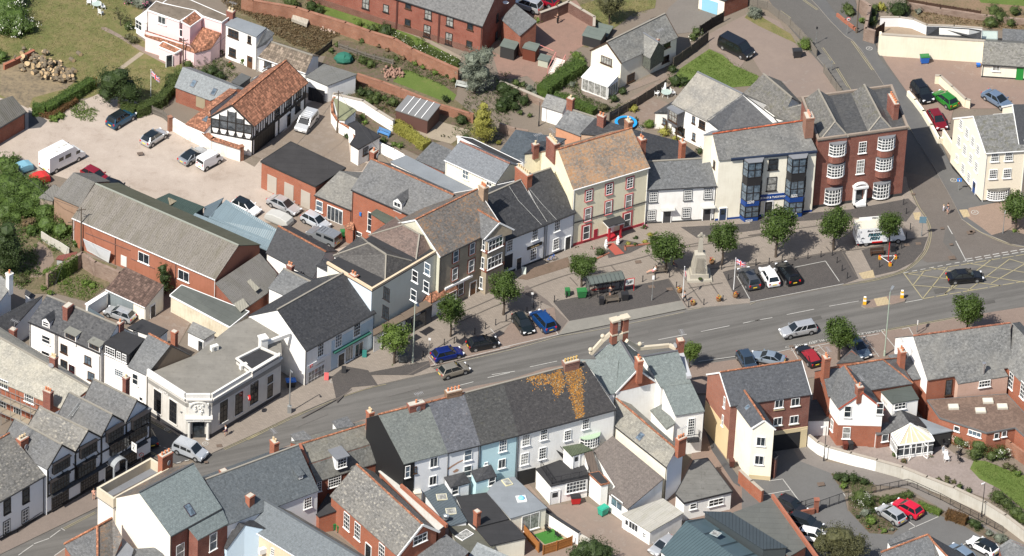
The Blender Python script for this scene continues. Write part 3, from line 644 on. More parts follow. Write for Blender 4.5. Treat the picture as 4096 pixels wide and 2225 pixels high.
def lines(name,items,m,zz,**k):
 mb=MB()
 for it in items:
  if isinstance(it,str):ribbon('',it,k.get('w',.1),zz,None,mbx=mb,smooth=k.get('smooth',True))
  else:ribbon('',it[0],it[1],zz,None,mbx=mb,smooth=False,dash=it[2]if len(it)>2 else None)
 return struct(mb.build(name,m))
PT=z+.004
lines('white_line',['B3 1165,1140 1375,1100','B3 1480,1080 1690,1037','B3 1790,1018 1914,992','B4 0,1005 165,977','B4 270,955 472,915','B4 582,893 800,855','C2 1530,145 1645,115','C2 1750,85 1914,47','B3 220,1340 420,1297','B3 -60,1397 110,1372','B3 1000,1172 1060,1160'],WPAINT,RZ,w=.11)
lines('white_line',['B4 1145,865 1270,842',('B4 1590,547 2060,465',.16,(.9,.35)),('B4 1598,562 2060,483',.16,(.9,.35)),('B4 1130,648 1590,560',.12,(.7,.5)),'B4 1455,300 1490,362','B4 1515,412 1592,560','C1 135,1392 165,1372','C1 165,1370 245,1315','C1 250,1308 362,1268','C1 368,1262 445,1205','C1 450,1193 478,1210','C1 400,1396 480,1340',('C1 1180,745 1410,685',.14,(.6,.5)),('C1 1160,580 1280,625',.12,(.5,.4))],WPAINT,RZ+.003,w=.12,smooth=False)
lines('yellow_line',['B4 1132,650 1272,838','B4 1272,836 1460,600',('B4 1272,838 2060,702',.14,(1.6,.25)),'B4 1435,802 1500,735','B4 1600,780 1912,545','B4 1430,805 1785,545','B4 1775,725 2060,560','B4 1145,652 1850,742','B4 1190,738 1670,772','B4 1325,610 2060,722','B4 1600,575 2060,650','B4 1200,738 1290,625',('B4 1150,655 2060,505',.12,(1.6,.3)),'B4 1910,545 2060,590'],YPAINT,RZ+.006,w=.13)
dy=[]
for s_ in('C2 -20,540 300,383 600,252 850,165 1000,128','B4 682,735 900,702 1060,660 1150,625 1235,560 1295,485 1323,400 1325,325 1295,245 1235,155 1175,20','A4 1115,828 1250,1052 1345,1190 1460,1399','B4 1515,130 1575,250 1710,350 1914,437 2060,455','A4 750,300 905,517','A4 530,350 620,472','A4 640,505 762,702','A4 395,0 497,72','A4 220,80 296,135','C1 470,1197 705,1075','C1 1650,612 1914,492','C1 1090,395 1260,490','C1 1085,620 1160,660','B4 1700,943 970,1076'):
 dy.append(s_)
mb=MB()
for s_ in dy:
 for o_ in(-.12,.12):ribbon('',s_,.075,RZ+.009,None,mbx=mb,off=o_)
struct(mb.build('yellow_line',YPAINT))
lines('yellow_line',['B3 440,1113 800,1052 1360,935','B2 1100,1400 1330,1350 1914,1215 B3 440,1113','B3 1380,922 1914,830 B4 0,880'],earth((.42,.37,.27),(.36,.33,.25),(.18,.17,.15),s1=1,s2=3,f3=.5,name='worn_yellow_paint'),RZ+.012,w=.10)
lines('white_line',['B2 1315,1262 1370,1328','B2 1330,1330 1914,1192','B3 0,1200 425,1102','B2 1770,1058 1820,1115','B3 430,1103 400,1060','B3 1745,672 1838,838','B4 0,862 690,728','B4 330,606 557,560','B4 555,560 658,710','B4 970,1078 1070,1200','B4 60,1262 300,1207','B4 950,1096 300,1222','B4 298,1190 400,1360','B4 790,1150 860,1112','B4 1120,1062 1170,1050','B4 1170,1050 1210,1120','B3 1460,1300 1740,1262'],WPAINT,PT,w=.10)
lines('white_line',['B4 835,1110 950,1265','B4 790,1150 900,1272','B4 790,1150 860,1135','B4 810,1190 895,1170','B4 840,1225 920,1205','B4 870,1262 945,1240','B4 810,1130 850,1200','B4 850,1170 890,1240','B4 455,1190 545,1270','B4 500,1175 570,1250','B4 470,1220 540,1190','B4 510,1262 570,1230'],WPAINT,PT+.003,w=.08)
lines('white_line',['C4 240,830 410,1057','C4 100,948 302,912','C4 1170,1203 1387,1108','C4 1140,1122 1222,1185','C4 1540,1330 1600,1298','C4 475,1125 530,1200','C4 685,930 702,960','C4 345,1000 375,998','C4 140,845 245,830'],WPAINT,RZ+.015,w=.12)
mb=MB()
for s_,a_ in(('C1 1505,700 1530,712',.5),('B4 1190,60 1215,72',.5),('B4 1405,315 1425,322',.5),('B4 1600,345 1640,355',.8),('B4 1475,530 1500,540',.9),('B4 1475,432 1490,442',.5),('A1 1020,1130 1045,1132',.8),('C4 505,868 540,868',.9),('B3 1225,765 1275,768',.8),('B3 1090,748 1140,750',.8),('B3 995,565 1040,567',.8),('C1 1590,580 1640,590',.7),('B4 1130,440 1180,442',.7),('B4 1215,430 1265,432',.7),('B4 1625,340 1650,342',.7),('B4 295,1188 315,1190',.6)):
 T=ground(s_,PT+.006);mb.box((T[0]+T[1])/2,(a_,a_*.8,.01),.25)
struct(mb.build('drain_covers',earth((.14,.105,.08),(.2,.15,.12),name='rusty_iron',s1=2)))
X=(ground('B4 300,1195',0)[0]-ground('B4 970,1085',0)[0]).normalized();U=V((0,0,1)).cross(X)
for q in('B4 370,1178','B4 545,1142','B4 885,1085'):
 struct(text('DISABLED',.62,ground(q,RZ+.02)[0],X,U,WPAINT,sx=1.5))
mb=MB()
for s_,r in(('A4 878,357',.45),('B4 1655,202',.5),('A4 1500,1327',.45),('C1 1228,465',.35),('C2 610,112',.4),('C1 1512,570',.4)):
 c=ground(s_,PZ+.03)[0]
 for i in range(20):
  a,b_=2*math.pi*i/20,2*math.pi*(i+1)/20;mb.poly([c+V((math.cos(t)*k,math.sin(t)*k,0))for t,k in((a,r-.09),(a,r),(b_,r),(b_,r-.09))])
 mb.box(c+V((0,.0,0)),(r,.08,.01),.6);mb.box(c+V((.05,.1,0)),(.08,r*.8,.01),.5)
struct(mb.build('white_line',WPAINT))
raised('traffic_island','B4 820,888 828,868 880,848 1030,815 1110,813 1148,838 1140,856 1060,876 910,902 850,904',RZ+.12,PINKB,KERB)
sheet('traffic_island','B4 912,838 1005,822 1035,876 935,892',RZ+.126,BUFF)
# ---------------- buildings, north side and behind ----------------
CUST.update({'F1':(1850,560,2.499),'F2':(2550,280,2.499),'F3':(3500,280,2.498),'G1':(2250,1250,2.69),'G2':(3200,1250,2.088),'H1':(0,1000,2.69),'H2':(300,1780,3.144),'H3':(900,1780,3.144),'H4':(1500,1700,2.664)})
WH=render(WHITE);WH2=render((.74,.75,.76),.15);CR=render((.76,.70,.52));CR2=render((.80,.76,.64));PINK=render((.80,.585,.585),.06);BR=brick();BRD=brick((.30,.085,.055),(.22,.06,.045));BRO=brick((.46,.13,.06),(.36,.10,.05),var=.35,name='orange_brick')
SL=slate();SLD=slate((.052,.053,.057),.3,pale=.03,name='dark_slate');SLN=slate((.05,.053,.06),.12,pale=.0,name='new_slate');SLL=slate((.20,.20,.195),.3,pale=.3,name='pale_slate')
SLM=slate((.12,.122,.125),.45,pale=.25,name='mottled_slate');SLG=slate((.20,.235,.235),.14,pale=.05,name='green_slate');SLO=slate((.14,.13,.12),.4,lich=1.0,lc=(.40,.18,.04),pale=.25,name='lichened_slate');SLB=slate((.17,.185,.205),.16,pale=.05,name='blue_slate')
SLX=slate((.16,.155,.145),.6,pale=.25,name='patchy_slate',pc=(.40,.37,.31))
TILE=tile((.36,.165,.10),.35,.25);TILEB=tile((.13,.085,.068),.2,.03,.3,.33,name='brown_tile');TILEG=tile((.22,.175,.135),.25,.25,.3,.33,name='grey_brown_tile')
CLAYR=tile((.42,.18,.10),.2,.1,name='ridge_clay');STR=render((.25,.23,.195),name='mortar_ridge');LEADM=felt(LEAD,.15,seams=0,name='lead');WG=plain((.75,.75,.74),.5,name='white_plastic');BG=plain((.03,.03,.032),.5,name='black_plastic')
FELTD=felt((.045,.045,.048),.2,name='dark_felt');FELTG=felt((.20,.195,.18),.25,name='grey_felt',blot=.5);FELTB=felt((.22,.18,.14),.35,name='mossy_felt',seams=.05,blot=.6);FELTL=felt((.27,.295,.32),.12,name='pale_grey_membrane',seams=.06)
TIMB=plain((.025,.023,.022),.6,name='black_timber')
b=ext('pink_house','pink rendered house with flat brown felted roof and clay tiled lean-tos beside the big lawn','house','A1 1083,72,5.6 1322,156,5.6 E2 365,115,5.6 0,37,5.6 A1 1150,8,5.6',PINK,FELTB,trim=WG)
win(b,'f','A1 1193,148',1.1,.95,(2,1));win(b,'f','E2 222,362',1.0,.95,(2,1))
ext('','','','E2 0,33,5.5 360,118,5.5 432,172,5.5 640,240,5.5 722,182,5.5 290,-5,5.5 130,-60,5.5',PINK,FELTB,parent=b,trim=WG)
c=ext('','','','E2 300,286,5.3 428,195,5.3 345,118,6. 200,228,6.',PINK,TILE,parent=b,trim=WG)
c2=ext('','','','E2 432,176,5.2 640,240,5.2 640,205,5.2 450,130,5.2',PINK,FELTB,parent=b);win(c2,'f','E2 498,248',1.1,.85,(2,1),out=.12)
ext('','','','A1 1068,222,3.3 E2 300,480,3.3 350,568,2.5 A1 1063,262,2.5',PINK,TILE,parent=b)
c=ext('','','','E2 435,290,3.9 632,356,3.9 525,520,2.5 350,568,2.5 300,480,3.3',PINK,TILE,parent=b);skylight(c,'E2 565,388',.7,.9)
c=ext('','','','A1 1162,340,2.1 1287,392,2.1 1335,365,2.5 1200,305,2.6',PINK,TILE,parent=b,trim=WG);door(c,'f','A1 1246,412',.8,1.9)
c=ext('','','','A1 995,135,2.4 1055,172,2.4 1084,160,3.1 1082,72,3.2',UPVC,clearglass((.85,.88,.86),.85),parent=b);win(c,'f','A1 1024,180',1.1,1.3,(2,2))
chimney(b,'E2 735,185',1.0,.7,.9,2,BRD,POTB,z=5.4)
b=ext('white_house','white two-storey house with pale grey flat roof and brown windows beside the pink house','house','E2 672,264,5.4 1010,398,5.4 1120,300,5.5 775,178,5.4',WH,FELTL)
win(b,'f','E2 764,362',1.5,.95,(3,2),BROWNF);win(b,'f','E2 936,425',.5,.9,(1,2),BROWNF);win(b,'f','E2 754,562',1.0,1.0,(2,2),BROWNF)
door(b,'f','E2 943,670',.9,1.9,plain((.12,.06,.03),.5));ext('','','','E2 1012,515,4.0 1122,300,5.75 1205,357,5.0 1115,470,4.0',WH,SL,parent=b);
b=house('white_house','long low white outbuilding with grey-brown concrete tiled roof joined to the white house','outbuilding','E2 1028,612 1540,786','E2 1125,437 1618,600',2.4,32,WH,TILEG,ridge=STR,gut=WG)
win(b,'f','E2 1135,690',1.0,.9,(2,1),BROWNF)
b=ext('garage','white garage with grey corrugated roof and black roller door behind the half-timbered hall','garage','A2 408,562,2.6 545,470,2.9 790,546,3.1 570,632,2.8',WH,corr((.22,.22,.21),.3,.2))
mb=MB();T=ground('A2 428,735 548,768',0);e_=(T[1]-T[0]).normalized();mb.frame((T[0]+T[1])/2+V((0,0,1.05))+V((e_.y,-e_.x,0))*.02,e_,V((e_.y,-e_.x,0)),V((0,0,1)),((T[1]-T[0]).length,.06,2.1));mb.build('garage_door',corr((.03,.03,.035),.3,.3,spots=0),b.root)
b=house('timber_framed_hall','half-timbered black and white hall with large orange clay tiled roof and glazed gable','hall','E2 985,1365 1568,890','E2 745,1130 1330,650',4.85,42,WH,TILE,ridge=CLAYR,barge=TIMB,ov=.35,key='hall')
p0,n,X=b.pl['f'];q0,q1=b.ends['f'];L=(q1-q0).length;mb=MB();Z=V((0,0,1))
def tb(u,z0_,u2,z1_,w_=.14):
 a,d=q0+X*u+Z*z0_+n*.04,q0+X*u2+Z*z1_+n*.04;k=(d-a).normalized();mb.frame((a+d)/2,k,n,k.cross(n),((d-a).length,.08,w_))
for z_ in(2.45,4.6,2.75):tb(0,z_,L,z_,.2)
k=0
while k*.55<L-.3:
 u=.3+k*.55;tb(u,2.6,u,4.6,.13)
 if k%4==1:tb(u,2.6,u+.55,3.6);tb(u+.55,2.6,u,3.6)
 k+=1
for u in(0.1,L*.42,L*.50,L*.72,L-.15):tb(u,0,u,2.5,.25)
mb.build('timber_frame',TIMB,b.root)
for u,w_ in((.22,4.6),):mb=MB();mb.frame(q0+X*(L*.21+.2)+Z*1.2+n*.03,X,n,Z,(L*.36,.05,2.3));mb.build('folding_doors',seam((.02,.02,.022),.6,name='black_doors'),b.root)
win(b,'f','A2 358,690 350,790',1.1,1.0,(3,2),DARKF,0);win(b,'f','A2 200,830 283,755',.9,.9,(2,2),DARKF,0)
door(b,'f','A2 283,860',.9,2.0,plain((.02,.02,.02),.4))
p0,n,X=b.pl['l'];q0,q1=b.ends['l'];L=(q1-q0).length;mb=MB()
for z_ in(2.6,3.55,4.8):tb(.05,z_,L-.05,z_,.16)
for i in range(6):
 u=L*i/5;tb(u+(.05 if i==0 else-.05 if i==5 else 0),2.5,u,4.9+min(u,L-u)*.75,.15)
for i in range(10):
 u=L*(i+.5)/10;tb(u,2.6,u+(.3 if i%2 else-.3),3.5,.1)
mb.build('timber_frame',TIMB,b.root)
mb=MB()
for i in range(5):
 u=L*(i+.5)/5;o=q0+X*u+n*.02;hh=1.15+min(u,L-u)*.75-.45;mb.frame(o+Z*(3.62+hh/2),X,n,Z,(L/5-.15,.05,hh))
mb.build('gable_window',glass(1),b.root)
c=ext('','','','A1 1365,912,2.5 1502,970,2.6 1560,905,3.7 1545,815,4.9 1750,660,4.9 1690,650,4.2 1560,745,3.4',WH,TILE,parent=b);skylight(c,'A1 1520,880',.7,1.)
skylight(b,'E2 1115,742 995,847 768,1022',.8,1.0,pl='rb')
b=house('brick_annex','low brick store with pale grey slate roof and two rooflights behind the yard with washing','outbuilding','E2 130,937 515,1082','E2 218,720 808,948',2.5,33,BR,slate((.23,.25,.26),.12,pale=.1,name='pale_new_slate'),key='annex')
skylight(b,'E2 335,902 555,990',.7,1.1);panel(b,'f','E2 410,1100',1.4,1.8,render((.30,.25,.17)),name='boarded_door')
b=ext('garden_shed','grey felted shed beside the clay tiled hall roof','shed','E2 740,880,2.1 830,920,2.1 955,830,2.1 850,785,2.3',plain((.12,.12,.12),.8,name='shed_boards'),felt((.12,.125,.125),.15))
b=house('barn','old brick barn with lichened grey sheet roof at left edge of the gravel yard','barn','A1 -160,1035 195,822','A1 -265,905 92,705',2.8,35,BR,corr((.20,.19,.17),.3,.3,moss=.8),gut=BG)
b=house('warehouse','long red rendered warehouse with mossy corrugated grey roof and white gutter','warehouse','B1 530,241 1586,697','B1 702,-10 1757,446',4.6,28,render((.33,.135,.085),.6),corr((.27,.245,.215),.45,.3,moss=.75,spots=1.),gut=WG,roof2=corr((.17,.17,.115),.3,.2,moss=.5),ridge=plain((.26,.27,.23),.7,name='ridge_cap'),key='ware')
win(b,'f','B1 1060,537 1354,668',1.55,1.2,(2,1),WG,0);panel(b,'f','B1 912,560',.9,1.6,render((.66,.66,.64)),name='blocked_door')
p0,n,X=b.pl['f']
for q in P('B1 850,400 1295,590'):
 mb=MB();o=hit(q,p0,n);mb.frame(V((o.x,o.y,2.1))+n*.06,X,n,V((0,0,1)),(.1,.1,4.2));mb.build('downpipe',plain((.18,.1,.08),.6,name='pipe'),b.root)
for s_ in('B1 630,350 960,480','B1 965,540 1140,615'):
 T=[hit(q,p0,n)+n*.06 for q in P(s_)];mb=MB();mb.bar(T[0],T[1],.08,.08);mb.build('wall_pipe',plain((.18,.1,.08),.6,name='pipe'),b.root)
c=house('','','','B1 388,78 585,162','B1 540,-92 700,-20',4.4,28,render((.30,.2,.14),.6),corr((.225,.215,.20),.35,.22,moss=.45,spots=.8),parent=b)
ext('','','','B1 285,92,2.6 390,118,2.6 440,20,3 395,-5,3.2',render((.3,.25,.2)),corr((.25,.24,.22),.3),parent=b)
b=ext('lean_to_shed','corrugated lean-to shed in green and fawn stripes behind the warehouse roof','shed','B1 1122,115,2.6 1245,60,3.2 1505,160,3.2 1400,240,2.6',plain((.05,.06,.06),.6),corr((.055,.085,.075),.3,.25,spots=.1,moss=.1,rough=.5))
mb=MB();mb.slab([un(q,3.02)for q in P('B1 1235,95 1290,80 1330,100 1250,150')],.05);mb.build('roof_panel',corr((.36,.31,.22),.2,.2,spots=.1),b.root)
b=ext('metal_shed','steel blue metal shed roof with shallow fold next to the gravel yard','shed','B1 1535,240,2.6 1665,108,4. B2 232,345,4. 182,440,2.7',plain((.12,.15,.17),.5,name='steel_blue_wall'),corr((.20,.27,.31),.18,.3,spots=.05,moss=.1,rough=.45),z0=0)
ext('','','','B1 1500,225,2.4 1505,160,2.7 1648,92,3.9 1560,232,2.8',plain((.08,.1,.12),.5),corr((.12,.16,.19),.18,.3,spots=.05,moss=.1,rough=.45),parent=b)
b=ext('metal_shed','narrow steel blue strip roof running between the warehouse and the folded metal shed','shed','B1 1412,238,2.8 1436,206,3.1 1914,392,3.1 2020,432,3.1 1985,490,2.7',plain((.08,.1,.11),.5),corr((.22,.29,.33),.18,.3,spots=.05,moss=.1,rough=.45))
b=house('garage','cream garage with brown tiled single-pitch roof and grey roller door, silver car in front','garage','H1 1138,422 1562,618','H1 1345,180 1765,378',2.5,22,CR2,TILEB,typ='mono',gut=WG,key='gar')
panel(b,'f','H1 1300,545',4.0,2.1,corr((.33,.38,.40),.15,.12,moss=0,spots=0,name='roller_shutter'),name='roller_door',z=1.05);door(b,'r','H1 1642,670',.85,1.95,plain((.06,.06,.06),.6))
b=ext('garage','small open-fronted garage with white edged roof and blue-grey shutter left of the brown tiled garage','garage','H1 912,578,2.3 1130,445,2.3 1165,462,2.3 950,600,2.3',WH,render((.75,.74,.72),.2));panel(b,'f','H1 1035,560',2.9,1.9,corr((.17,.22,.26),.15,.12,moss=0,spots=0,name='blue_shutter'),name='roller_door',z=1.0)
b=ext('lean_to','long lean-to with dark green-grey felt roof and patchy cream wall below the warehouse','outbuilding','B1 1250,812,2.7 1338,736,3.3 1835,932,3.3 1692,1047,2.8',render((.62,.56,.44),1.),felt((.115,.125,.115),.2,seams=.2),trim=WG)
b=ext('lean_to','corrugated lean-to with pale patched sheets against the end of the warehouse','outbuilding','B1 1585,722,4.2 1913,503,4.2 2041,655,3.0 1971,795,2.7 1771,937,2.6',BR,corr((.23,.22,.205),.35,.22,moss=.5,spots=.8))
for s_ in('B1 1810,700 1840,690 1914,760 1880,785','B1 1720,875 1790,835 1835,890 1770,935'):
 mb=MB();mb.slab([un(q,3.55-.004*0)for q in P(s_)],.05);mb.build('roof_panel',corr((.42,.40,.33),.2,.2,spots=.1,moss=.1),b.root)
b=ext('brick_shed','tiny rust roofed shed against the ruined stone wall in the overgrown yard','shed','B1 410,545,1.6 430,520,1.7 570,490,2.0 545,560,1.7',render((.4,.4,.4)),corr((.26,.09,.07),.3,.2,spots=.6))
b=house('terraced_house','white rendered end house with smooth new slate roof and small gabled dormer','house','H1 305,770 600,895','H1 505,490 800,610',5.9,43,WH,SLN,ridge=STR,key='t1',gut=BG)
dormer(b,'H1 494,795',1.15,.9,'gable',WH,SLN,UPVC,(1,2),gh=.5);win(b,'f','H1 497,963 493,1130',1.15,.9,(1,2));door(b,'f','H1 389,1100',.95,1.9,WG)
b=house('terraced_house','white rendered middle house with dark slate roof and two flat-roofed brown framed dormers','house','H1 600,895 1080,1115','H1 800,610 1265,810',5.9,43,WH,SLD,ridge=STR,key='t2',gut=BG)
dormer(b,'H1 757,930 1013,1042',1.75,.85,'flat',WH,felt((.26,.26,.23),.2,seams=0,blot=.6),BROWNF,(3,1));win(b,'f','H1 690,1063 947,1187 982,1360 690,1230',.95,1.0,(2,1),BROWNF);door(b,'f','H1 777,1295',.95,1.95,plain((.05,.012,.015),.4,name='maroon_door'))
chimney(b,'H1 730,680',1.2,.75,1.1,0,BRD,z=8.0,rot=1);chimney(b,'H1 1292,850',.9,.6,.9,1,BRD,z=7.6,rot=1)
b=ext('terraced_house','white rendered house with black flat-roofed attic storey and three white windows','house','H1 1112,1000,7.4 1312,862,7.4 1565,955,7.4 1390,1125,7.4',WH,FELTD,key='t3')
band(b,'f',6.45,1.75,slate((.035,.036,.04),.3,pale=0,name='slate_hanging'),.06,'slate_hanging');k=[i for i in b.pl if i.isdigit()and b.pl[i][1].x>.3]
for i in k:band(b,i,6.45,1.75,slate((.035,.036,.04),.3,pale=0,name='slate_hanging'),.06,'slate_hanging')
win(b,'f','H1 1190,1090',1.35,.95,(4,3),out=.08);win(b,'f','H1 1282,1135 1342,1162',.6,.95,(2,3),out=.08);win(b,'f','H1 1281,1325',1.2,.85,(4,3))
b=ext('flat_roofed_house','dark flat felted block behind the black attic storey','house','H1 1370,835,6 1530,738,6 1812,862,6 1700,950,6',WH,FELTD)
b=house('slate_roofed_house','narrow house with grey slate roof and brown rendered gable next to the coffee shop','house','H1 1370,1255 1575,1350','H1 1600,900 1835,1025',5.8,43,WH,SL,ridge=CLAYR,rw=render((.17,.13,.095),.5),roof2=SLD,key='t4')
win(b,'f','C1 997,95',.8,1.3,(1,2));win(b,'f','C1 1040,240',.5,.5,(1,1))
chimney(b,'B1 1283,1160',.7,.6,1.6,0,BRO,z=6.2)
b=ext('white_house','white gabled house with pale slate roof and white chimney at left edge','house','B1 -160,600,6.8 15,675,7.2 88,740,6.6 -20,885,5.3 -160,960,5.2',WH2,SLL);chimney(b,'B1 70,745',.7,.6,1.9,1,WH,z=6.6)
b=ext('outbuilding','long dark slate roofed wing between the left white house and the terrace','outbuilding','B1 -80,1010,4.4 180,872,4.4 318,812,4.9 130,1018,3.3 60,1090,3.0 -80,1180,3.0',WH2,SLD)
b=ext('outbuilding','little dark slate roof behind the white gable at left','outbuilding','B1 180,800,3.0 190,768,3.2 262,812,3.2 240,838,3.',WH2,SLD)
chimney(BS['t1'],'B1 97,1190',.75,.7,2.6,0,BRD,z=2.6,below=2.5)
b=house('brick_house','brick house with broad pale stone slate roof behind scaffolding','house','C1 -120,66 462,318','C1 -160,-300 660,162',5.4,34,BRO,slate((.33,.315,.27),.22,pale=.35,name='stone_slate'),ridge=STR,key='scaf')
chimney(b,'H1 578,1300',.8,.7,2.0,3,BRD,POTB,z=7.3);chimney(b,'C1 355,250',1.1,.7,1.3,3,BRD,POTC,z=6.7)
win(b,'f','C1 28,130 215,235',1.3,1.0,(4,2));win(b,'f','C1 20,270 130,340',1.1,1.3,(3,3))
b=ext('timber_framed_hotel','black and white half-timbered hotel with four slate gables and a hanging sign','hotel','C1 345,762,7.3 1120,312,7.3 778,125,7.3 3,575,7.3',WH2,LEADM,key='hot',th=.1)
hb=b
for i,(e_,r_)in enumerate((('C1 3,572 348,762','C1 110,388 456,578'),('C1 190,465 550,637','C1 290,300 651,472'),('C1 425,362 741,527','C1 512,192 829,357'),('C1 607,262 925,417','C1 688,95 1008,250'))):
 c=house('','','',e_,r_,7.4,45,WH2,(SLM,SLX,SLM,SLM)[i],z0=7.1,parent=hb,roof2=SLD,barge=TIMB,ridge=STR)
p0,n,X=b.pl['f'];q0,q1=b.ends['f'];L=(q1-q0).length;print('hotel',L)
if X.dot(q1-q0)<0:q0,q1=q1,q0
mb=MB()
for z_ in(3.0,4.95,7.2):tb(0,z_,L,z_,.22)
for u in(.15,L*.27,L*.52,L*.76,L-.15):tb(u,3.0,u,7.2,.22)
for i in range(9):
 u=L*(i+.5)/9;tb(u,4.9,u-.5,5.8,.1);tb(u,3.0,u+.4,3.9,.1)
mb.build('timber_frame',TIMB,b.root);band(b,'f',.3,.6,plain((.03,.03,.03),.7,name='black_plinth'))
def oriel(b,px,w_,h_,pr=.45,fm=DARKF):
 p0,n,X=b.pl['f']
 for q in P(px):
  o=hit(q,p0,n);mb=MB();Z=V((0,0,1));o=o-n*.0
  mb.frame(o+n*pr/2,X,n,Z,(w_,pr,h_));mb.frame(o+n*(pr/2+.06)+Z*(h_/2+.12),X,n,Z,(w_+.2,pr+.2,.12));w2=mb.build('window',[fm],b.root)
  k=MB();nx=int(w_/.45)
  for i in range(nx):
   for j in range(2):
    k.frame(o+n*(pr+.01)+X*((i+.5)/nx-.5)*w_+Z*((j+.5)/2-.5)*h_,X,n,Z,(w_/nx-.12,.03,h_/2-.14))
  k.build('pane',glass(0),w2)
oriel(b,'C1 440,722 640,607 836,490 1022,398',2.7,1.5);oriel(b,'C1 430,855 625,742 870,578 1005,495',3.0,1.7,.4)
for q,w_ in(('C1 441,977',2.6),('C1 657,850',2.7),('C1 943,677',2.6)):win(b,'f',q,w_,1.5,(7,4),DARKF,0)
door(b,'f','C1 800,800',1.3,2.3,plain((.02,.02,.02),.5));T=b.pl['f']
o=hit(P('C1 835,690')[0],T[0],T[1]);mb=MB()
for i in range(9):
 a,a2=math.pi*i/9,math.pi*(i+1)/9;p_,q_=o+T[2]*math.cos(a)*1.1+Z*math.sin(a)*.75,o+T[2]*math.cos(a2)*1.1+Z*math.sin(a2)*.75
 mb.poly([p_,q_,q_+T[1]*1.3,p_+T[1]*1.3]);mb.poly([p_+T[1]*1.3,q_+T[1]*1.3,q_+T[1]*1.3-Z*.12,p_+T[1]*1.3-Z*.12])
for s_ in(-1,1):mb.cyl(V((0,0,0))+xy(o)+T[2]*s_*1.05+T[1]*1.2,xy(o)+T[2]*s_*1.05+T[1]*1.2+Z*o.z,.13)
mb.build('porch',render((.30,.32,.34)),b.root)
mb=MB()
for a0,a1 in((0.03,.56),(.66,.95)):u=q0.lerp(q1,a0);v_=q0.lerp(q1,a1);mb.slab([u+Z*3.1,v_+Z*3.1,v_+n*.5+Z*2.85,u+n*.5+Z*2.85],.08)
mb.build('canopy',SLD,b.root)
chimney(b,'C1 165,640',1.3,.8,2.2,3,BRO,POTB,z=7.3);chimney(b,'C1 928,170',.7,.6,1.7,1,BRD,POTB,z=8)
p0,n,X=b.pl['f'];o=hit(P('C1 945,570')[0],p0,n);mb=MB();mb.frame(o+n*1.0,n,X,Z,(.95,.06,1.25));sg=single('hanging_sign',mb,plain((.8,.8,.78),.5),'white hanging sign with black script on iron bracket at the half-timbered hotel','sign')
mb=MB();k=o-sg.location+n*1.0
for dz_,w_ in((.35,.6),(.15,.5),(-.35,.55)):mb.frame(k+Z*dz_+X*.0,n,X,Z,(w_,.075,.07))
mb.blob(k+Z*-.1,(.16,.1,.12));x_=mb.build('lettering',plain((.02,.02,.02),.5));x_.parent=sg
mb=MB();mb.bar(o-sg.location-n*.0+Z*.72,o-sg.location+n*1.6+Z*.72,.06,.06);x_=mb.build('bracket',DARKF);x_.parent=sg
b=house('white_house','white painted house with black window surrounds left of the half-timbered hotel','house','C1 -210,1120 335,804','C1 -475,812 70,492',6.3,34,WH2,SLX,ridge=CLAYR,gut=BG)
win(b,'f','C1 52,1035 190,955',.9,1.6,(1,2),DARKF,0,sur=plain((.03,.03,.03),.5));win(b,'f','C1 48,1185 185,1100',.9,1.5,(2,4),UPVC,1,sur=plain((.03,.03,.03),.5))
band(b,'f',.25,.5,plain((.05,.05,.05),.7,name='black_plinth'))
STONE=render((.60,.58,.54),.45)
b=ext('corner_shop','cream stone corner coffee shop with flat grey roof, parapet and columned entrance','shop','C1 1080,58 1368,243 1565,243 C2 237,-66 B2 225,1110 B2 0,975 B1 1700,1042 1430,1255',STONE,felt((.27,.255,.225),.2,name='flat_roof',seams=.12,blot=.25),h=6.2,par=.75,pf=True,parm=render((.66,.65,.62),.4),key='costa')
ks=sorted([k for k in b.pl if k.isdigit()],key=lambda k:b.pl[k][1].y)[:6]
def wallat(b,s_):
 q=P(s_)[0];best=None
 for k in b.ends:
  if k in b.pl:
   p0,n,X=b.pl[k]
   if n.dot(ray(q))>=0:continue
   o=hit(q,p0,n);a,d=b.ends[k];u=(xy(o)-a).dot(X);L=(d-a).length
   if-.3<u<L+.3 and-0.5<o.z<14:
    t=(o-CP).length
    if best is None or t<best[0]:best=(t,k)
 return best[1]if best else 'f'
kl,kc,kr=wallat(b,'C1 1165,250'),wallat(b,'C1 1465,300'),wallat(b,'C1 1750,270');print('costa',kl,kc,kr)
GRY=render((.28,.27,.25),.3)
for k in(kl,kr,kc):band(b,k,5.25,.55,GRY,.06,'fascia');band(b,k,.35,.7,plain((.05,.05,.055),.7,name='dark_plinth'),.05);band(b,k,6.15,.22,render((.64,.62,.58)),.3,'cornice')
BZ=plain((.035,.032,.03),.4,name='bronze_frame');SW=render((.70,.68,.64))
win(b,kl,'C1 1163,260 1277,335',1.2,2.6,(3,4),BZ,4,sur=SW);win(b,kr,'C1 1645,332 1757,272 1868,195 C2 30,200',1.25,2.6,(2,4),BZ,4,sur=SW);win(b,kr,'C2 145,178',.9,1.7,(1,2),BZ,4,sur=SW);win(b,kr,'C2 147,95',.9,.9,(1,1),BZ,4,sur=SW)
p0,n,X=b.pl[kc];o=hit(P('C1 1462,440')[0],p0,n);mb=MB()
mb.frame(xy(o)+Z*1.35+n*.03,X,n,Z,(1.45,.06,2.7));mb.build('door',glass(0),b.root);mb=MB()
for s_ in(-1,1):mb.lathe(xy(o)+X*s_*1.15+n*.35,[(.26,0),(.26,.2),(.2,.25),(.185,2.9),(.26,3.0),(.26,3.1)],12)
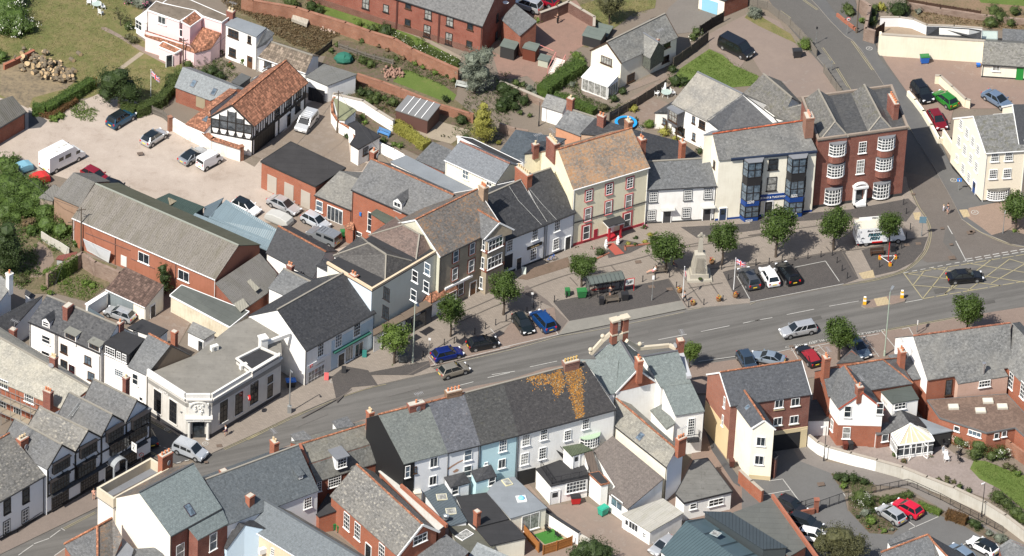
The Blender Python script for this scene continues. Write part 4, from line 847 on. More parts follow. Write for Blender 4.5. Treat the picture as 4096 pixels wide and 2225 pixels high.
mb.frame(xy(o)+n*.3+Z*3.3,X,n,Z,(3.1,.75,.4));mb.frame(xy(o)+n*.3+Z*3.55,X,n,Z,(3.4,.95,.14));mb.frame(xy(o)+n*.12+Z*4.6,X,n,Z,(2.5,.3,1.9))
for i in range(8):
 a,a2=math.pi*i/8,math.pi*(i+1)/8;mb.bar(xy(o)+n*.25+X*math.cos(a)*1.1+Z*(5.1+math.sin(a)*.75),xy(o)+n*.25+X*math.cos(a2)*1.1+Z*(5.1+math.sin(a2)*.75),.3,.18)
for i in range(14):mb.blob(xy(o)+n*.32+X*random.uniform(-.55,.55)+Z*(4.7+random.uniform(-.6,.7)),.16,6,4)
mb.build('entrance_surround',render((.66,.65,.61),.3),b.root)
for k,q,s_ in((kl,'C1 1207,190',.42),(kr,'C1 1832,143',.42),(kc,'C1 1463,377',.36)):
 p0,n,X=b.pl[k];oo=hit(P(q)[0],p0,n+V((0,0,0)));text('COSTA',s_,oo+n*(.08 if k!=kc else .75),X,Z,plain((.75,.74,.72),.5,name='white_letters'),b.root,bold=.01,sx=1.2)
c=ext('','','','B1 1732,1285,6.9 1914,1195,6.9 B2 225,1262,6.9 B1 1860,1385,6.9',STONE,FELTD,parent=b,z0=6.0,par=.25)
for q,l in(('B1 1578,1215','white air conditioning unit on the flat coffee shop roof edge'),('B1 1792,1352','low white rooftop box on the coffee shop roof')):
 mb=MB();o=un(P(q)[0],6.25);mb.box(o+V((0,0,.35)),(1.,.5,.7),.6);mb.cyl(o+V((.1,-.28,.35)),o+V((.12,-.3,.35)),.25,m=1);single('air_conditioner',mb,[plain((.72,.70,.64),.5),plain((.3,.3,.3),.5)],l,'air conditioner')
mb=MB();o=un(P('B2 95,1200')[0],6.3);mb.box(o+V((0,0,.8)),(.9,.9,1.6),.5);mb.box(o+V((0,0,1.65)),(1.1,1.1,.18),.5);mb.bar(o+V((0,0,.6)),o+V((3.2,2.2,.7)),.35,.5);mb.build('chimney',render((.68,.67,.64),.4),b.root)
b=ext('outhouse','little white outhouse with slate roof in the yard behind the coffee shop','outhouse','B1 1378,1080,2.2 1500,1140,2.2 1590,1085,2.7 1420,1005,2.8',WH2,SLL);door(b,'f','B1 1480,1145',.7,1.7)
b=house('shop_building','white and pale blue gabled shop building with dark slate roof and green shop fascia','shop','B2 412,1224 928,938','B2 200,920 697,642',5.7,35,WH,SLD,ridge=STR,gut=BG,key='ea')
band(b,'f',2.4,4.8,render((.52,.62,.70),.15,name='blue_render'),.03,'wall_paint',.38,1.);win(b,'f','B2 518,1212',.95,1.6,(3,4));win(b,'f','B2 650,1145 785,1065',1.05,1.55,(3,4))
band(b,'f',3.0,.22,plain((.03,.11,.085),.5,name='green_fascia'),.45,'awning',.40,.93);win(b,'f','B2 728,1240',1.2,1.8,(3,1),UPVC,2);win(b,'f','B2 800,1210',1.3,1.6,(2,1),UPVC,1);door(b,'f','B2 670,1270',1.0,2.0)
band(b,'f',2.85,.5,WG,.12,'shop_sign',.02,.36);win(b,'f','C2 485,62',2.6,1.7,(5,3),UPVC,2)
p0,n,X=b.pl['f'];o=hit(P('B2 510,1310')[0],p0,n);text('HOMEFINDERS',.24,o+n*.15,X,Z,plain((.2,.2,.2),.5,name='grey_letters'),b.root);panel(b,'f','B2 447,1330',.45,.42,plain((.5,.02,.03),.5),.16,'logo')
text('H',.3,hit(P('B2 447,1330')[0],p0,n)+n*.18,X,Z,WG,b.root)
chimney(b,'B2 762,755',1.,.7,1.9,2,BRO,POTC,z=7.6,rot=1)
c=ext('','','','B2 5,960,5.4 200,925,8.2 695,642,8.2 470,690,5.6',WH,SLD,parent=b,z0=2)
b=ext('shop_building','tall cream and pale blue rendered building with two hipped slate roofs behind a parapet','shop','E1 640,1250 1350,830 800,545 150,960',render((.70,.68,.58),.2),FELTD,h=9.2,par=.35,pf=True,parm=render((.60,.47,.33),.4),key='pair')
house('','','','E1 222,870 780,1140','E1 602,735 790,857',9.1,33,WH,slate((.075,.07,.066),.5,lich=.25,pale=.06,name='rough_slate'),typ='hip',z0=8.6,parent=b,ridge=STR)
house('','','','E1 600,652 1112,915','E1 975,540 1150,640',9.1,33,WH,slate((.14,.10,.085),.6,lich=.25,pale=.2,name='brown_slate'),typ='hip',z0=8.6,parent=b,ridge=STR)
mb=MB();p0,n,X=b.pl['f'];q0,q1=b.ends['f'];q0,q1=(q0,q1)if q0.x<q1.x else(q1,q0);u,v_=q0.lerp(q1,.47),q1
mb.frame(V(((u.x+v_.x)/2,(u.y+v_.y)/2,4.5))+n*.02,X,n,Z,((v_-u).length,.04,9.));mb.build('wall_paint',render((.56,.63,.70),.12,name='pale_blue_render'),b.root)
win(b,'f','B2 1007,800 1000,937',.95,1.5,(3,4),DARKF,0);win(b,'f','B2 1217,672 1207,812 1308,618 1300,750',.9,1.35,(1,2))
c=ext('','','','B2 908,1110,3.0 1155,985,3.0 1105,955,3.3 905,1060,3.3',WH,earth((.16,.12,.09),(.22,.17,.13),name='mossy_ledge'),parent=b)
c2=ext('','','','B2 1155,985,3.0 1110,950,3.3 1290,848,3.3 1345,880,3.0',plain((.04,.055,.075),.5,name='navy_shopfront'),earth((.16,.12,.09),(.22,.17,.13),name='mossy_ledge'),parent=b)
k=wallat(c,'B2 1040,1130');win(c,k,'B2 1000,1145 1090,1085',1.4,1.9,(2,1),UPVC,1);k=wallat(c2,'B2 1240,1010');win(c2,k,'B2 1240,1010',2.3,1.9,(1,1),DARKF,1)
p0,n,X=c2.pl[k];text('PORTERS',.42,hit(P('B2 1217,962')[0],p0,n)+n*.06,X,Z,WG,c2.root,bold=.005)
ext('','','','B2 485,592,7.6 735,650,7.6 900,780,7.8 560,540,7.8',WH,SLD,parent=b)
YB=brick((.46,.38,.27),(.38,.31,.23),(.45,.4,.32),name='buff_brick');RB=brick((.32,.09,.05),(.26,.07,.045),name='red_brick_trim')
b=house('brick_house','buff brick house with orange lichen on its slate roof and a tall gabled bay','house','E1 1375,885 2040,560','E1 1107,482 1775,152',8.9,35,YB,SLO,ridge=CLAYR,barge=WG,gut=BG,key='bh',lw=render((.55,.54,.44)))
win(b,'f','B2 1514,525 1635,468',.8,1.4,(1,2),UPVC,3,sur=RB,surw=.2);win(b,'f','B2 1507,655 1628,595',.85,1.5,(1,2),UPVC,2,sur=RB,surw=.2);door(b,'f','B2 1640,750',1.,2.2,plain((.16,.07,.03),.5,name='oak_door'));win(b,'f','B2 1550,765',.9,1.5,(1,2),UPVC,0,sur=RB,surw=.2)
band(b,'f',3.3,.3,WG,.2,'hotel_fascia',.1,.55)
bb=ext('','','','B2 1706,392 1750,415 1888,350 1880,300 1760,345',YB,LEADM,parent=b,h=8.7)
c=house('','','','B2 1545,285 1722,402','B2 1663,176 1838,277',8.9,42,YB,SLM,z0=8.3,parent=b,ridge=CLAYR,barge=WG,ov=.3)
k=wallat(bb,'B2 1805,425')
for q,hh in(('B2 1807,430',1.3),('B2 1800,560',1.4)):win(bb,k,q,2.2,hh,(4,2),UPVC,1)
kk=wallat(bb,'B2 1722,440')
win(bb,kk,'B2 1723,440 1716,575 1704,720',.45,1.4,(1,2),UPVC,1)
for z_ in(6.85,3.9):band(bb,k,z_,.55,RB,.05,'brick_band');band(bb,kk,z_,.55,RB,.05,'brick_band')
c=ext('','','','B2 1335,870,2.6 1535,768,2.6 1505,725,3.4 1340,790,3.4',WG,TILE,parent=b);win(c,wallat(c,'B2 1480,820'),'B2 1480,820',1.6,1.1,(3,2),UPVC,1)
ext('','','','B2 1265,865,2.6 1330,885,2.6 1335,795,3.5 1300,805,3.4',BR,TILE,parent=b)
chimney(b,'E1 1835,260',1.0,.8,1.9,3,brick((.5,.34,.22),(.42,.28,.18),name='buff_brick_stack'),POTC,z=11.2,rot=1)
b=house('brick_house','large red brick building with mottled slate roof, clay ridge and a white gabled dormer','house','E1 415,156 1300,542','E1 628,-173 1520,216',8.1,36,BRO,SLM,ridge=CLAYR,gut=BG,key='rb')
dormer(b,'E1 915,318',1.3,.9,'gable',WG,SLM,UPVC,(2,1));win(b,'f','E1 618,505',.6,2.4,(1,3));win(b,'f','E1 500,660',.9,1.1,(1,2));panel(b,'f','E1 520,420',.3,.5,plain((.02,.15,.45),.5),.15,'alarm_box')
ext('','','','E1 622,412,6.4 785,300,7.0 925,360,7.0 920,495,6.4 800,530,6.0',BRO,felt((.085,.10,.08),.25),parent=b);ext('','','','E1 918,400,7.2 1000,368,7.4 1125,435,7.4 1035,480,7.2',WH2,LEADM,parent=b)
c=ext('','','','E1 338,550,2.4 372,575,2.4 445,590,2.6 440,480,3.1',BRO,TILE,parent=b);door(b,'f','E1 402,660',.9,2.0,WG)
chimney(b,'A2 910,1165',.9,.7,1.0,1,BR,z=10.5,rot=1)
b=house('brick_annex','single-storey orange brick annex with weathered slate roof and folding glass doors','office','B2 474,73 748,186','A2 660,1258 B2 942,14',3.1,27,BRO,slate((.19,.185,.17),.3,pale=.3,name='weathered_slate'),gut=BG)
win(b,'f','B2 512,155',.95,1.3,(1,2));win(b,'f','B2 627,220',2.2,1.8,(4,1),UPVC,1,sill=False)
b=ext('garage_block','brick garage block with black flat roof and bricked-up grey doorways','garage','A2 78,1187,4.3 300,1043,4.3 706,1236,4.3 484,1372,4.3',BRO,felt((.055,.052,.052),.25,name='black_felt'),trim=plain((.03,.03,.03),.6))
for q in('A2 163,1330','A2 288,1385','B2 410,85'):panel(b,'f',q,1.5,2.6,render((.40,.36,.31),.3),name='blocked_doorway',z=1.4)
b=house('cottage','low slate roofed cottage with brick ridge between the metal shed and the parked pickup','cottage','B2 115,500 462,690','B2 207,303 560,493',3.9,32,WH,SLD,ridge=CLAYR)
b=house('cottage','small gabled slate cottage with stub brick chimney beside the white shop building','cottage','B2 132,758 350,858','B2 246,614 466,722',4.2,36,WH,SL,ridge=STR);chimney(b,'B2 296,625',.8,.6,.6,2,BRD,z=5.5)
b=house('white_shop','white rendered shop with dark slate roof and black sign board','shop','F1 425,1007 842,843','F1 165,585 585,398',5.8,38,WH2,SLD,gut=BG,ridge=STR,key='chic')
win(b,'f','F1 470,1055 722,945',.85,1.4,(3,4),UPVC,1);win(b,'f','F1 705,1140',.9,1.5,(3,4),UPVC,1);panel(b,'f','F1 720,1058',2.4,.5,plain((.02,.02,.02),.5),.06,'shop_sign');door(b,'f','F1 562,1215',.75,2.0);band(b,'f',.25,.5,plain((.05,.05,.05),.7,name='black_plinth'))
p0,n,X=b.pl['f'];text('THE CHIC',.3,hit(P('F1 722,1062')[0],p0,n)+n*.1,X,Z,plain((.5,.38,.2),.5,name='gold_letters'),b.root)
panel(b,'f','F1 440,1225',1.9,2.2,plain((.03,.03,.035),.9,name='passage_shade'),.02,'passage_shade_panel')  # flat dark panel on the wall: passage shade painted as colour, no opening
b=house('white_house','white house with dark slate roof and arched black doorway left of the cream hotel','house','F1 842,843 1136,722','F1 600,378 885,280',5.8,38,WH2,slate((.06,.06,.062),.28,lich=.12,pale=.05,name='charcoal_slate'),gut=BG,ridge=STR,key='tn')
win(b,'f','F1 945,855 932,1040',.85,1.4,(3,4),UPVC,1);door(b,'f','F1 1052,1020',.8,2.2);band(b,'f',.25,.5,plain((.05,.05,.05),.7,name='black_plinth'))
for s_ in('F1 465,465 560,610 790,850','F1 585,410 650,520 845,820','F1 675,500 800,650 940,800'):
 q=BS['chic']if s_[3]=='4' else BS['tn'];p0,n,X=q.pl['rf'];T=[hit(a,p0,n)+V((0,0,.05))for a in P(s_)];k=MB();k.tube(T,.018,4);k.build('roof_cable',plain((.5,.5,.48),.6,name='cable_grey'),q.root)
chimney(b,'F1 605,455',2.6,.8,2.2,6,BRO,POTB,z=8.6,rot=1)
HR=render((.55,.10,.09),.3,name='red_paint')
b=house('cream_hotel','cream three-storey hotel with red window surrounds and orange lichened roof','hotel','F1 1108,498 1874,272','F1 955,95 1690,-120',9.4,36,CR,slate((.22,.19,.16),.35,lich=1.32,lc=(.46,.20,.045),pale=.55,name='orange_lichen_slate'),ridge=CLAYR,key='cream',gut=WG)
SUR=render((.46,.10,.10),.2)
win(b,'f','F1 1262,555 1465,490 1672,428',.85,1.3,(2,4),UPVC,0,sur=SUR,surw=.16);win(b,'f','F1 1252,745 1457,675 1660,610',.85,1.6,(1,2),UPVC,2,sur=SUR,surw=.16);win(b,'f','F1 1236,925 1645,800',.9,1.7,(1,2),UPVC,1,sur=SUR,surw=.28)
band(b,'f',3.9,.12,plain((.05,.05,.05),.6),.1,'string_course');band(b,'f',.3,.6,plain((.32,.03,.045),.5,name='red_plinth'),.06)
p0,n,X=b.pl['f'];o=hit(P('F1 1480,905')[0],p0,n);mb=MB();o0=xy(o)
for s_ in(-1,1):
 mb.cyl(o0+X*s_*.85+n*1.1,o0+X*s_*.85+n*1.1+Z*2.5,.16,m=1);mb.frame(o0+X*s_*.85+n*1.1+Z*.25,X,n,Z,(.36,.36,.5),1)
mb.frame(o0+n*.65+Z*2.65,X,n,Z,(2.4,1.5,.3));mb.frame(o0+n*.65+Z*2.84,X,n,Z,(2.6,1.7,.1),2);mb.frame(o0+n*.6+Z*.15,X,n,Z,(1.2,1.6,.3),1)
mb.build('porch',[WG,plain((.33,.02,.03),.5,name='red_gloss'),FELTD],b.root);panel(b,'f','F1 1480,905',1.0,2.1,WG,.05,'door',z=1.3);panel(b,'f','F1 1330,930',.55,1.2,plain((.3,.02,.04),.5),.06,'menu_board')
text('Hotel',.2,o0+n*1.43+Z*2.65,X,Z,plain((.02,.02,.02),.5),b.root)
ext('','','','F1 612,140,9.4 850,108,9.4 1010,30,9.4 790,10,9.4',CR,SLD,parent=b);chimney(b,'F1 900,120',2.1,.8,1.7,5,BRD,POTB,z=11.2,rot=1);chimney(b,'A3 945,950',1.,.7,1.2,2,brick((.4,.2,.1)),POTB,z=12.2,rot=1);chimney(b,'F1 727,105',.8,.6,.9,1,BRD,POTB,z=9.6);chimney(b,'A3 1040,1085',1.,.8,1.3,2,BR,POTC,z=10.5,rot=1)
b=house('white_cottage','low white cottage with grey slate roof between the cream hotel and the cream agency','house','F2 84,1200 800,1160','F2 96,917 733,880',5.7,38,WH,SL,ridge=STR,gut=BG,key='wc')
win(b,'f','F2 158,1268 503,1250 707,1236',.95,1.25,(4,4),UPVC,1,sur=plain((.03,.03,.03),.5),surw=.07);win(b,'f','B3 1115,222 1372,205',.95,1.2,(4,4),UPVC,1,sur=plain((.03,.03,.03),.5),surw=.07)
door(b,'f','B3 1228,235 1522,215',1.0,2.3);band(b,'f',.2,.4,plain((.04,.04,.04),.7,name='black_plinth'))
p0,n,X=b.pl['f'];mb=MB()
for q in P('B3 1235,170 1532,152'):o=hit(q,p0,n);mb.frame(o+n*.35,X,n,Z,(1.8,.7,.1))
mb.build('door_canopy',render((.45,.45,.43)),b.root)
b=house('agency_building','tall cream agency building with two black glazed bays and blue sign boards','shop','F2 812,905 1800,815','F2 750,640 1655,508',9.9,37,CR2,slate((.165,.165,.16),.35,pale=.25,name='grey_slate'),ridge=tile((.5,.13,.06),.15,0,name='red_ridge'),key='ag')
NAVY=plain((.018,.028,.055),.5,name='navy_gutter');SIGNB=plain((.008,.045,.20),.4,name='sign_blue');band(b,'f',9.85,.3,NAVY,.3,'eaves',.12,1.)
ext('','','','F2 655,648,12.2 748,640,12.2 840,600,12.2 748,606,12.2',CR2,LEADM,parent=b)
def bay(b,q,w_,pr,z0_,z1_,rows,fm,wm=None,roofm=None,wall='f',cant=.45,bars=(3,1),pane=0,name='bay_window'):
 p0,n,X=b.pl[wall];o=xy(hit(P(q)[0],p0,n));c=cant
 pl=[o-X*w_/2,o-X*(w_/2-c)+n*pr,o+X*(w_/2-c)+n*pr,o+X*w_/2];mb=MB();gl=MB();fr=MB()
 for za,zb,m in rows:
  if m is not None:mb.prism(pl,za,zb,m,top=False,bot=False)
  else:
   sh_=[o+(p-o)*.97 for p in pl];gl.prism(sh_,za,zb,0,top=False,bot=False)
   for i in range(3):
    a,d=pl[i],pl[i+1];nb=bars[0]if i==1 else 1
    for k in range(nb+1):t=a.lerp(d,k/nb);fr.box((t.x,t.y,(za+zb)/2),(.08,.08,zb-za),math.atan2(X.y,X.x))
    for k in range(bars[1]+1):zz=za+(zb-za)*k/bars[1];fr.bar(V((a.x,a.y,zz)),V((d.x,d.y,zz)),.07,.07)
 r=mb.build(name,wm,b.root)if mb.f else None;g_=fr.build('window',fm,r or b.root)
 if gl.f:gl.build('pane',glass(pane),r or b.root)if r is None else gl.build('pane',glass(pane),r)
 if roofm:
  k=MB();t=[o-X*(w_/2+.12),o-X*(w_/2-c)+n*(pr+.15),o+X*(w_/2-c)+n*(pr+.15),o+X*(w_/2+.12)];k.prism(t,[z1_]*4,[z1_+.3,z1_+.08,z1_+.08,z1_+.3],0);k.build('bay_roof',roofm,r or b.root)
for i,q in enumerate(('F2 1140,1180','F2 1580,1130')):
 bay(b,q,2.7,.9,0,9.6,[(0,.9,1),(.9,2.6,None),(2.6,3.5,1),(3.5,6.,None),(6.0,7.2,0),(7.2,9.5,None)],DARKF,[plain((.022,.022,.024),.5,name='black_panel'),SIGNB],LEADM,bars=(2,2),pane=3)
win(b,'f','F2 1355,943',1.15,1.35,(1,2),DARKF,0);win(b,'f','F2 1340,1138',1.2,1.7,(1,2),DARKF,2);panel(b,'f','F2 1335,1270',3.5,.95,SIGNB,.08,'shop_sign');p0,n,X=b.pl['f']
o=hit(P('F2 1335,1270')[0],p0,n);text('WILKIE MAY & TUCKWOOD',.38,o+n*.12,X,Z,WG,b.root,bold=.008,sx=.95)
for q,tx in(('F2 1130,1320','LETTING\nAGENTS'),('F2 1565,1258','ESTATE\nAGENTS'),('B3 1832,265','LETTING\nAGENTS'),('B4 320,215','ESTATE\nAGENTS')):
 o=hit(P(q)[0],p0+n*.9,n);text(tx,.24,o+n*.06,X,Z,WG,b.root,bold=.006)
door(b,'f','B4 135,170',1.0,2.5,plain((.02,.02,.02),.5));door(b,'f','B3 1640,210',.9,2.1,plain((.03,.05,.1),.5));band(b,'f',.25,.5,SIGNB,.04)
win(b,'l','F2 770,945',.5,.9,(1,2),BROWNF)
chimney(b,'F2 1705,575',1.5,1.1,1.8,4,brick((.36,.17,.11),(.28,.13,.09)),plain((.55,.26,.18),.7),z=12.2,rot=1)
b=ext('brick_town_house','tall red brick corner house with bowed white bay windows and twin slate hipped roof','house','A4 498,1037 1168,945 1046,632 376,722',BRD,slate((.085,.085,.085),.3,name='valley_slate'),h=11.0,par=.28,parm=render((.27,.22,.18),.5),key='bt')
p0,n,X=b.pl['f']
SLH=slate((.14,.135,.125),.4,pale=.2,moss=.4,name='mossy_slate')
house('','','','A4 395,735 522,1028','A4 515,735 627,897',11.0,38,BRD,SLH,typ='hipr',z0=10.4,parent=b,ridge=STR,roof2=slate((.12,.12,.12),.3,pale=.2,name='hip_slate'))
house('','','','A4 745,690 870,973','A4 850,685 962,857',11.0,38,BRD,SLH,typ='hipr',z0=10.4,parent=b,ridge=STR,roof2=slate((.12,.12,.12),.3,pale=.2,name='hip_slate'))
def bow(b,q,w_,pr,zc,h_,wall='f',cols=5,rows=4,brickm=None,under=.9,nseg=6,wm=None,name='bow_window',cap=LEADM):
 p0,n,X=b.pl[wall]
 o=xy(hit(P(q)[0],p0,n));pts=[]
 for i in range(nseg+1):
  a=-1+2*i/nseg;pts.append(o+X*a*w_/2+n*pr*(1-a*a)**.5*.999+n*.02)
 def arc(k):return[o+X*(-1+2*i/nseg)*w_/2*k+n*(pr*k)*(max(0,1-(-1+2*i/nseg)**2))**.5+n*.02 for i in range(nseg+1)]
 fr=MB();z0_,z1_=zc-h_/2,zc+h_/2;P1=arc(1)
 for i in range(nseg+1):fr.box((P1[i].x,P1[i].y,zc),(.07,.07,h_),0)
 for k in range(rows+1):
  zz=z0_+h_*k/rows
  for i in range(nseg):fr.bar(P1[i]+Z*zz,P1[i+1]+Z*zz,.06,.06)
 A_=arc(1.07);fr.prism(A_,z0_-.16,z0_-.02,0);w2=fr.build(name,wm or UPVC,b.root)
 g_=MB();g_.prism(arc(.97),z0_,z1_,0,top=False,bot=False);g_.build('pane',glass(1),w2)
 k=MB();k.prism(A_,z1_+.02,z1_+.12,0);k.build('window_roof',cap,w2)
 if brickm and under:k=MB();k.prism(arc(.98),z0_-.16-under,z0_-.16,0);k.build('curved_brick',brickm,w2)
zz=[hit(P(q)[0],p0,n).z for q in('A4 645,1105','A4 632,1265','B4 615,90')];print('bt z',zz,hit(P('A4 995,1060')[0],p0,n).z)
for qs in(('A4 645,1105','A4 632,1262','B4 612,88'),('A4 1003,1062','A4 988,1212','B4 968,45')):
 for i,q in enumerate(qs):
  zc=hit(P(q)[0],p0+n*.5,n).z;bow(b,q,2.35,.65,zc,1.75 if i<2 else 2.2,brickm=BRD if i<2 else None,under=1.05)
win(b,'f','A4 828,1085',.95,1.4,(3,4));win(b,'f','A4 812,1228',.95,1.7,(3,4),UPVC,2)
o=xy(hit(P('B4 800,90')[0],p0,n));mb=MB()
for s_ in(-1,1):mb.cyl(o+X*s_*.75+n*.55,o+X*s_*.75+n*.55+Z*2.7,.14);mb.frame(o+X*s_*.75+n*.15+Z*1.35,X,n,Z,(.25,.3,2.7))
mb.frame(o+n*.35+Z*2.85,X,n,Z,(2.0,.8,.3));mb.frame(o+n*.6+Z*.25,X,n,Z,(1.3,1.2,.5));mb.frame(o+n*.9+Z*.1,X,n,Z,(1.9,1.6,.2))
for i in range(6):a,a2=math.pi*i/6,math.pi*(i+1)/6;mb.bar(o+n*.4+X*math.cos(a)*.85+Z*(3.+math.sin(a)*.45),o+n*.4+X*math.cos(a2)*.85+Z*(3.+math.sin(a2)*.45),.5,.12)
mb.build('porch',WG,b.root);panel(b,'f','B4 800,60',.95,2.2,glass(0),.05,'door',z=1.6);band(b,'f',.3,.6,plain((.04,.04,.04),.7,name='black_plinth'))
chimney(b,'A4 1050,815',2.6,.7,1.7,5,BRD,POTC,z=11.6,rot=1)
b=house('white_house','white rear house with large pale mottled slate roof and oriel on posts','house','F2 340,335 702,518','F2 598,20 1052,240',4.8,38,WH,slate((.23,.22,.20),.3,pale=.45,name='worn_slate'),ridge=LEADM,key='rear')
ext('','','','F2 690,500,4.9 1056,240,8.3 1365,470,7.0 1412,528,6.2 832,615,5.0',WH,slate((.075,.078,.085),.12,pale=0,name='smooth_slate'),parent=b)
ext('','','','F2 165,428,2.6 305,432,2.6 475,405,3.0 372,300,3.4',WH,SLD,parent=b);win(b,'f','F2 563,498 565,665',.45,.9,(1,2),BROWNF);win(b,'f','F2 647,545',.95,.95,(2,2),BROWNF);win(b,'f','F2 428,605',1.4,1.0,(3,2),BROWNF)
c=ext('','','','F2 292,375,4.6 405,442,4.6 472,412,4.6 340,348,4.7',plain((.10,.10,.11),.7,name='lead_cladding'),LEADM,parent=b,z0=2.3);win(c,wallat(c,'F2 350,455'),'F2 358,462',1.35,1.3,(3,2),BROWNF,2)
mb=MB();[mb.cyl(V((p.x,p.y,0)),V((p.x,p.y,2.4)),.08)for p in ground('F2 302,375 405,442',4.6)];mb.build('post',BROWNF,b.root)
win(b,'f','F2 258,508',.9,.8,(2,2),BROWNF)
b=house('slate_roofed_house','grey slate roof with slate-hung gable behind the brick corner house','house','F2 1058,228 1440,500','F2 1258,40 1545,280',5.2,38,WH,SLH,ridge=STR)
ext('','','','F2 1362,470,6.4 1500,372,7.6 1820,292,8.8 1875,640,7.4 1660,560,6.9',WH,SLH,parent=b)
b=house('cottage','small orange rendered cottage with grey slate roof and lone brick chimney','cottage','A3 405,932 592,1003','A3 500,800 715,868',3.2,36,render((.55,.28,.17),.4),SL,ridge=STR);chimney(b,'A3 518,790',.9,.6,1.3,1,BR,POTB,z=5.2);chimney(b,'A3 745,930',1.0,.7,1.6,2,BRD,z=4.8)
b=house('garden_room','tiny white outhouse with slate roof above the walled kitchen garden','outhouse','A3 303,782 460,832','A3 345,692 498,742',2.4,34,WH,SLL)
b=ext('slate_roofed_house','dark slate roof range behind the cream hotel','house','A3 0,1108,3.6 115,955,5 490,1022,5 345,1112,4.6 170,1195,3.6',WH,slate((.07,.085,.10),.2,pale=.1,name='blue_black_slate'))
b=ext('slate_roofed_house','long slate roof behind the low white cottage with a tall orange brick chimney','house','A3 955,945,5.8 1330,1042,4.6 1492,1162,4.4 1075,1192,5.4 1010,1100,5.6',WH,SLD);chimney(b,'F2 440,870',.9,.6,2.3,1,BRO,z=5.3)
b=ext('slate_roofed_house','small dark slate roof right of the walled garden behind the hotel chimneys','house','A3 590,985,4.4 700,870,5.2 960,940,5.2 860,1010,4.6',render((.5,.35,.25)),SLD)
b=house('cream_house','cream house with smooth blue-grey slate roof and pink ridge behind the white shop','house','A2 1430,1176 1812,1351','A2 1545,1040 1914,1206',4.8,34,CR2,SLB,ridge=tile((.4,.2,.15),.1,0,name='pink_ridge'),gut=WG,key='crh');win(b,'f','A2 1588,1285',.9,1.1,(2,2));win(b,'f','F1 268,440',.8,.5,(2,1))
b=ext('flat_roofed_house','narrow black flat roof behind the blue-grey slates','extension','F1 -60,-40,4.8 500,245,4.8 612,232,4.8 100,-15,4.8',WH,FELTD,trim=WG)
b=ext('flat_roofed_extension','long pale blue-grey membrane roof between the cream house and the brick building','extension','A2 1032,1190,3.4 1150,1143,3.4 1740,1440,3.4 1600,1470,3.4',WH,FELTL)
b=ext('outbuilding','square weathered slate outbuilding behind the yellow shrub','outbuilding','A2 1218,1172,2.6 1345,1043,3.6 1486,1106,3.6 1430,1264,2.6',BR,SL)
b=ext('garden_house','white garden room with curved black flat roof at the end of the garden wall','garden room','A2 738,1058,2.9 800,1096,2.9 962,1002,2.9 775,892,2.9 722,915,2.9 775,950,2.9 778,1000,2.9',WH,FELTD,trim=BG)
k=wallat(b,'A2 870,1110');win(b,k,'A2 850,1112',.9,.9,(2,2),BROWNF);door(b,k,'A2 885,1105',.8,1.9,DARKF)
b=ext('covered_store','green-felted lean-to store against the curved white garden wall','store','A2 612,718,2.4 655,880,2.3 700,885,2.3 785,812,2.6 770,800,2.6',WH2,felt((.27,.28,.17),.2))
b=house('brick_flats','long red brick apartment block with dark framed windows at the top edge','apartment building','A2 400,-225 1712,195','A2 537,-535 1849,-115',5.0,35,brick((.34,.085,.05),(.28,.07,.045),name='red_flats_brick'),slate((.13,.13,.13),.25,pale=.1,name='tile_slate'),gut=BG,key='flats',rw=brick((.34,.085,.05),(.28,.07,.045),name='red_flats_brick'))
win(b,'f','A2 853,25 1313,103 1473,153',.95,1.35,(2,2),DARKF,2);win(b,'f','A2 1166,40 1622,195 1162,165 1615,325',.8,.85,(1,1),BROWNF,0);win(b,'f','A2 1305,228 1465,285',.95,1.5,(2,2),DARKF,2);win(b,'f','A2 1002,62',.75,.95,(1,1),DARKF,2)
p0,n,X=b.pl['f'];mb=MB()
for q in P('A2 1083,100 1390,250'):o=xy(hit(q,p0,n));mb.frame(o+Z*2.4+n*.05,X,n,Z,(.25,.1,4.8))
mb.build('downpipe',plain((.08,.03,.025),.6,name='brown_pipe'),b.root);band(b,'f',.5,1.0,brick((.2,.07,.05),(.15,.06,.04),name='dark_brick'),.05)
win(b,'r','A2 1820,130 1812,260',.5,.95,(1,2),DARKF)
mb=MB();o=hit(P('A3 22,18')[0],b.pl['r'][0],b.pl['r'][1]);mb.lathe(o+b.pl['r'][1]*.4,[(.08,0),(.38,.1),(.4,.14)],12);mb.build('satellite_dish',WG,b.root)
b=house('brick_annex','small brick annex with single-pitch slate roof at the end of the flats','outbuilding','A3 5,140 146,265','A3 112,28 271,158',3.5,33,BR,SL,typ='mono')
b=house('cream_cottage','cream cottage with steep slate roof, slate-hung projecting gable and white conservatory','house','A3 896,466 1312,276','A3 786,311 1216,101',4.1,42,CR2,slate((.19,.19,.18),.4,pale=.3,name='patterned_slate'),barge=BROWNF,ridge=STR,lw=CR2,key='cc')
win(b,'l','A3 785,447',1.55,.9,(4,1),BROWNF,2);win(b,'f','A3 962,572',1.2,1.0,(3,2),BROWNF);win(b,'f','A3 1228,330 1218,435',1.1,.8,(3,1),BROWNF)
house('','','','A3 985,365 1106,432','A3 1028,226 1168,312',3.9,45,slate((.13,.14,.12),.3,name='slate_cladding'),slate((.19,.19,.18),.4,pale=.3,name='patterned_slate'),z0=1.9,parent=b,ridge=LEADM)
c=ext('','','','A3 597,566,2.2 795,641,2.2 880,548,3.0 680,476,3.0',UPVC,plain((.72,.73,.70),.4,name='white_roof_panels'),parent=b)
for k in('A3 690,640','A3 830,660'):kk=wallat(c,k);w_=(c.ends[kk][1]-c.ends[kk][0]).length;m=(c.ends[kk][0]+c.ends[kk][1])/2;glaze(V((m.x,m.y,1.15))+c.pl[kk][1]*.03,c.pl[kk][2],c.pl[kk][1],w_-.15,1.9,(4,1),UPVC,c.root,2,False)
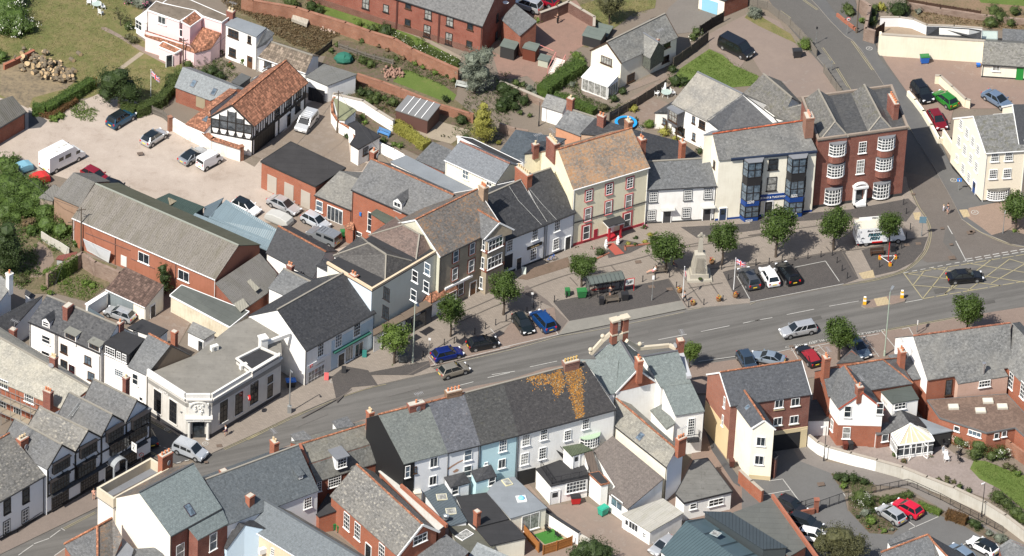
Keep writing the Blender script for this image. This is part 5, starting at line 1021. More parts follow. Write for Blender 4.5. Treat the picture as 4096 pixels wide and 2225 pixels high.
chimney(b,'A3 1160,310',.3,.3,.3,0,BR,z=5.2)
b=ext('garage','cream fronted brick garage with pale blue door at the top of the drive','garage','A3 1458,-58,2.7 1655,8,2.7 1840,-70,2.7 1650,-140,2.7',CR2,SLD);k=wallat(b,'A3 1545,50');panel(b,k,'A3 1545,40',2.4,2.0,plain((.25,.5,.65),.5,name='blue_door'),name='garage_door',z=1.0);band(b,wallat(b,'A3 1750,60'),1.3,2.5,BR,.04,'brick_side')
b=ext('outbuilding','hipped slate outbuilding behind the long cream wall','outbuilding','A4 1298,265,3.0 1300,195,3.2 1400,198,4.3 1612,210,4.3 1706,225,3.4 1700,296,3.0',WH,SLD)
b=house('cream_cottage','single-storey cream cottage with patchy slate roof and green door at right edge','cottage','A4 1707,473 2100,498','A4 1722,303 2115,327',2.25,30,CR2,slate((.18,.175,.16),.6,pale=.2,name='mossy_patch_slate',moss=.25),gut=BG)
win(b,'f','A4 1812,502',.9,.7,(2,1),UPVC,2);panel(b,'f','A4 1985,555',.95,2.0,plain((.02,.22,.04),.4,name='green_door'),.08,'door',z=1.0);band(b,'f',.12,.25,BG)
b=ext('greenhouse','small aluminium greenhouse beside the cottage at right edge','greenhouse','A4 1710,228,1.9 1822,232,1.9 1822,290,1.9 1708,285,1.9',clearglass((.6,.7,.65),.5),clearglass((.6,.7,.65),.5),trim=plain((.45,.5,.47),.4,metal=.5));b=ext('outbuilding','slate roofed shed above the cottage at right edge','outbuilding','A4 1860,210,3 2060,222,3 2060,310,2.4 1858,296,2.4',WH,SL)
b=house('cream_house','tall cream three-storey corner house with many small sash windows at right edge','house','F3 1106,830 1520,802','F3 982,462 1390,430',8.1,36,render((.78,.70,.56),.12),slate((.17,.17,.165),.45,pale=.15,name='spotted_slate',moss=.55),barge=WG,gut=WG,key='crt',fr=1.25)
win(b,'l','F3 862,545 922,632 980,718 1032,800 842,715 900,800 960,890 1015,968 882,988 940,1075',.8,1.2,(4,4),UPVC,1);win(b,'l','F3 822,880',.7,.8,(3,3),UPVC,2);win(b,'f','F3 1198,868 1337,860 1180,1040 1320,1032',.95,1.15,(4,4),UPVC,0)
o=P('F3 1228,1250')[0];p0,n,X=b.pl['f'];bow(b,'F3 1228,1250',2.9,.6,hit(o,p0+n*.4,n).z,1.35,cols=8,rows=4,nseg=9,cap=SLH);door(b,'l','F3 992,1185',.8,2.0,plain((.02,.06,.2),.5));band(b,'f',.2,.4,BG);band(b,'l',.2,.4,BG)
b=house('cream_house','cream gabled neighbour with smooth dark slates at the right edge','house','F3 1440,745 1700,738','F3 1375,345 1640,340',8.6,38,render((.78,.70,.56),.12),SLN,barge=WG)
# ---------------- buildings, south side ----------------
b=house('gabled_house','tall house with blue-green slate roof, single rooflight and blank cream gable, bottom left','house','H2 1205,1150 1850,795','H2 805,600 1490,232',8.0,36,BRD,SLG,ridge=plain((.07,.075,.08),.6,name='grey_ridge'),lw=render((.78,.73,.64),.06),fr=1.,roof2=SLO,gut=BG,key='gs')
c=ext('','','','H2 1418,1036,7.9 1850,795,7.9 1932,985,6.5 1547,1197,6.5',BRD,SLG,parent=b);k=wallat(c,'H2 1735,1220');win(c,k,'H2 1735,1215',1.1,2.0,(1,2),UPVC,3);win(b,'f','H2 1320,1350',1.2,2.0,(1,2),UPVC,2)
skylight(b,'H2 1440,820',.95,1.6,plain((.05,.04,.05),.5));ext('','','','H2 272,650,7.6 950,272,7.6 1180,410,7.6 482,795,7.6',render((.78,.73,.64),.06),LEADM,parent=b,par=1.4,parm=render((.55,.49,.38),.4))
chimney(b,'H2 1135,310',1.7,.8,2.3,3,BRO,POTC,z=8.6)
b=ext('brick_house','brick house with lichened slate hipped roof and clay ridges, bottom left corner','house','C1 470,1313,5.2 715,1180,7.4 715,1430,5.6 590,1500,4.6',BRO,SLM);ext('','','','C1 716,1181,7.4 826,1118,7.3 902,1262,6.4 835,1430,4.8 717,1430,5.6',BRO,SLO,parent=b)
T=[un(q,q[2])for q in P('C1 470,1310,5.3 716,1179,7.5 826,1117,7.4')];mb=MB();mb.bar(T[0],T[1],.25,.14);mb.bar(T[1],T[2],.25,.14);mb.bar(T[1],un(P('C1 716,1430')[0],5.7),.25,.14);mb.build('ridge_tiles',CLAYR,b.root)
b=ext('outbuilding','lead and slate roofed link against the blank cream gable','outbuilding','C1 902,1262,5.4 985,1345,5.2 935,1500,4.4 835,1430,4.8',WH,LEADM);ext('','','','C1 985,1345,4.6 1170,1332,4.8 1260,1480,4.2 940,1500,4.2',WH,SL,parent=b)
b=house('slate_roofed_house','wide house with blue-grey slate roof and tiny shed dormer above a white rear wall','house','H3 10,1018 1182,575','H2 1645,432 H3 925,0',6.3,38,WH2,slate((.115,.13,.14),.2,pale=.06,name='deep_slate'),ridge=STR,key='s3')
dormer(b,'H3 952,405',.8,.6,'shed',slate((.13,.145,.155),.2,name='deep_slate_cheek'),slate((.115,.13,.14),.2,pale=.06,name='deep_slate'),UPVC,(2,2));win(b,'f','H3 1040,725',1.0,1.3,(3,4),UPVC,0)
chimney(b,'H2 1865,480',.8,.7,1.8,0,BR,z=7.5);chimney(b,'C2 178,635',1.0,.7,1.6,2,BRO,POTB,z=8.5,rot=1)
b=ext('blue_gabled_house','pale blue rendered gabled house wedged between dark slate roofs, bottom left','house','H3 20,1310,3 250,1000,6.2 530,1055,5.2 330,930,5.4 0,880,5.8 -180,1200,3.2',render((.50,.62,.72),.1,name='pale_blue_wall'),SLD)
T=ground('H3 470,1330',2.6)[0];mb=MB();mb.box(T,(.95,.5,.75),.55);single('air_conditioner',mb,WG,'white air conditioning unit on the pale blue gabled house','air conditioner')
b=house('long_slate_building','long building with smooth grey-blue slate roof running down to the bottom edge','building','H3 203,986 1478,1760','H3 425,650 1700,1415',4.6,40,render((.62,.5,.36),.4),slate((.14,.16,.175),.12,pale=.04,name='long_slate'),roof2=slate((.19,.18,.155),.3,pale=.4,moss=.3,name='weathered_back_slate'),ridge=plain((.09,.1,.11),.6),gut=WG)
chimney(b,'H3 310,900',.9,.7,3.1,0,BRO,z=5.2,rot=1);win(b,'f','H3 603,1345',.5,.9,(2,3),UPVC,0)
b=house('brick_hall','orange brick hall with mottled patchy slate roof and tall white windows','hall','C2 587,955 1085,1401','C2 783,722 1269,1166',4.7,41,BRO,SLX,ridge=CLAYR,fr=.68,key='hall2')
win(b,'f','H3 1535,960 1670,1085 1975,1350',1.1,1.9,(3,4),UPVC,0);door(b,'f','H3 1810,1250',1.1,2.4,plain((.02,.02,.02),.5));win(b,'r','H4 480,1210',1.9,1.0,(3,2),UPVC,0)
mb=MB();a_,c_,d_=b.B,b.D,b.B+(b.D-b.B);mb.bar(b.B+b.ex*.1,b.D+b.ex*.1,.12,.28);e_=b.D+b.n*2.6-V((0,0,2.2));mb.bar(b.D+b.ex*.1,e_+b.ex*.1,.12,.28);mb.build('bargeboard',WG,b.root)
ext('','','','C2 945,770,4.6 1015,765,4.6 1448,1162,4.6 1385,1212,4.6',BRO,render((.5,.49,.46),.6),parent=b)
mb=MB();T=[un(q,5.1)for q in P('C2 1112,880 1450,1178')];mb.bar(T[0],T[1],.3,.5);mb.build('parapet',BRO,b.root)
b=ext('entrance_link','small black felted entrance link between the white rear wall and the mottled hall','extension','H3 1130,857,2.7 1300,600,3.5 1432,820,3.2 1178,905,2.6',BRO,FELTD)
b=house('mansard_house','brick house with steep double-pitched slate roof and lichened upper slope','house','C2 432,716 942,553','C2 362,578 882,420',7.4,28,BRO,slate((.17,.165,.145),.35,lich=.45,pale=.4,moss=.25,name='lichened_upper_slate'),ridge=CLAYR,key='man')
c=ext('','','','C2 432,714,7.4 942,551,7.4 972,702,5.2 490,852,5.2',BRO,slate((.16,.16,.15),.35,pale=.3,moss=.25,w=.22,h=.3,name='steep_slate'),parent=b,th=.12)
k=wallat(c,'C2 620,845');win(c,k,'C2 622,845',1.6,1.3,(5,4));win(c,k,'C2 508,885',.6,1.2,(2,4));mb=MB()
p0,n,X=c.pl[k];o=hit(P('C2 670,705')[0],p0-n*.2,n);mb.frame(o-n*.8,X,n,Z,(1.5,2.,1.7));d_=mb.build('dormer',WG,b.root);mb=MB();mb.frame(o-n*.7+Z*.93,X,n,Z,(1.9,2.4,.12));mb.build('roof',LEADM,d_);glaze(o+n*.22,X,n,1.25,1.4,(3,3),UPVC,b.root,1)
for s_ in('C2 298,502,7.9 392,472,8.5 470,538,8.5 330,548,7.9','C2 602,405,7.9 715,368,8.5 772,440,8.5 640,460,7.9'):ext('','','',s_,WH,SLM,parent=b,z0=6.5)
T=[un(q,q[2])for q in P('C2 362,572,9. 425,710,7.6')];mb=MB();mb.bar(T[0],T[1],.3,.5);mb.build('party_wall',BRO,b.root);chimney(b,'C2 882,425',.8,.7,1.8,2,BRO,POTB,z=9.3,rot=1)
DV=slate((.058,.055,.055),.25,pale=.05,lich=.15,name='tarred_slate')
e1,r1=P('C2 1135,722'),P('C2 945,355')
TER=[('C2 1135,722 1457,638','C2 945,357 1310,267',slate((.165,.18,.17),.22,pale=.15,name='greenish_slate'),WH2,'first of the terrace, white rear wall, greenish slates and tarred black gable'),('C2 1457,638 1697,580','C2 1310,267 1575,200',slate((.12,.125,.14),.35,lich=.45,pale=.1,name='orange_speckled_slate'),WH2,'second in the terrace, white rear wall with peeling brown patches and speckled slates'),('C2 1697,580 1978,508','C2 1575,200 1864,124',slate((.07,.07,.068),.35,pale=.1,moss=.15,name='spotted_dark_slate'),render((.48,.66,.70),.08,name='sky_blue_render'),'pale blue rear-walled house in the terrace under a dark spotted roof'),('C2 1978,508 C3 857,318','C2 1864,124 C3 628,-33',DV,WH,'last of the terrace, white rear wall, black roof with a broad orange lichen patch')]
for i,(e_,r_,rm,wm,lb)in enumerate(TER):
 q=[un(P(r_)[0],12.6)];b=house('terraced_house',lb,'house',e_,r_,8.3,38,wm,rm,zr=12.7,gut=BG if i else None,ridge=CLAYR if i in(0,1)else STR,lw=plain((.012,.012,.013),.7,name='black_tar')if i==0 else None,og=.0,fr=.45);TER[i]=b
win(TER[0],'f','H4 625,395',.95,1.2,(2,1));win(TER[0],'f','H4 427,478',.35,.8,(1,1),BROWNF);win(TER[0],'f','H4 615,590',.9,1.1,(2,1));win(TER[1],'f','H4 990,320 985,490',.95,1.3,(1,2));win(TER[2],'f','H4 1362,220',.95,1.4,(3,4));win(TER[2],'f','H4 1350,410',.9,1.1,(2,1));win(TER[2],'f','H4 1182,412',.45,.35,(2,1))
b=TER[0];mb=MB();p0,n,X=b.pl['f'];o=b.ends['f'][0];mb.frame(o+X*.75+Z*4.1+n*.02,X,n,Z,(1.5,.05,8.2));mb.build('tarred_strip',plain((.012,.012,.013),.7,name='black_tar'),b.root);win(b,'f','H4 345,495',.6,1.4,(1,2),out=.06)
b=TER[3];win(b,'f','H4 1607,160 1592,360',.95,1.4,(3,4),UPVC,2);win(b,'f','C3 322,503 497,508 630,425',.85,1.25,(3,4),UPVC,0);win(b,'f','C3 312,640',.9,1.4,(3,4),UPVC,0)
p0,n,X=TER[1].pl['f'];PB=render((.40,.24,.16),.4,name='bare_plaster')
for s_ in('C2 1450,755 1480,735 1530,705 1568,688 1570,696 1530,716 1485,745 1455,768','C2 1490,778 1520,755 1540,762 1530,775 1505,785'):mb=MB();mb.poly([hit(q,p0,n)+n*.015 for q in P(s_)][::-1]);mb.build('plaster_patch',PB,TER[1].root)
p0,n,X=b.pl['f'];mb=MB();Tl=[hit(q,p0,n)for q in P('C3 130,775 262,745')];mb.poly([Tl[0]+n*.03,V((Tl[0].x,Tl[0].y,.1))+n*.03,V((Tl[1].x,Tl[1].y,.1))+n*.03,Tl[1]+n*.03]);mb.build('passage_shade_panel',plain((.02,.02,.02),.9,name='passage_shade'),b.root)  # near-black face on the closed wall paints the shade inside the passage
bow(b,'C3 660,560',2.7,.8,hit(P('C3 665,560')[0],p0+n*.5,n).z,1.3,cols=7,rows=3,nseg=8,cap=plain((.32,.42,.30),.6,name='copper_green'))
LI=earth((.50,.23,.04),(.40,.185,.035),(.2,.12,.05),s1=1.5,s2=4,f3=.5,name='orange_lichen')
p0,n,X=b.pl['rf'];n=n if n.z>0 else-n;rr=random.Random(3);mb=MB()
u=xy(X).normalized();v_=n.cross(u);ce={}
if v_.z<0:v_=-v_
for i in range(9000):
 t=rr.random();cx,cy=535+50*t+rr.gauss(0,27*(1.2-t*.8)),370*t+rr.gauss(0,12)
 if rr.random()<.16:cx,cy=rr.gauss(425,22),110+rr.gauss(0,40)
 elif rr.random()<.07:cx,cy=rr.gauss(300,60),60+abs(rr.gauss(0,38))
 o=hit(src('C3',cx,cy),p0,n);ku,kv=int((o-p0).dot(u)/.16),int((o-p0).dot(v_)/.13);ce[(ku,kv)]=ce.get((ku,kv),0)+1
vm=(b.C-b.A).dot(v_)
for(ku,kv),c_ in ce.items():
 if(kv+1)*.13>vm-.1 or kv<1 or(c_<2 and rr.random()<.55):continue
 o=p0+u*ku*.16+v_*kv*.13+n*(.02+rr.random()*.004);w_=rr.uniform(.06,.18);h_=rr.uniform(.07,.15);s_=u*rr.uniform(-.03,.03);mb.poly([o,o+u*w_+s_,o+u*w_+v_*h_,o+v_*h_-s_],0 if c_>1 and rr.random()<.75 else rr.choice((1,2)))
mb.build('lichen',[LI,plain((.36,.16,.03),.9,name='rust_lichen'),plain((.30,.22,.12),.9,name='dull_lichen')],b.root)
chimney(TER[0],'C2 1222,320',2.1,.8,.9,1,BRD,z=12.2);chimney(TER[1],'C2 1495,235',2.0,.8,1.1,4,brick((.3,.16,.09),(.2,.13,.08),name='mossy_brick'),z=12.2);chimney(b,'G1 85,610',2.0,.9,1.2,5,brick((.3,.13,.1),(.2,.1,.08)),plain((.45,.3,.1),.8),z=12.2);
for s_,wm,l in(('H4 735,556,4.6 950,500,5.0 1017,610,4.0 805,672,4.0',WH2,1),('H4 1020,490,4.9 1237,420,5.3 1297,545,4.3 1075,607,4.3',render((.48,.66,.70),.08,name='sky_blue_render'),2)):
 c=ext('','','',s_,wm,SLD,parent=TER[l]);k=wallat(c,'H4 850,705' if l==1 else 'H4 1180,640');win(c,k,'H4 852,700' if l==1 else 'H4 1245,600',.85,.95,(1,2))
mb=MB();o=un(P('H4 440,690')[0],3.6);mb.box(o,(1.0,1.7,.12),.3);mb.box(o-V((0,0,.8)),(.9,1.6,1.5),.3);mb.build('roof_lantern',[plain((.6,.55,.45),.5)],TER[0].root)
b=ext('seamed_roof_extension','dark blue-grey ribbed metal roof extension with two cream rooflights','extension','H4 495,690,3.0 735,625,3.6 985,1026,3.3 775,1082,2.7',WH2,seam((.10,.125,.145),.4))
skylight(b,'H4 713,773 812,925',1.3,1.1,plain((.55,.52,.38),.5,name='cream_panel'),2);mb=MB();o=un(P('H4 750,1000')[0],3.2);mb.cyl(o,o+V((0,0,.5)),.35,.3,10);mb.blob(o+V((.1,-.2,.6)),(.45,.35,.25));mb.build('vent_cowl',plain((.4,.43,.45),.3,metal=.6),b.root)
b=ext('flat_roofed_extension','black felt flat roof with lone brick chimney behind the pale blue house','extension','H4 862,762,3.1 1190,718,3.1 1430,1000,3.1 1065,1092,3.1 985,1028,3.1',WH,FELTD);chimney(b,'H4 1083,1065',.7,.6,2.0,0,BRO,z=3.1)
b=ext('flat_roofed_extension','lower black felt roof beside the little courtyard of artificial grass','extension','H4 1066,1092,2.9 1437,1005,2.9 1612,1202,2.9 1230,1287,2.9',CR2,FELTD)
b=ext('flat_roofed_extension','pale grey membrane roof with blue domed rooflight','extension','H4 1192,716,3.3 1290,590,3.3 1480,550,3.3 1835,882,3.3 1442,997,3.3',CR2,FELTL)
k=wallat(b,'H4 1660,1030');win(b,k,'H4 1655,1030',2.2,1.9,(2,1),UPVC,2);mb=MB();o=un(P('H4 1560,790')[0],3.35);mb.box(o,(1.2,1.2,.2),.25);s_=mb.build('skylight',WG,b.root);mb=MB();mb.blob(o+V((0,0,.1)),(.45,.45,.35));mb.build('pane',plain((.2,.5,.75),.1,name='blue_dome'),s_)
skylight(b,'H4 1408,617',1.0,1.3,plain((.6,.55,.35),.5),2)
b=ext('flat_roofed_extension','mossy grey flat roof with white rooflight at the bottom edge','extension','H4 775,1082,2.6 985,1030,2.6 1290,1280,2.6 1180,1480,2.6 900,1300,2.6',render((.4,.38,.33)),felt((.13,.13,.105),.2));skylight(b,'H4 952,1178',1.3,2.0,WG,2)
b=ext('slate_roofed_outbuilding','plain grey slate roof with small square vents at the bottom edge','outbuilding','H4 450,1392,3.4 760,1165,4.6 1003,1350,4.6 700,1650,3.2',BR,SL);b=ext('slate_roofed_outbuilding','pale slate roof at the bottom edge beside the little courtyard','outbuilding','H4 960,1460,3.0 1090,1250,4.2 1430,1399,4.2 1420,1560,3',CR2,slate((.24,.26,.27),.15,name='light_blue_slate'))
b=ext('roof_terrace','white-walled ground floor room carrying a black roof terrace with iron railings','extension','C3 262,755 372,882 655,822 640,740 440,690',WH,FELTD,h=3.0)
k=wallat(b,'C3 570,880');win(b,k,'C3 560,885',2.4,1.3,(6,3),UPVC,1);k2=wallat(b,'C3 320,900');door(b,k,'C3 405,925',1.2,2.0,WG)
def rail(root,s_,z0_,h_,m,posts=1.2,bars=True,name='railing',tag_=None):
 T=[un(q,z0_ if q[2]is None else q[2])for q in P(s_)];mb=MB()
 for i in range(len(T)-1):
  a,d=T[i],T[i+1];L=(d-a).length;mb.bar(a+Z*h_,d+Z*h_,.05,.05);mb.bar(a+Z*.12,d+Z*.12,.04,.04);k=max(1,int(L/posts))
  for j in range(k+1):p=a.lerp(d,j/k);mb.bar(p,p+Z*h_,.06,.06)
  if bars:
   k=max(1,int(L/.18))
   for j in range(k):p=a.lerp(d,j/k);mb.bar(p+Z*.1,p+Z*h_,.022,.022)
 return mb.build(name,m,root)if root is not None else single(name,mb,m,*tag_)
IRON=plain((.025,.025,.028),.5,name='black_iron');rail(b.root,'C3 300,745 382,868 650,812 650,765',3.05,1.0,IRON)
c=ext('','','','C3 460,592,5.3 528,662,5.1 682,615,5.1 598,568,5.4',WH,corr((.13,.16,.10),.3,.2,moss=.6),parent=b,z0=3.);door(c,'f','C3 560,705',.8,1.9,WG,z0=3.05);c=ext('','','','C3 620,640,4.9 682,625,5.0 728,775,3.6 665,790,3.5',WH,seam((.13,.10,.08),.35),parent=b)
ext('','','','C3 652,788,3.5 730,775,3.6 806,857,3.4 742,872,3.3',WH,FELTD,parent=b,trim=CLAYR)
mb=MB();T=[un(q,q[2])for q in P('C3 300,560,5.3 372,545,5.3 470,670,3.1')];mb.bar(T[0],T[1],.7,.06);mb.bar(T[1],T[2],.7,.08)
for a,d in((T[0],T[1]),(T[1],T[2])):mb.bar(a+Z*.9,d+Z*.9,.05,.05);[mb.bar(a.lerp(d,t),a.lerp(d,t)+Z*.9,.05,.05)for t in(0,.33,.66,1)]
mb.build('fire_escape',IRON,b.root)
b=house('slate_wing','rear wing with patchy stone-grey slate roof, clay ridge and blue-white end wall','house','C3 833,430 1226,743','C3 856,238 1297,612',5.6,36,render((.72,.68,.58)),slate((.24,.23,.20),.35,pale=.4,name='stone_grey_slate'),ridge=CLAYR,rw=render((.60,.65,.74),.1,name='blue_white_render'),gut=BG)
skylight(b,'C3 1035,520',.9,1.1,None,3);chimney(b,'C3 1328,600',1.2,.7,1.4,3,BRO,POTC,z=7.4,rot=1)
b=ext('kitchen_wing','long white wing with brown tiled single-pitch roof and dark solar panel strip','extension','C3 828,513,5.2 1208,826,4.4 940,1052,2.5 797,936,2.7 850,885,3.0 690,625,4.2',WH,slate((.17,.145,.13),.12,pale=.02,name='grey_brown_plain_tile'))
T=[un(q,5.0-.0)for q in P('C3 828,548 855,548 1120,780 1070,808 810,590')];T=[hit(q,b.T[0],(b.T[1]-b.T[0]).cross(b.T[2]-b.T[0]).normalized())+Z*.06 for q in P('C3 828,548 850,552 1125,785 1065,808 808,590')];mb=MB();mb.slab(T,.05);mb.build('solar_panels',slate((.085,.10,.12),.1,name='panel_slate'),b.root);win(b,wallat(b,'C3 865,1020'),'C3 862,1010',1.9,1.2,(2,1),UPVC,3)
b=ext('lean_to','white lean-to with pale corrugated canopy roof beside the rear lane','extension','C3 893,1085,2.2 1200,972,2.9 1352,1080,2.9 1105,1222,2.2',WH,corr((.52,.50,.45),.25,.3,spots=.1,moss=.5));k=wallat(b,'C3 985,1180');win(b,k,'C3 985,1180',1.4,.9,(3,1));win(b,k,'C3 1065,1245',.5,.6,(2,2));door(b,k,'C3 935,1160',.7,1.9,WG)
b=ext('flat_roofed_extension','single-storey white extension with weathered grey flat roof and black edging','extension','C3 1290,940,2.9 1355,1007,2.9 1712,922,2.9 1528,676,2.9 1425,692,2.9',WH,FELTG,trim=BG);k=wallat(b,'C3 1590,1000');win(b,k,'C3 1590,1000',1.8,.8,(3,2));win(b,k,'C3 1422,1030',.8,.7,(1,2))
BM=seam((.085,.125,.14),.42,rough=.4);b=ext('metal_roofed_building','modern building with dark teal standing seam metal roofs at the bottom edge','building','C3 1370,1138,5.4 1182,1362,3.6 1560,1700,3.6 1785,1445,5.4',WH,BM);ext('','','','C3 1370,1138,5.4 1500,1118,4.7 1960,1440,4.7 1785,1445,5.4',WH,seam((.08,.12,.14),3.),parent=b);ext('','','','C3 1495,1068,5.5 1697,1073,5.5 C4 278,1335,5.5 95,1347,5.5',plain((.05,.06,.065),.5),seam((.06,.075,.085),.42),parent=b)
skylight(b,'C3 1590,1235',1.,1.3,plain((.3,.35,.35),.5),2,pl='rf')
b=ext('flat_roofed_building','large grey felt roof with brick parapet beside the gated car park','building','C3 1712,1078,4.4 C4 165,972,4.5 418,1327,4.5 290,1402,4.4 0,1180,4.4',BR,felt((.14,.145,.135),.15));mb=MB();T=[un(q,4.8)for q in P('C4 165,955 500,1420')];mb.bar(T[0],T[1],.3,.6);mb.build('parapet',BRO,b.root)
GS=slate((.19,.22,.215),.15,pale=.06,name='sage_slate');b=house('gabled_building','large white building with sage green slate roofs, ball finials and twin stone-capped chimneys','building','G1 345,470 570,867','G1 600,262 812,611',8.0,46,WH,GS,roof2=slate((.07,.08,.085),.2,name='shaded_slate')if False else None,barge=WG,key='x',rw=WH,ridge=plain((.1,.1,.11),.6))
p0,n,X=b.pl['r'];mb=MB();zz=b.zr
q0,q1=b.ends['r'];mb.poly([q0+Z*8.05+n*.03,q1+Z*8.05+n*.03,(q0+q1)/2+Z*(b.zr-.12)+n*.03]);mb.build('brick_gable',BRO,b.root)
house('','','','G1 1055,806 1387,756','G1 868,476 1240,412',8.0,36,WH,GS,parent=b,ridge=plain((.1,.1,.11),.6));c=house('','','','G1 1213,1111 1532,1063','G1 1078,803 1390,760',6.5,36,WH,GS,typ='mono',parent=b);win(c,'f','G1 1383,1225',.8,2.0,(3,6),UPVC,0,sill=False)
ext('','','','G1 150,505,9.6 606,508,9.9 568,868,8.0 505,881,8.0 300,600,9.1',WH,GS,parent=b);ext('','','','G1 942,1050,4.6 1072,985,5.6 1215,1190,5.6 1115,1252,4.6',WH,slate((.17,.185,.175),.2,pale=.15,name='small_sage_slate'),parent=b)
STC=render((.52,.46,.36),.5);mb=MB();T=[un(q,q[2])for q in P('G1 300,445,8.6 430,300,10.6 520,225,11.8 690,305,11.4 830,385,9.2 1150,355,8.8 1240,395,8.8')]
for i in(0,1,3,4,5):mb.bar(T[i],T[i+1],.4,.45)
for i,q in enumerate(T):
 if i in(0,1,4):mb.cyl(q,q+Z*.5,.14);mb.blob(q+Z*.65,.3,10,6)
mb.build('parapet',STC,b.root);mb=MB();T=[un(q,8.6)for q in P('G1 1262,400 1362,700')];mb.bar(T[0],T[1],.6,.4);mb.build('gable_parapet',render((.4,.41,.43)),b.root)
o=un(P('G1 605,255')[0],11.3);ax=(un(P('G1 680,235')[0],11.3)-o);ax.z=0;ax.normalize()
for s_ in(-1,1):
 q=o+ax*s_*.75;mb=MB();Y=V((-ax.y,ax.x,0));mb.frame(q+Z*.9,ax,Y,Z,(.75,.7,3.4));mb.frame(q+Z*2.75,ax,Y,Z,(1.05,.95,.25),1);mb.frame(q+Z*.6,ax,Y,Z,(.85,.8,.2),1);mb.build('chimney',[BR,STC],b.root)
mb=MB();mb.frame(o+Z*2.75,ax,Y,Z,(1.,.7,.2));mb.frame(o-Z*.0,ax,Y,Z,(.8,.7,1.),0);mb.build('chimney_link',STC,b.root)
chimney(b,'G1 815,655',1.2,.7,2.1,2,BRO,POTC,z=10.2,capm=STC);chimney(b,'G1 1262,405',.8,.8,1.5,0,BR,z=9.0,capm=STC)
mb=MB();T=[un(q,2.6)for q in P('C3 1375,520 1460,520 1470,555 1380,560')];mb.slab(T,.12);mb.build('balcony',IRON,b.root);rail(b.root,'C3 1375,556 1465,548 1462,515',2.7,1.0,IRON,name='balcony_railing')
b=house('brick_flats','brick and cream flats over a drive-through arch with dark slate roof and clay ridge','apartment building','C3 1697,296 C4 452,208','C3 1618,45 C4 378,-45',8.3,38,brick((.27,.09,.065),(.21,.07,.055),name='brown_red_brick'),slate((.085,.09,.10),.3,pale=.08,lich=.1,name='flats_slate'),ridge=CLAYR,barge=WG,key='arch',lw=brick((.42,.16,.10),(.35,.13,.09),name='salmon_brick'))
SST=render((.58,.48,.30),.2,name='sandstone');win(b,'f','C4 213,275 333,262 203,405 323,392',1.0,.95,(2,1),UPVC,0,sur=None);p0,n,X=b.pl['f']
mb=MB();
for q in P('C4 213,318 333,295 203,440 323,428'):o=hit(q,p0,n);mb.frame(o+n*.06,X,n,Z,(1.4,.12,.15));
mb.build('stone_sills',SST,b.root);zb=hit(P('C4 300,475')[0],p0,n).z;band(b,'f',zb,.6,SST,.08,'stone_band',.45);mb=MB();q0,q1=b.ends['f'];q0,q1=(q0,q1)if q0.x<q1.x else(q1,q0);L=(q1-q0).length
u0,u1=(xy(hit(P('C4 165,560')[0],p0,n))-q0).dot(X),(xy(hit(P('C4 368,560')[0],p0,n))-q0).dot(X);mb.frame(q0+X*(u0+u1)/2+Z*(zb/2-.15)+n*.04,X,n,Z,(u1-u0,.04,zb-.4));mb.build('archway_shade_panel',plain((.02,.02,.022),.9,name='passage_shade'),b.root)  # shade under the arch painted as a dark panel over solid wall
mb=MB();mb.frame(q1-X*.45+Z*zb/2+n*.06,X,n,Z,(.85,.12,zb));mb.build('stone_pier',SST,b.root);band(b,'l',2.2,4.4,render((.62,.50,.30),.25,name='buff_stone'),.04,'stone_base');win(b,'l','C3 1655,265 1642,400',.4,1.3,(1,2),UPVC,2)
c=house('','','','C3 1735,298 1852,456','C3 1797,178 1946,398',8.0,42,CR2,slate((.085,.09,.10),.3,pale=.08,lich=.1,name='flats_slate'),parent=b,ridge=CLAYR,barge=WG);win(c,'r','C4 80,553 67,690',1.0,1.1,(2,1),UPVC,0);band(c,'r',.35,.7,SST);skylight(c,'C3 1825,305',.7,.8)
b=ext('brick_porch','narrow brick lobby with dark roof at the foot of the cream stair tower','porch','C4 145,640,3.3 165,620,3.4 210,660,3.3 190,690,3.2',brick((.27,.09,.065),(.21,.07,.055),name='brown_red_brick'),FELTD)
b=house('brick_villa','orange brick and white rendered villa with steep slate roofs and red bargeboards','house','G2 165,580 320,806','G2 370,440 525,668',5.9,44,BRO,SL,ridge=CLAYR,barge=plain((.33,.08,.05),.5,name='red_bargeboard'),key='villa',lw=BRO)
p0,n,X=b.pl['r'];q0,q1=b.ends['r'];mb=MB();mb.poly([q0+Z*3.3+n*.03,q1+Z*3.3+n*.03,q1+Z*6.0+n*.03,(q0+q1)/2+Z*(b.zr-.1)+n*.03,q0+Z*6.0+n*.03]);mb.build('white_render',WH,b.root);p0,n,X=b.pl['f'];q0,q1=b.ends['f'];mb=MB();mb.frame((q0+q1)/2+Z*4.65+n*.02,X,n,Z,((q1-q0).length,.04,2.6));mb.build('white_render',WH,b.root)
win(b,'r','G2 398,825 667,800',.8,1.4,(1,2),UPVC,0,out=.06);win(b,'r','G2 388,1005',.9,1.4,(1,2),UPVC,2);win(b,'f','G2 270,940',.7,1.3,(1,2),UPVC,2)
house('','','','G2 235,703 945,593','G2 190,480 690,394',5.9,40,BRO,SL,typ='hipr',parent=b,ridge=CLAYR);c=ext('','','','G2 660,645,5.3 930,612,5.5 996,722,5.2 770,762,5.2',WH,felt((.10,.115,.105),.15),parent=b);win(c,wallat(c,'G2 835,780'),'G2 835,780',1.4,.8,(3,2))
ext('','','','G2 305,425,5.8 430,306,7.4 537,402,5.8',BRO,SLM,parent=b);chimney(b,'G2 213,470',.9,.8,1.7,2,BRO,z=8.6);chimney(b,'G2 492,680',.9,.8,1.1,1,BR,z=8.)
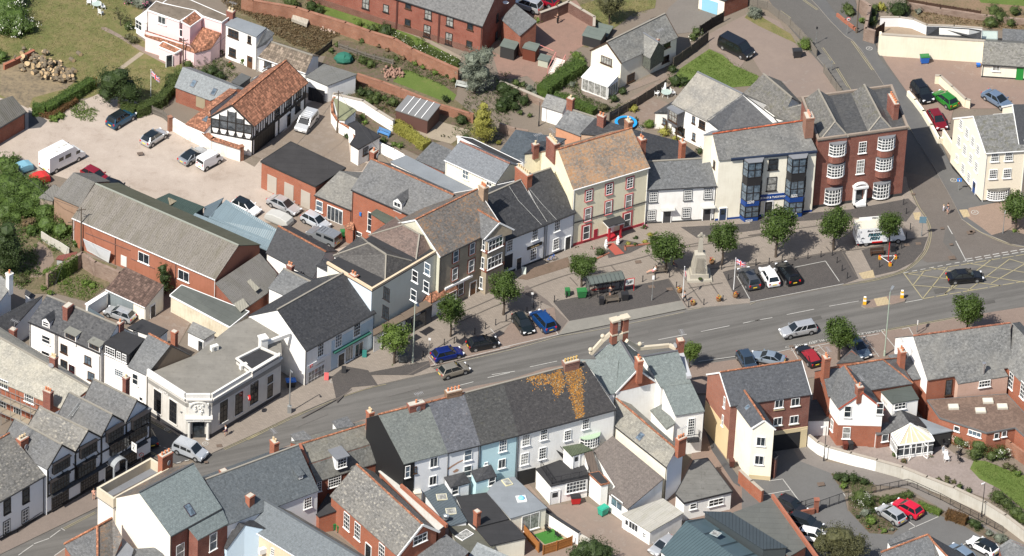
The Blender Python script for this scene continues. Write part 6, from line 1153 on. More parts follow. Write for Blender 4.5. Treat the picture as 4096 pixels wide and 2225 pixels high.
b=house('brick_hall','big brick hall with long grey slate roof, steel flue and pinkish rear wall, right edge','hall','G2 1065,566 1762,458','G2 945,196 1757,88',6.2,38,BRO,slate((.17,.17,.165),.45,pale=.35,name='hall_slate'),ridge=tile((.38,.16,.1),.3,.3,name='old_ridge'),lw=BRO,key='rh')
ext('','','','G2 1291,531,6.2 1700,468,6.2 1740,531,5.5 1320,596,5.5',render((.50,.34,.27),.4,name='pink_wall'),slate((.17,.17,.165),.45,pale=.35,name='hall_slate'),parent=b);win(b,'f','G2 1240,625',.8,1.9,(1,1),BROWNF,1);c=house('','','','G2 1680,405 2010,760','G2 1775,88 2100,440',6.3,42,BRO,slate((.17,.17,.165),.4,pale=.3,name='hall_slate'),parent=b,barge=None)
win(c,'f','G2 1766,570 1862,650',.9,1.9,(2,4));p0,n,X=b.pl['rf'];o=hit(P('G2 1530,510')[0],p0,n);mb=MB();mb.cyl(o,o+Z*1.5,.16,.16,10);mb.cyl(o+Z*1.5,o+Z*1.65,.26,.26,10);mb.build('flue',plain((.5,.5,.5),.3,metal=.7),b.root)
p0,n,X=b.pl['l'];q0,q1=b.ends['l'];mb=MB();mb.poly([q0+Z*3.9+n*.03,q1+Z*3.9+n*.03,q1+Z*6.2+n*.03,(q0+q1)/2+Z*(b.zr-.12)+n*.03,q0+Z*6.2+n*.03][::-1]);mb.build('white_render',WH,b.root)
c=ext('','','','G2 735,356,6.2 955,324,6.6 1032,548,5.2 942,562,5.2 835,470,5.6',BRO,SL,parent=b);chimney(b,'G2 840,450',1.1,.7,2.4,2,BRO,POTC,z=6.2,rot=1)
c=ext('','','','G2 1320,596,5.5 1740,531,5.5 1738,533,5.4 1322,598,5.4',render((.50,.34,.27),.4,name='pink_wall'),SLD,parent=b,inset=.02,th=.05);win(c,wallat(c,'G2 1540,620'),'G2 1540,592',1.4,.8,(4,2),UPVC,0,out=.06)
b=ext('flat_roofed_building','brick building with rust-brown mossy flat roof and four square rooflights','building','G2 1062,731 1725,680 1990,960 1990,1080 1880,1037 1797,962 1560,1005 1165,878',BRO,earth((.15,.105,.085),(.19,.13,.10),(.33,.23,.18),s1=.3,s2=2.5,f3=.5,fine=9,name='rusty_moss_roof'),h=3.5,trim=plain((.12,.12,.12),.7,name='grey_edging'))
for q in P('G2 1282,790 1570,740 1508,820 1690,787'):mb=MB();o=un(q,3.6);mb.box(o,(1.3,.95,.3),.12);s_=mb.build('skylight',plain((.5,.47,.4),.6),b.root);mb=MB();mb.box(o+V((0,0,.17)),(1.1,.8,.06),.12);mb.build('pane',plain((.58,.56,.48),.4,name='milky_glass'),s_)
k=wallat(b,'G2 1450,1010');win(b,k,'G2 1310,970',.7,.6,(1,1));win(b,k,'G2 1460,1010',1.6,.6,(3,1));k=wallat(b,'G2 1650,1030');win(b,k,'G2 1640,1030 1705,1012',.6,.7,(1,1))
b=ext('garden_room','small brick garden room with slate roof joined to the conservatory','extension','G2 597,940,2.4 642,1022,2.3 755,1005,2.3 795,903,3.0',BR,SLM);k=wallat(b,'G2 705,1040');win(b,k,'G2 710,1045',.8,.9,(1,1));k=wallat(b,'G2 620,1040');door(b,k,'G2 618,1060',.9,2.0,WG)
ext('','','','G2 755,1000,2.5 915,925,4.0 838,812,4.0 738,880,3.0',BR,SLM,parent=b);ext('','','','G2 915,925,4.0 1062,960,2.6 985,870,2.8 838,812,4.0',BR,SLD,parent=b);ext('','','','G2 985,872,2.6 1282,985,2.3 1100,1018,2.3 1050,955,2.6',plain((.03,.03,.03),.8,name='black_boards'),FELTL,parent=b)
g=thing('conservatory','white conservatory with cream blinded glass roof and open doors facing the gravel patio','conservatory',un(P('G2 950,1180')[0],0));W_=[un(q,2.2)for q in P('G2 762,1015 822,1112 1122,1072 1058,960')];ap=un(P('G2 918,928')[0],3.9);mb=MB()
for i in range(4):mb.poly([W_[i],W_[(i+1)%4],ap])
mb.build('glass_roof',plain((.50,.43,.30),.35,name='cream_blind'),g);mb=MB()
for i in range(4):
 a,d=W_[i],W_[(i+1)%4];mb.bar(a+Z*.05,ap+Z*.05,.12,.1);mb.bar(a,d,.14,.14)
 for t in(.2,.4,.6,.8):mb.bar(a.lerp(d,t)+Z*.03,ap.lerp(a.lerp(d,t),.15 if t in(.4,.6)else .45)+Z*.05,.06,.07)
mb.build('roof_bars',UPVC,g);mb=MB();gl=MB();dw=MB()
for i in(0,1,2):
 a,d=W_[i]*1,W_[(i+1)%4]*1;a.z=d.z=0;dw.prism([a,d,d.lerp(W_[3]*1,.02),a.lerp(W_[3]*1,.02)],0,.5,0);gl.poly([a+Z*.5,d+Z*.5,d+Z*2.1,a+Z*2.1])
 for t in(0,.17,.33,.5,.67,.83,1.):p=a.lerp(d,t);mb.box((p.x,p.y,1.1),(.1,.1,2.2))
 mb.bar(a+Z*.5,d+Z*.5,.12,.12);mb.bar(a+Z*1.6,d+Z*1.6,.07,.07)
mb.build('frame',UPVC,g);gl.build('pane',glass(1),g);dw.build('dwarf_wall',UPVC,g)
a=W_[1].lerp(W_[2],.38);a.z=1.05;d=W_[1].lerp(W_[2],.72);d.z=1.05
for p,ang in((a,-1.9),(d,-.9)):
 mb=MB();v_=V((math.cos(ang),math.sin(ang),0));Y=V((-v_.y,v_.x,0));q=p+v_*.4
 for s_ in(-.4,.4):mb.frame(q+v_*s_,v_,Y,Z,(.1,.06,2.0))
 for s_ in(-.95,.95):mb.frame(q+Z*s_,v_,Y,Z,(.8,.06,.1))
 mb.build('door',UPVC,g)
b=ext('slate_roofed_house','grey slate roofed house with orange ridge tiles at the bottom edge near the car park','house','C4 962,1372,3.0 1312,1240,5.2 1346,1292,5.2 1400,1640,4.2 1120,1640,2.6',WH,SL);ext('','','','C4 1313,1240,5.2 1347,1290,5.2 1720,1640,2.8 1630,1420,3.0',WH,SLD,parent=b);ext('','','','C4 1008,1282,3.6 1172,1210,4.2 1216,1252,4.0 1030,1318,3.4',WH,SLM,parent=b)
mb=MB();T=[un(q,q[2])for q in P('C4 962,1370,3.1 1311,1238,5.3 1347,1290,5.3 1460,1410,4.8')];[mb.bar(T[i],T[i+1],.22,.12)for i in range(3)];mb.build('ridge_tiles',CLAYR,b.root)
b=ext('slate_roofed_house','corner of a slate roof with orange ridge at the bottom right edge','house','C4 1832,1326,3.0 1918,1272,4.0 2140,1370,4.2 2140,1480,2.8 1860,1420,2.6',BR,SL)
b=ext('covered_way','low dark grey roof between the arched flats and the villa','outbuilding','C4 425,400,2.6 450,250,2.9 490,245,2.9 592,395,2.6',WH,felt((.11,.11,.11),.3))
# ---------------- walls, fences, railings ----------------
def wallp(name,label,cat,s,h,t,m,cap=None,capm=None,z0=0.,group=None):
 T=[un(q,q[2]if q[2]is not None else h)for q in P(s)];g=thing(name,label,cat,V((T[0].x,T[0].y,z0)),group);mb=MB();cm=MB()
 for i in range(len(T)-1):
  a,d=T[i],T[i+1];X=xy(d-a).normalized();n=V((X.y,-X.x,0))*t/2;a_,d_=xy(a)-X*.02,xy(d)+X*(t/2-.01)
  mb.prism([a_-n,d_-n,d_+n,a_+n],z0-.1,[a.z,d.z,d.z,a.z]if False else min(a.z,d.z)if abs(a.z-d.z)<.01 else[a.z,d.z,d.z,a.z])
  if cap:cm.bar(V((a_.x,a_.y,a.z+.04)),V((d_.x,d_.y,d.z+.04)),t+cap,.09)
 mb.build('wall',m,g)
 if cap:cm.build('coping',capm,g)
 return g
def fence(name,label,s,h,m,gap=0.,bw=.12,post=2.,postm=None,cat='fence',rails=True,t=.04):
 T=[un(q,h)for q in P(s)];g=thing(name,label,cat,V((T[0].x,T[0].y,0)));mb=MB();pm=MB()
 for i in range(len(T)-1):
  a,d=xy(T[i]),xy(T[i+1]);L=(d-a).length;X=(d-a).normalized();ang=math.atan2(X.y,X.x);k=max(1,int(L/(bw+gap)))
  for j in range(k):p=a.lerp(d,(j+.5)/k);hh=h*random.uniform(.96,1.02);mb.box((p.x,p.y,hh/2+.03),(bw*.97 if gap else L/k*.96,t,hh),ang)
  k=max(1,round(L/post))
  for j in range(k+(i==len(T)-2)):p=a.lerp(d,j/k);pm.box((p.x,p.y,h/2+.05),(.1,.14,h+.12),ang)
  if rails:
   for z_ in(.25,.75):mb.bar(V((a.x,a.y,h*z_)),V((d.x,d.y,h*z_)),t+.04,.08)
 mb.build('boards',m,g);pm.build('posts',postm or m,g);return g
OB=brick((.38,.15,.08),(.30,.12,.07),(.4,.33,.27),var=.7,name='old_brick');COP=render((.35,.31,.26),.4);SW_=brick((.34,.25,.2),(.26,.17,.13),(.36,.3,.25),1.7,.6,name='rubble_stone');GW=render((.47,.45,.40),.6)
TB1=earth((.17,.14,.11),(.13,.11,.09),name='weathered_boards',s2=4);TB2=earth((.055,.045,.038),(.04,.035,.03),name='dark_boards');TB3=earth((.27,.24,.20),(.21,.19,.165),name='silver_boards',s2=5);TBO=earth((.50,.21,.06),(.42,.17,.05),name='orange_boards')
wallp('garden_wall','long old red brick garden wall below the brick flats','wall','A2 -60,-20 20,2 340,57 430,86 700,168 880,232 1060,285 1190,362 1530,512',2.0,.35,OB,.1,OB)
wallp('garden_wall','brick garden wall with piers between lawn and covered lean-to','wall','A2 790,545 970,603 1110,655 1400,772 1615,835 1640,842',1.4,.3,OB,.08,OB)
wallp('garden_wall','white painted garden wall hung with pots behind the blue bench','wall','A2 612,690 830,742 935,812 1052,884',1.8,.3,WH,.12,COP)
wallp('garden_wall','curved white and brick garden wall beside the worn lane','wall','A2 622,716 603,760 606,830 640,885 665,905 712,932 752,965 772,1000 768,1035',1.7,.25,WH,.08,CLAYR)
wallp('garden_wall','white wall stepping down towards the pale blue-grey membrane roof','wall','A2 935,1040 1060,1100 1132,1140 1160,1190',1.6,.25,WH)
wallp('yard_wall','peeling white yard wall beside the parked white van','wall','A1 1262,862 1405,945 1512,975',2.0,.3,render((.74,.70,.66),.9));wallp('yard_wall','white wall with clay tile coping ending in a brick pier','wall','A1 1505,978 1560,1022 1765,1088',2.1,.35,render((.74,.70,.66),.9),.5,TILE)
for q,l in(('A1 1252,862','brick gate pier at the left end of the peeling white yard wall'),('A1 1778,1078','brick gate pier under the half-timbered gable')):o=un(P(q)[0],2.2);mb=MB();mb.box((o.x,o.y,1.1),(.5,.5,2.2),.5);mb.box((o.x,o.y,2.25),(.6,.6,.1),.5);single('gate_pier',mb,OB,l,'gate pier')
fence('picket_fence','broken silver-grey picket fence beside the blue car yard corner','A1 1122,785 1200,815 1238,850',1.2,TB3,.06,.1,1.5)
fence('board_fence','dark board fence between the drive and the small green lawn','A3 1280,428 1410,335 1533,236',1.6,TB1);fence('board_fence','dark board fence running up to the blue-doored garage','A3 1474,192 1560,135 1648,88',1.7,TB2)
fence('board_fence','dark board fence between the white conservatory and the trampoline garden','A3 808,828 1010,720 1225,585',1.5,TB1)
wallp('enclosure_wall','dark brick wall enclosing the drying yard at the top','wall','A3 296,95 420,50 505,12 600,70 695,125 692,190',1.7,.3,brick((.17,.075,.06),(.13,.06,.05),name='dark_red_brick'),.08,COP)
fence('road_fence','grey weathered panel fence along the upper side road','A4 -60,-30 55,0 130,15 215,80 300,145 370,215 440,290 492,365',1.3,TB3,0,.14,2.2);fence('road_fence','grey panel fence beside the black gates above the brick town house','A4 548,478 600,555 640,610 706,700',1.3,TB3,0,.14,2.)
wallp('low_wall','low red brick wall at the corner by the twenty sign','wall','A4 642,97 700,145 776,203',.7,.25,BRO);wallp('stone_wall','red rubble stone wall with ivy at the top right lane','wall','A4 800,-20 885,40 862,150 850,205 915,225',2.2,.4,SW_)
wallp('garden_wall','curved white garden wall behind the long cream wall','wall','A4 962,128 1100,128 1200,142 1300,185 1500,192 1705,208',1.5,.25,WH2,.06,COP);fence('board_fence','brown close-boarded fence at the top right edge','A4 1150,-10 1300,18 1700,82',1.4,earth((.10,.055,.035),(.08,.045,.03),name='brown_boards'));fence('gate','brown boarded gate beside the stone wall pier','A4 918,215 990,168',1.6,earth((.10,.055,.035),(.08,.045,.03),name='brown_boards'),cat='gate')
wallp('stone_wall','red stone wall below the brown fence at top right','wall','A4 1160,18 1400,60 1740,112 2100,150',1.0,.35,SW_)
wallp('tall_wall','long tall cream rendered wall behind the blue and green wheelie bin','wall','A4 968,252 1724,303',3.45,.35,render((.76,.70,.56),.35),.1,COP);wallp('tall_wall','end return of the tall cream wall beside the side road','wall','A4 968,252 962,236',3.4,.3,render((.76,.70,.56),.35))
wallp('stepped_wall','stepped cream wall between the parked cars and the side road','wall','F3 332,208 400,288 402,292 483,400 485,406 563,536 566,546 640,682 686,672',1.0,.35,render((.76,.70,.56),.25));wallp('garden_wall','cream dividing wall with plants behind the green hatchback','wall','F3 604,56 652,58 770,165 905,292 946,302',1.3,.3,render((.76,.68,.52),.25),.06,COP);wallp('ramped_wall','cream wall ramping up to the tall cream corner house','wall','F3 686,598,2.0 780,742,1.9',2.0,.3,render((.76,.70,.56),.2))
wallp('boundary_wall','white painted curving boundary wall beside the archway drive','wall','C4 428,502 500,560 560,590 740,640 932,690',1.75,.3,WH,.08,COP);wallp('boundary_wall','long grey rendered boundary wall curving past the gravel patio to the corner','wall','C4 932,690 1120,742 1300,815 1500,892 1730,1000 1880,1095 2100,1262',1.75,.3,GW,.12,COP)
rail(None,'C4 890,935 1160,878 1230,908 1400,985 1620,1100 1860,1228',0.1,1.0,IRON,name='railing',tag_=('black iron railing round the planted car park','railing'));mb=None
g=rail(None,'C4 512,1062 722,988',.1,1.5,IRON,name='driveway_gate',tag_=('black iron sliding gate across the car park entrance','gate'));rail(None,'C4 345,1045 472,1008',.5,.8,IRON,name='railing',tag_=('short black railing on a low brick wall left of the sliding gate','railing'))
wallp('low_wall','low brick wall left of the sliding gate','wall','C4 262,1088 466,1048',.9,.3,BR);o=un(P('C4 492,985')[0],1.9);mb=MB();mb.box((o.x,o.y,.95),(.55,.55,1.9),.1);mb.box((o.x,o.y,1.97),(.7,.7,.12),.1);single('gate_pier',mb,BR,'brick pier with white notice beside the sliding gate','gate pier')
wallp('courtyard_wall','white courtyard wall with black coping above the worn rear yard','wall','C3 320,1055 450,1140 578,1222',1.9,.3,WH,.15,FELTD);wallp('courtyard_wall','broken grey wall continuing below the white courtyard wall','wall','C3 580,1232 680,1290',1.4,.35,GW)
fence('courtyard_fence','tall orange stained fence on the left of the artificial grass','C3 150,1132 215,1215 288,1300',1.6,TBO);fence('courtyard_fence','orange stained fence below the artificial grass courtyard','C3 320,1322 420,1292 532,1252',1.5,TBO)
sheet('courtyard','C3 215,1180 330,1175 520,1250 520,1300 330,1330',.13,earth((.42,.34,.24),(.36,.29,.2),name='courtyard_slabs'));sheet('artificial_grass','C3 250,1240 390,1195 470,1270 330,1312',.14,earth((.05,.19,.03),(.06,.22,.04),name='artificial_turf'))
wallp('stone_wall','ruined rubble stone wall with ivy, upright in the overgrown yard','wall','B1 345,655 470,575 602,498 700,565 870,635',2.2,.4,SW_);wallp('panel_wall','concrete panel fence beside the overgrown earth path','wall','B1 305,342 370,385 440,420 508,465',1.4,.12,GW)
wallp('brick_wall','orange brick wall beside the red rear lane below the cream stair tower','wall','C3 1766,765 1850,845 1930,915',2.0,.3,BRO,.08,COP);wallp('garden_wall','pinkish old brick wall at the end of the right-hand garden','wall','C4 1845,500 1920,560 2100,690',1.8,.3,OB)
fence('garden_fence','pale slatted fence across the vegetable beds','A2 655,318 850,388 1055,443',.8,TB3,.1,.08,1.6);fence('garden_fence','dark brown picket fence between scrub and vegetable beds','A2 478,395 540,350 602,298',.9,TB2,.06,.1)
wallp('low_wall','low red brick wall behind the heap of cut logs','wall','A1 30,478 110,442 245,372',.8,.3,BRO,.1,BRO);fence('gate','orange-brown timber gate at the top of the stone steps','A1 688,570 710,578',1.5,TBO,cat='gate')
wallp('brick_planter','low brick planter wall in front of the cream hotel','planter','B3 922,478 920,450 1010,440 1112,428',.35,.25,BR);wallp('brick_planter','low brick planter beside the red carpet of the cream hotel','planter','B3 700,545 760,520 800,500',.3,.25,BR)
wallp('stone_wall','old stone wall behind the small white outhouse and shrubs','wall','A3 0,600 130,650 330,735',1.2,.35,SW_,.08,COP);wallp('garden_wall','pink stone wall under the corrugated roof ladder','wall','A3 0,905 110,945 200,960',1.4,.3,SW_)
rail(None,'C3 0,1600 60,1640',0,.9,IRON,name='railing',tag_=('short iron railing at the bottom edge','railing'))if False else None
rail(None,'C1 -60,1310 130,1225 310,1100',.2,.6,IRON,name='railing',tag_=('low black iron railing in front of the white house with black windows','railing'))
# ---------------- foliage ----------------
def leaves(mb,c,r,n,size,rnd,m=0,flat=1.,clump=.28,squash=None):
 r=V(r)if hasattr(r,'__len__')else V((r,r,r*flat));nc=max(6,n//22);C_=[]
 for _ in range(nc):
  while True:
   d=V((rnd.uniform(-1,1),rnd.uniform(-1,1),rnd.uniform(-1,1)))
   if .1<d.length<1:break
  d.normalize();k=rnd.uniform(.45,1.04)**.6;C_.append((V((d.x*r.x*k,d.y*r.y*k,d.z*r.z*k)),d))
 rm=(r.x+r.y+r.z)/3
 for _ in range(n):
  p,d=rnd.choice(C_);q=c+p+V((rnd.gauss(0,1),rnd.gauss(0,1),rnd.gauss(0,.8)))*clump*rm*.6
  nn=(d*.9+V((rnd.uniform(-1,1),rnd.uniform(-1,1),rnd.uniform(-.6,1.2)))).normalized();a=nn.orthogonal().normalized();a=(Matrix.Rotation(rnd.uniform(0,6.28),3,nn)@a);b_=nn.cross(a);s=size*rnd.uniform(.55,1.3)
  mb.v+=[q-a*s*.5,q+b_*s*.3,q+a*s*.5,q-b_*s*.3];k=len(mb.v)-4;mb.f.append([k,k+1,k+2,k+3]);mb.m.append(m);mb.uv+=[(0,0),(1,0),(1,1),(0,1)]
LF={'street':leafm((.055,.10,.022),(.10,.16,.03)),'lime':leafm((.10,.17,.03),(.17,.25,.05),name='bright_foliage'),'dark':leafm((.035,.065,.018),(.06,.095,.025),name='dark_foliage'),'mid':leafm((.06,.10,.028),(.11,.15,.04),name='green_foliage'),'grey':leafm((.17,.20,.15),(.26,.29,.22),name='silver_foliage'),'yellow':leafm((.30,.30,.05),(.42,.40,.09),name='golden_foliage'),'ivy':leafm((.05,.10,.02),(.12,.19,.04),name='ivy_foliage'),'olive':leafm((.085,.09,.04),(.14,.14,.06),name='olive_foliage'),'bronze':leafm((.10,.08,.03),(.19,.10,.04),name='bronze_foliage'),'red':plain((.55,.03,.02),.6,name='red_flowers'),'white':plain((.75,.74,.66),.6,name='white_flowers'),'pink':plain((.70,.12,.30),.6,name='pink_flowers'),'dry':leafm((.16,.11,.05),(.24,.17,.09),name='dry_foliage')}
BARK=bark()
def trunkm(mb,base,top,r,rnd,limbs=5,spread=1.):
 mid=base.lerp(top,.45)+V((rnd.uniform(-.08,.08),rnd.uniform(-.08,.08),0));mb.tube([base,mid,top],[r,r*.8,r*.6],8)
 for i in range(limbs):
  a=6.28*i/limbs+rnd.uniform(-.4,.4);e=top+V((math.cos(a)*spread,math.sin(a)*spread,spread*rnd.uniform(.6,1.3)));m_=top.lerp(e,.5)+V((0,0,-.1*spread));mb.tube([top,m_,e],[r*.5,r*.32,r*.14],5)
def veg(name,label,cat,blobs,mat='mid',leaf=.16,dens=60,base=None,tr=.14,seed=None,flowers=None,flat=.85,kind=None,group=None,core=True):
 q=P(blobs.replace(';',' '));rnd=random.Random(seed if seed is not None else len(label)*7+len(bpy.data.objects))
 mb=MB();mats=[LF[mat]]+([LF[flowers]]if flowers else[]);B0=None
 if base:B0=ground(base)[0]
 cs=[]
 for p in q:
  r=p[2]
  if B0 is not None:
   o=hit(p,B0,V((0,-1,0)))
  else:o=un(p,r*flat*.8)
  cs.append((o,r))
 root0=B0 if B0 is not None else xy(cs[0][0])
 for o,r in cs:
  n=int(4*math.pi*r*r*dens*(.16/leaf)**2*.55);n=max(60,min(n,9000));leaves(mb,o,(r,r,r*flat),int(n*1.25),leaf,rnd,clump=.2)
  if core and r>.35:mb.blob(o,(r*.66,r*.66,r*flat*.66),8,6,jit=.2,rnd=rnd)
  if flowers:leaves(mb,o,(r*1.04,r*1.04,r*flat*1.04),int(n*.12),leaf*.9,rnd,1)
 if kind=='stuff':g=mb.build(name,mats);g['kind']='stuff';return g
 if B0 is not None:
  g=thing(name,label,cat,root0,group);mb.build('crown',mats,g);tm=MB();c=sum((o for o,r in cs),V((0,0,0)))/len(cs);rr=max(r for o,r in cs);trunkm(tm,B0,B0.lerp(c,.6)if c.z>1 else c,tr,rnd,5,rr*.55);tm.build('trunk',BARK,g);return g
 return single(name,mb,mats,label,cat,group)
def hedge(name,label,s,h,w_,mat='mid',leaf=.15,dens=55,cat='hedge',flowers=None,kind=None):
 T=[un(q,q[2]if q[2]is not None else h)for q in P(s)];rnd=random.Random(len(label));mb=MB()
 for i in range(len(T)-1):
  a,d=T[i],T[i+1];L=(d-a).length;k=max(1,int(L/(w_*.55)))
  X=xy(d-a).normalized();nn=V((-X.y,X.x,0));ph=rnd.random()*6;nl=int(L*(w_+2*h)*dens*1.5*(.16/leaf)**2)
  for fi in range(nl):
   t=rnd.uniform(-.03,1.03);wob=1+.16*math.sin(t*L*1.9+ph)+.1*math.sin(t*L*4.3);hh=a.z+(d.z-a.z)*min(1,max(0,t));s_=rnd.random()*(w_+2*hh);g=rnd.gauss(0,.07)
   if s_<hh:o_=nn*(w_/2*wob+g)+Z*s_;q=nn
   elif s_<2*hh:o_=-nn*(w_/2*wob+g)+Z*(s_-hh);q=-nn
   else:o_=nn*(s_-2*hh-w_/2)*wob+Z*(hh*(.94+.1*wob-.04)+g);q=Z
   c=xy(a.lerp(d,t))+o_;v_=(q+V((rnd.uniform(-.9,.9),rnd.uniform(-.9,.9),rnd.uniform(-.3,.9)))).normalized();A_=(Matrix.Rotation(rnd.uniform(0,6.28),3,v_)@v_.orthogonal().normalized())*leaf*rnd.uniform(.4,.7);B_=v_.cross(A_)*.6;k=len(mb.v)
   mb.v+=[c-A_,c+B_,c+A_,c-B_];mb.f.append([k,k+1,k+2,k+3]);mb.m.append(1 if flowers and rnd.random()<.06 else 0);mb.uv+=[(0,0)]*4
  mb.bar(V((a.x,a.y,h*.46)),V((d.x,d.y,h*.46)),w_*.8,h*.88)
 mats=[LF[mat]]+([LF[flowers]]if flowers else[])
 if kind:g=mb.build(name,mats);g['kind']='stuff';return g
 return single(name,mb,mats,label,cat)
protos=[]
for k in range(3):
 rnd=random.Random(40+k);g=thing('street_tree','x','tree',(0,0,0),'street trees round the square');mb=MB();top=V((rnd.uniform(-.12,.12),rnd.uniform(-.12,.12),2.15));trunkm(mb,V((0,0,0)),top,.15,rnd,7,.85);mb.build('trunk',BARK,g)
 mb=MB();c=V((0,0,3.55));leaves(mb,c,(1.5,1.5,1.5),3200,.19,rnd,clump=.26)
 for j in range(7):a=rnd.uniform(0,6.28);leaves(mb,c+V((math.cos(a)*1.1,math.sin(a)*1.1,rnd.uniform(-.9,1.0))),rnd.uniform(.4,.85),330,.19,rnd,clump=.3)
 mb.blob(c,(.95,.95,1.0),8,6,jit=.2,rnd=rnd);mb.build('crown',LF['street']if k<2 else LF['lime'],g);protos.append(g)
ST=[('B2 1062,1312',2,1.05,'bright green street tree leaning by the grey litter bin, left end of the row'),('B2 1477,1115',0,1.05,'street tree above the dark blue and black parked cars'),('B2 1865,955',1,1.12,'street tree left of the worn side entrance, in front of the buff bay house'),('B3 600,748',1,.98,'street tree beside the green wheelie bins and bus shelter'),('B3 1222,640',0,1.18,'street tree shading the bench left of the war memorial'),('B3 1632,590',1,1.18,'street tree just right of the war memorial'),('B4 190,530',0,1.2,'street tree behind the white parked car in the block-paved bay'),('B4 615,480',1,1.12,'street tree left of the white fish van'),('B4 1018,440',0,1.02,'street tree in front of the fish van cab'),('B4 1952,335',1,1.15,'street tree outside the tall cream corner house'),('B4 655,1285',0,1.05,'street tree between the disabled bays on the near side of the road'),('B4 1590,1120',1,1.1,'street tree behind the big brick hall roof'),('B3 1395,1345',2,.72,'small bright tree against the green-slated gabled building')]
used=[0,0,0]
for i,(q,k,s_,lb)in enumerate(ST):o=ground(q,PZ)[0];place(protos[k],used[k],o,i*1.9,(s_*(1.11+.12*math.sin(i*2.1)),s_*(1.11+.12*math.cos(i*3.3)),s_*(1.06+.12*math.sin(i*1.3))),lb);used[k]=1
V_=veg
V_('tree','large dark leafy tree at the top corner of the gravel yard','tree','A1 820,600,2.3 930,660,2.3 790,680,1.7 880,560,1.7 980,710,1.3','dark',.2,base='A1 880,790',tr=.3)
V_('fruit_tree','thin yellow-green fruit tree on the big lawn near the garden table','tree','A1 890,90,1.0 920,135,.8 860,120,.6','olive',.14,40,base='A1 890,190',tr=.09,core=False)
V_('bush','huge flowering bush in the top left corner','bush','A1 60,60,2.4 110,140,2.4 190,190,1.6 30,170,2.0 90,-20,2.3 120,230,1.2','ivy',.2,flowers='white')
V_('bush','dark bush at left edge above the log pile','bush','A1 10,410,1.1','ivy',.2);hedge('hedge','thick clipped ivy hedge between the gravel yard and the log pile','A1 240,770 330,775 400,740 480,690 600,620 680,570',1.5,1.4,'ivy')
hedge('hedge','lower mixed hedge fringe along the gravel yard with reddish leaves','A1 290,810 380,840 470,775 560,720',.7,.9,'bronze');V_('shrub','spreading bright green shrub at the gravel yard corner','shrub','A1 400,870,.9 440,850,.8','lime',.14,flat=.5)
hedge('hedge','rough hedge under the flagpole beside the gravel yard','A1 900,760 1000,790 1080,760 1180,710 1260,620 1270,540',1.5,1.4,'mid');V_('shrub','bright shrub behind the dark blue car','shrub','A1 1020,800,.8','lime',.14);V_('shrub','clipped round shrub by the telegraph pole','shrub','A1 1470,420,1.1','dark',.14,flat=1.);V_('shrub','wide grey-green shrub in the white house garden','shrub','A1 1560,520,1.1 1620,560,.9 1500,530,.7','dark',.15)
V_('shrub','leafy shrub below the telegraph pole and grey slate annex','shrub','A1 1390,470,.8 1330,540,.9','mid',.15);V_('lavender_bush','lavender bush beside the garden path','shrub','A1 985,290,.8 945,270,.6','olive',.12);V_('rose_bush','white rose bush beside the pink house conservatory','shrub','A1 945,190,.8','mid',.14,flowers='white');V_('shrub','shrubs in the border above the pink house conservatory','shrub','A1 1040,10,1.3 960,-10,1.1','grey',.15,flowers='pink');V_('climbing_plant','white climbing rose on the white house front','climber','E2 620,545,.75','mid',.13,flowers='white');V_('climbing_plant','green climber on a trellis by the open white house door','climber','E2 870,650,.5','lime',.12,flat=1.5)
V_('flower_pots','cluster of potted red flowers below the white house window','flowers','E2 745,600,.35 720,690,.45 750,720,.4','mid',.12,flowers='red')
for s_,mt,lb,r_ in(('A2 790,172,.8','lime','bright shrub on the strip of grass below the flats',1),('A2 900,210,.9','mid','left-hand dark shrub of the pair by the flats wall',1),('A2 1000,222,1.3','dark','biggest dark shrub below the flats downpipe',1),('A2 1240,320,1.1','lime','bright green shrub under the middle of the flats',1),('A2 455,45,1.1 510,75,.8','dark','dark overhanging shrub at the top of the long brick wall',1),('A2 300,20,1.4','mid','drooping green shrub over the brick wall near the top edge',1),('A2 30,-5,1.2','dry','brown dry tree at the top edge beside the white house',1)):V_('shrub',lb,'shrub',s_,mt,.16)
hedge('hedge','continuous low planting along the foot of the brick flats','A2 1060,250 1150,280 1200,310 1300,350 1420,400 1540,450',.9,1.0,'mid',flowers='white')
V_('silver_tree','silver-leaved willow-like tree by the garden bench','tree','A2 1640,440,1.8 1720,420,1.5 1600,530,1.5 1700,540,1.8 1650,610,1.5 1750,390,1.0','grey',.17,base='A2 1650,690',tr=.2)
g=V_('conifer','golden yellow conifer in the walled garden','tree','A2 1720,780,.8 1715,840,1.25 1715,900,1.6 1720,960,1.75','yellow',.17,base='A2 1745,1060',tr=.14)
hedge('hedge','long bright yellow variegated shrub in the white walled garden','A2 1060,890 1130,930 1200,980 1300,1050',1.1,1.5,'yellow')
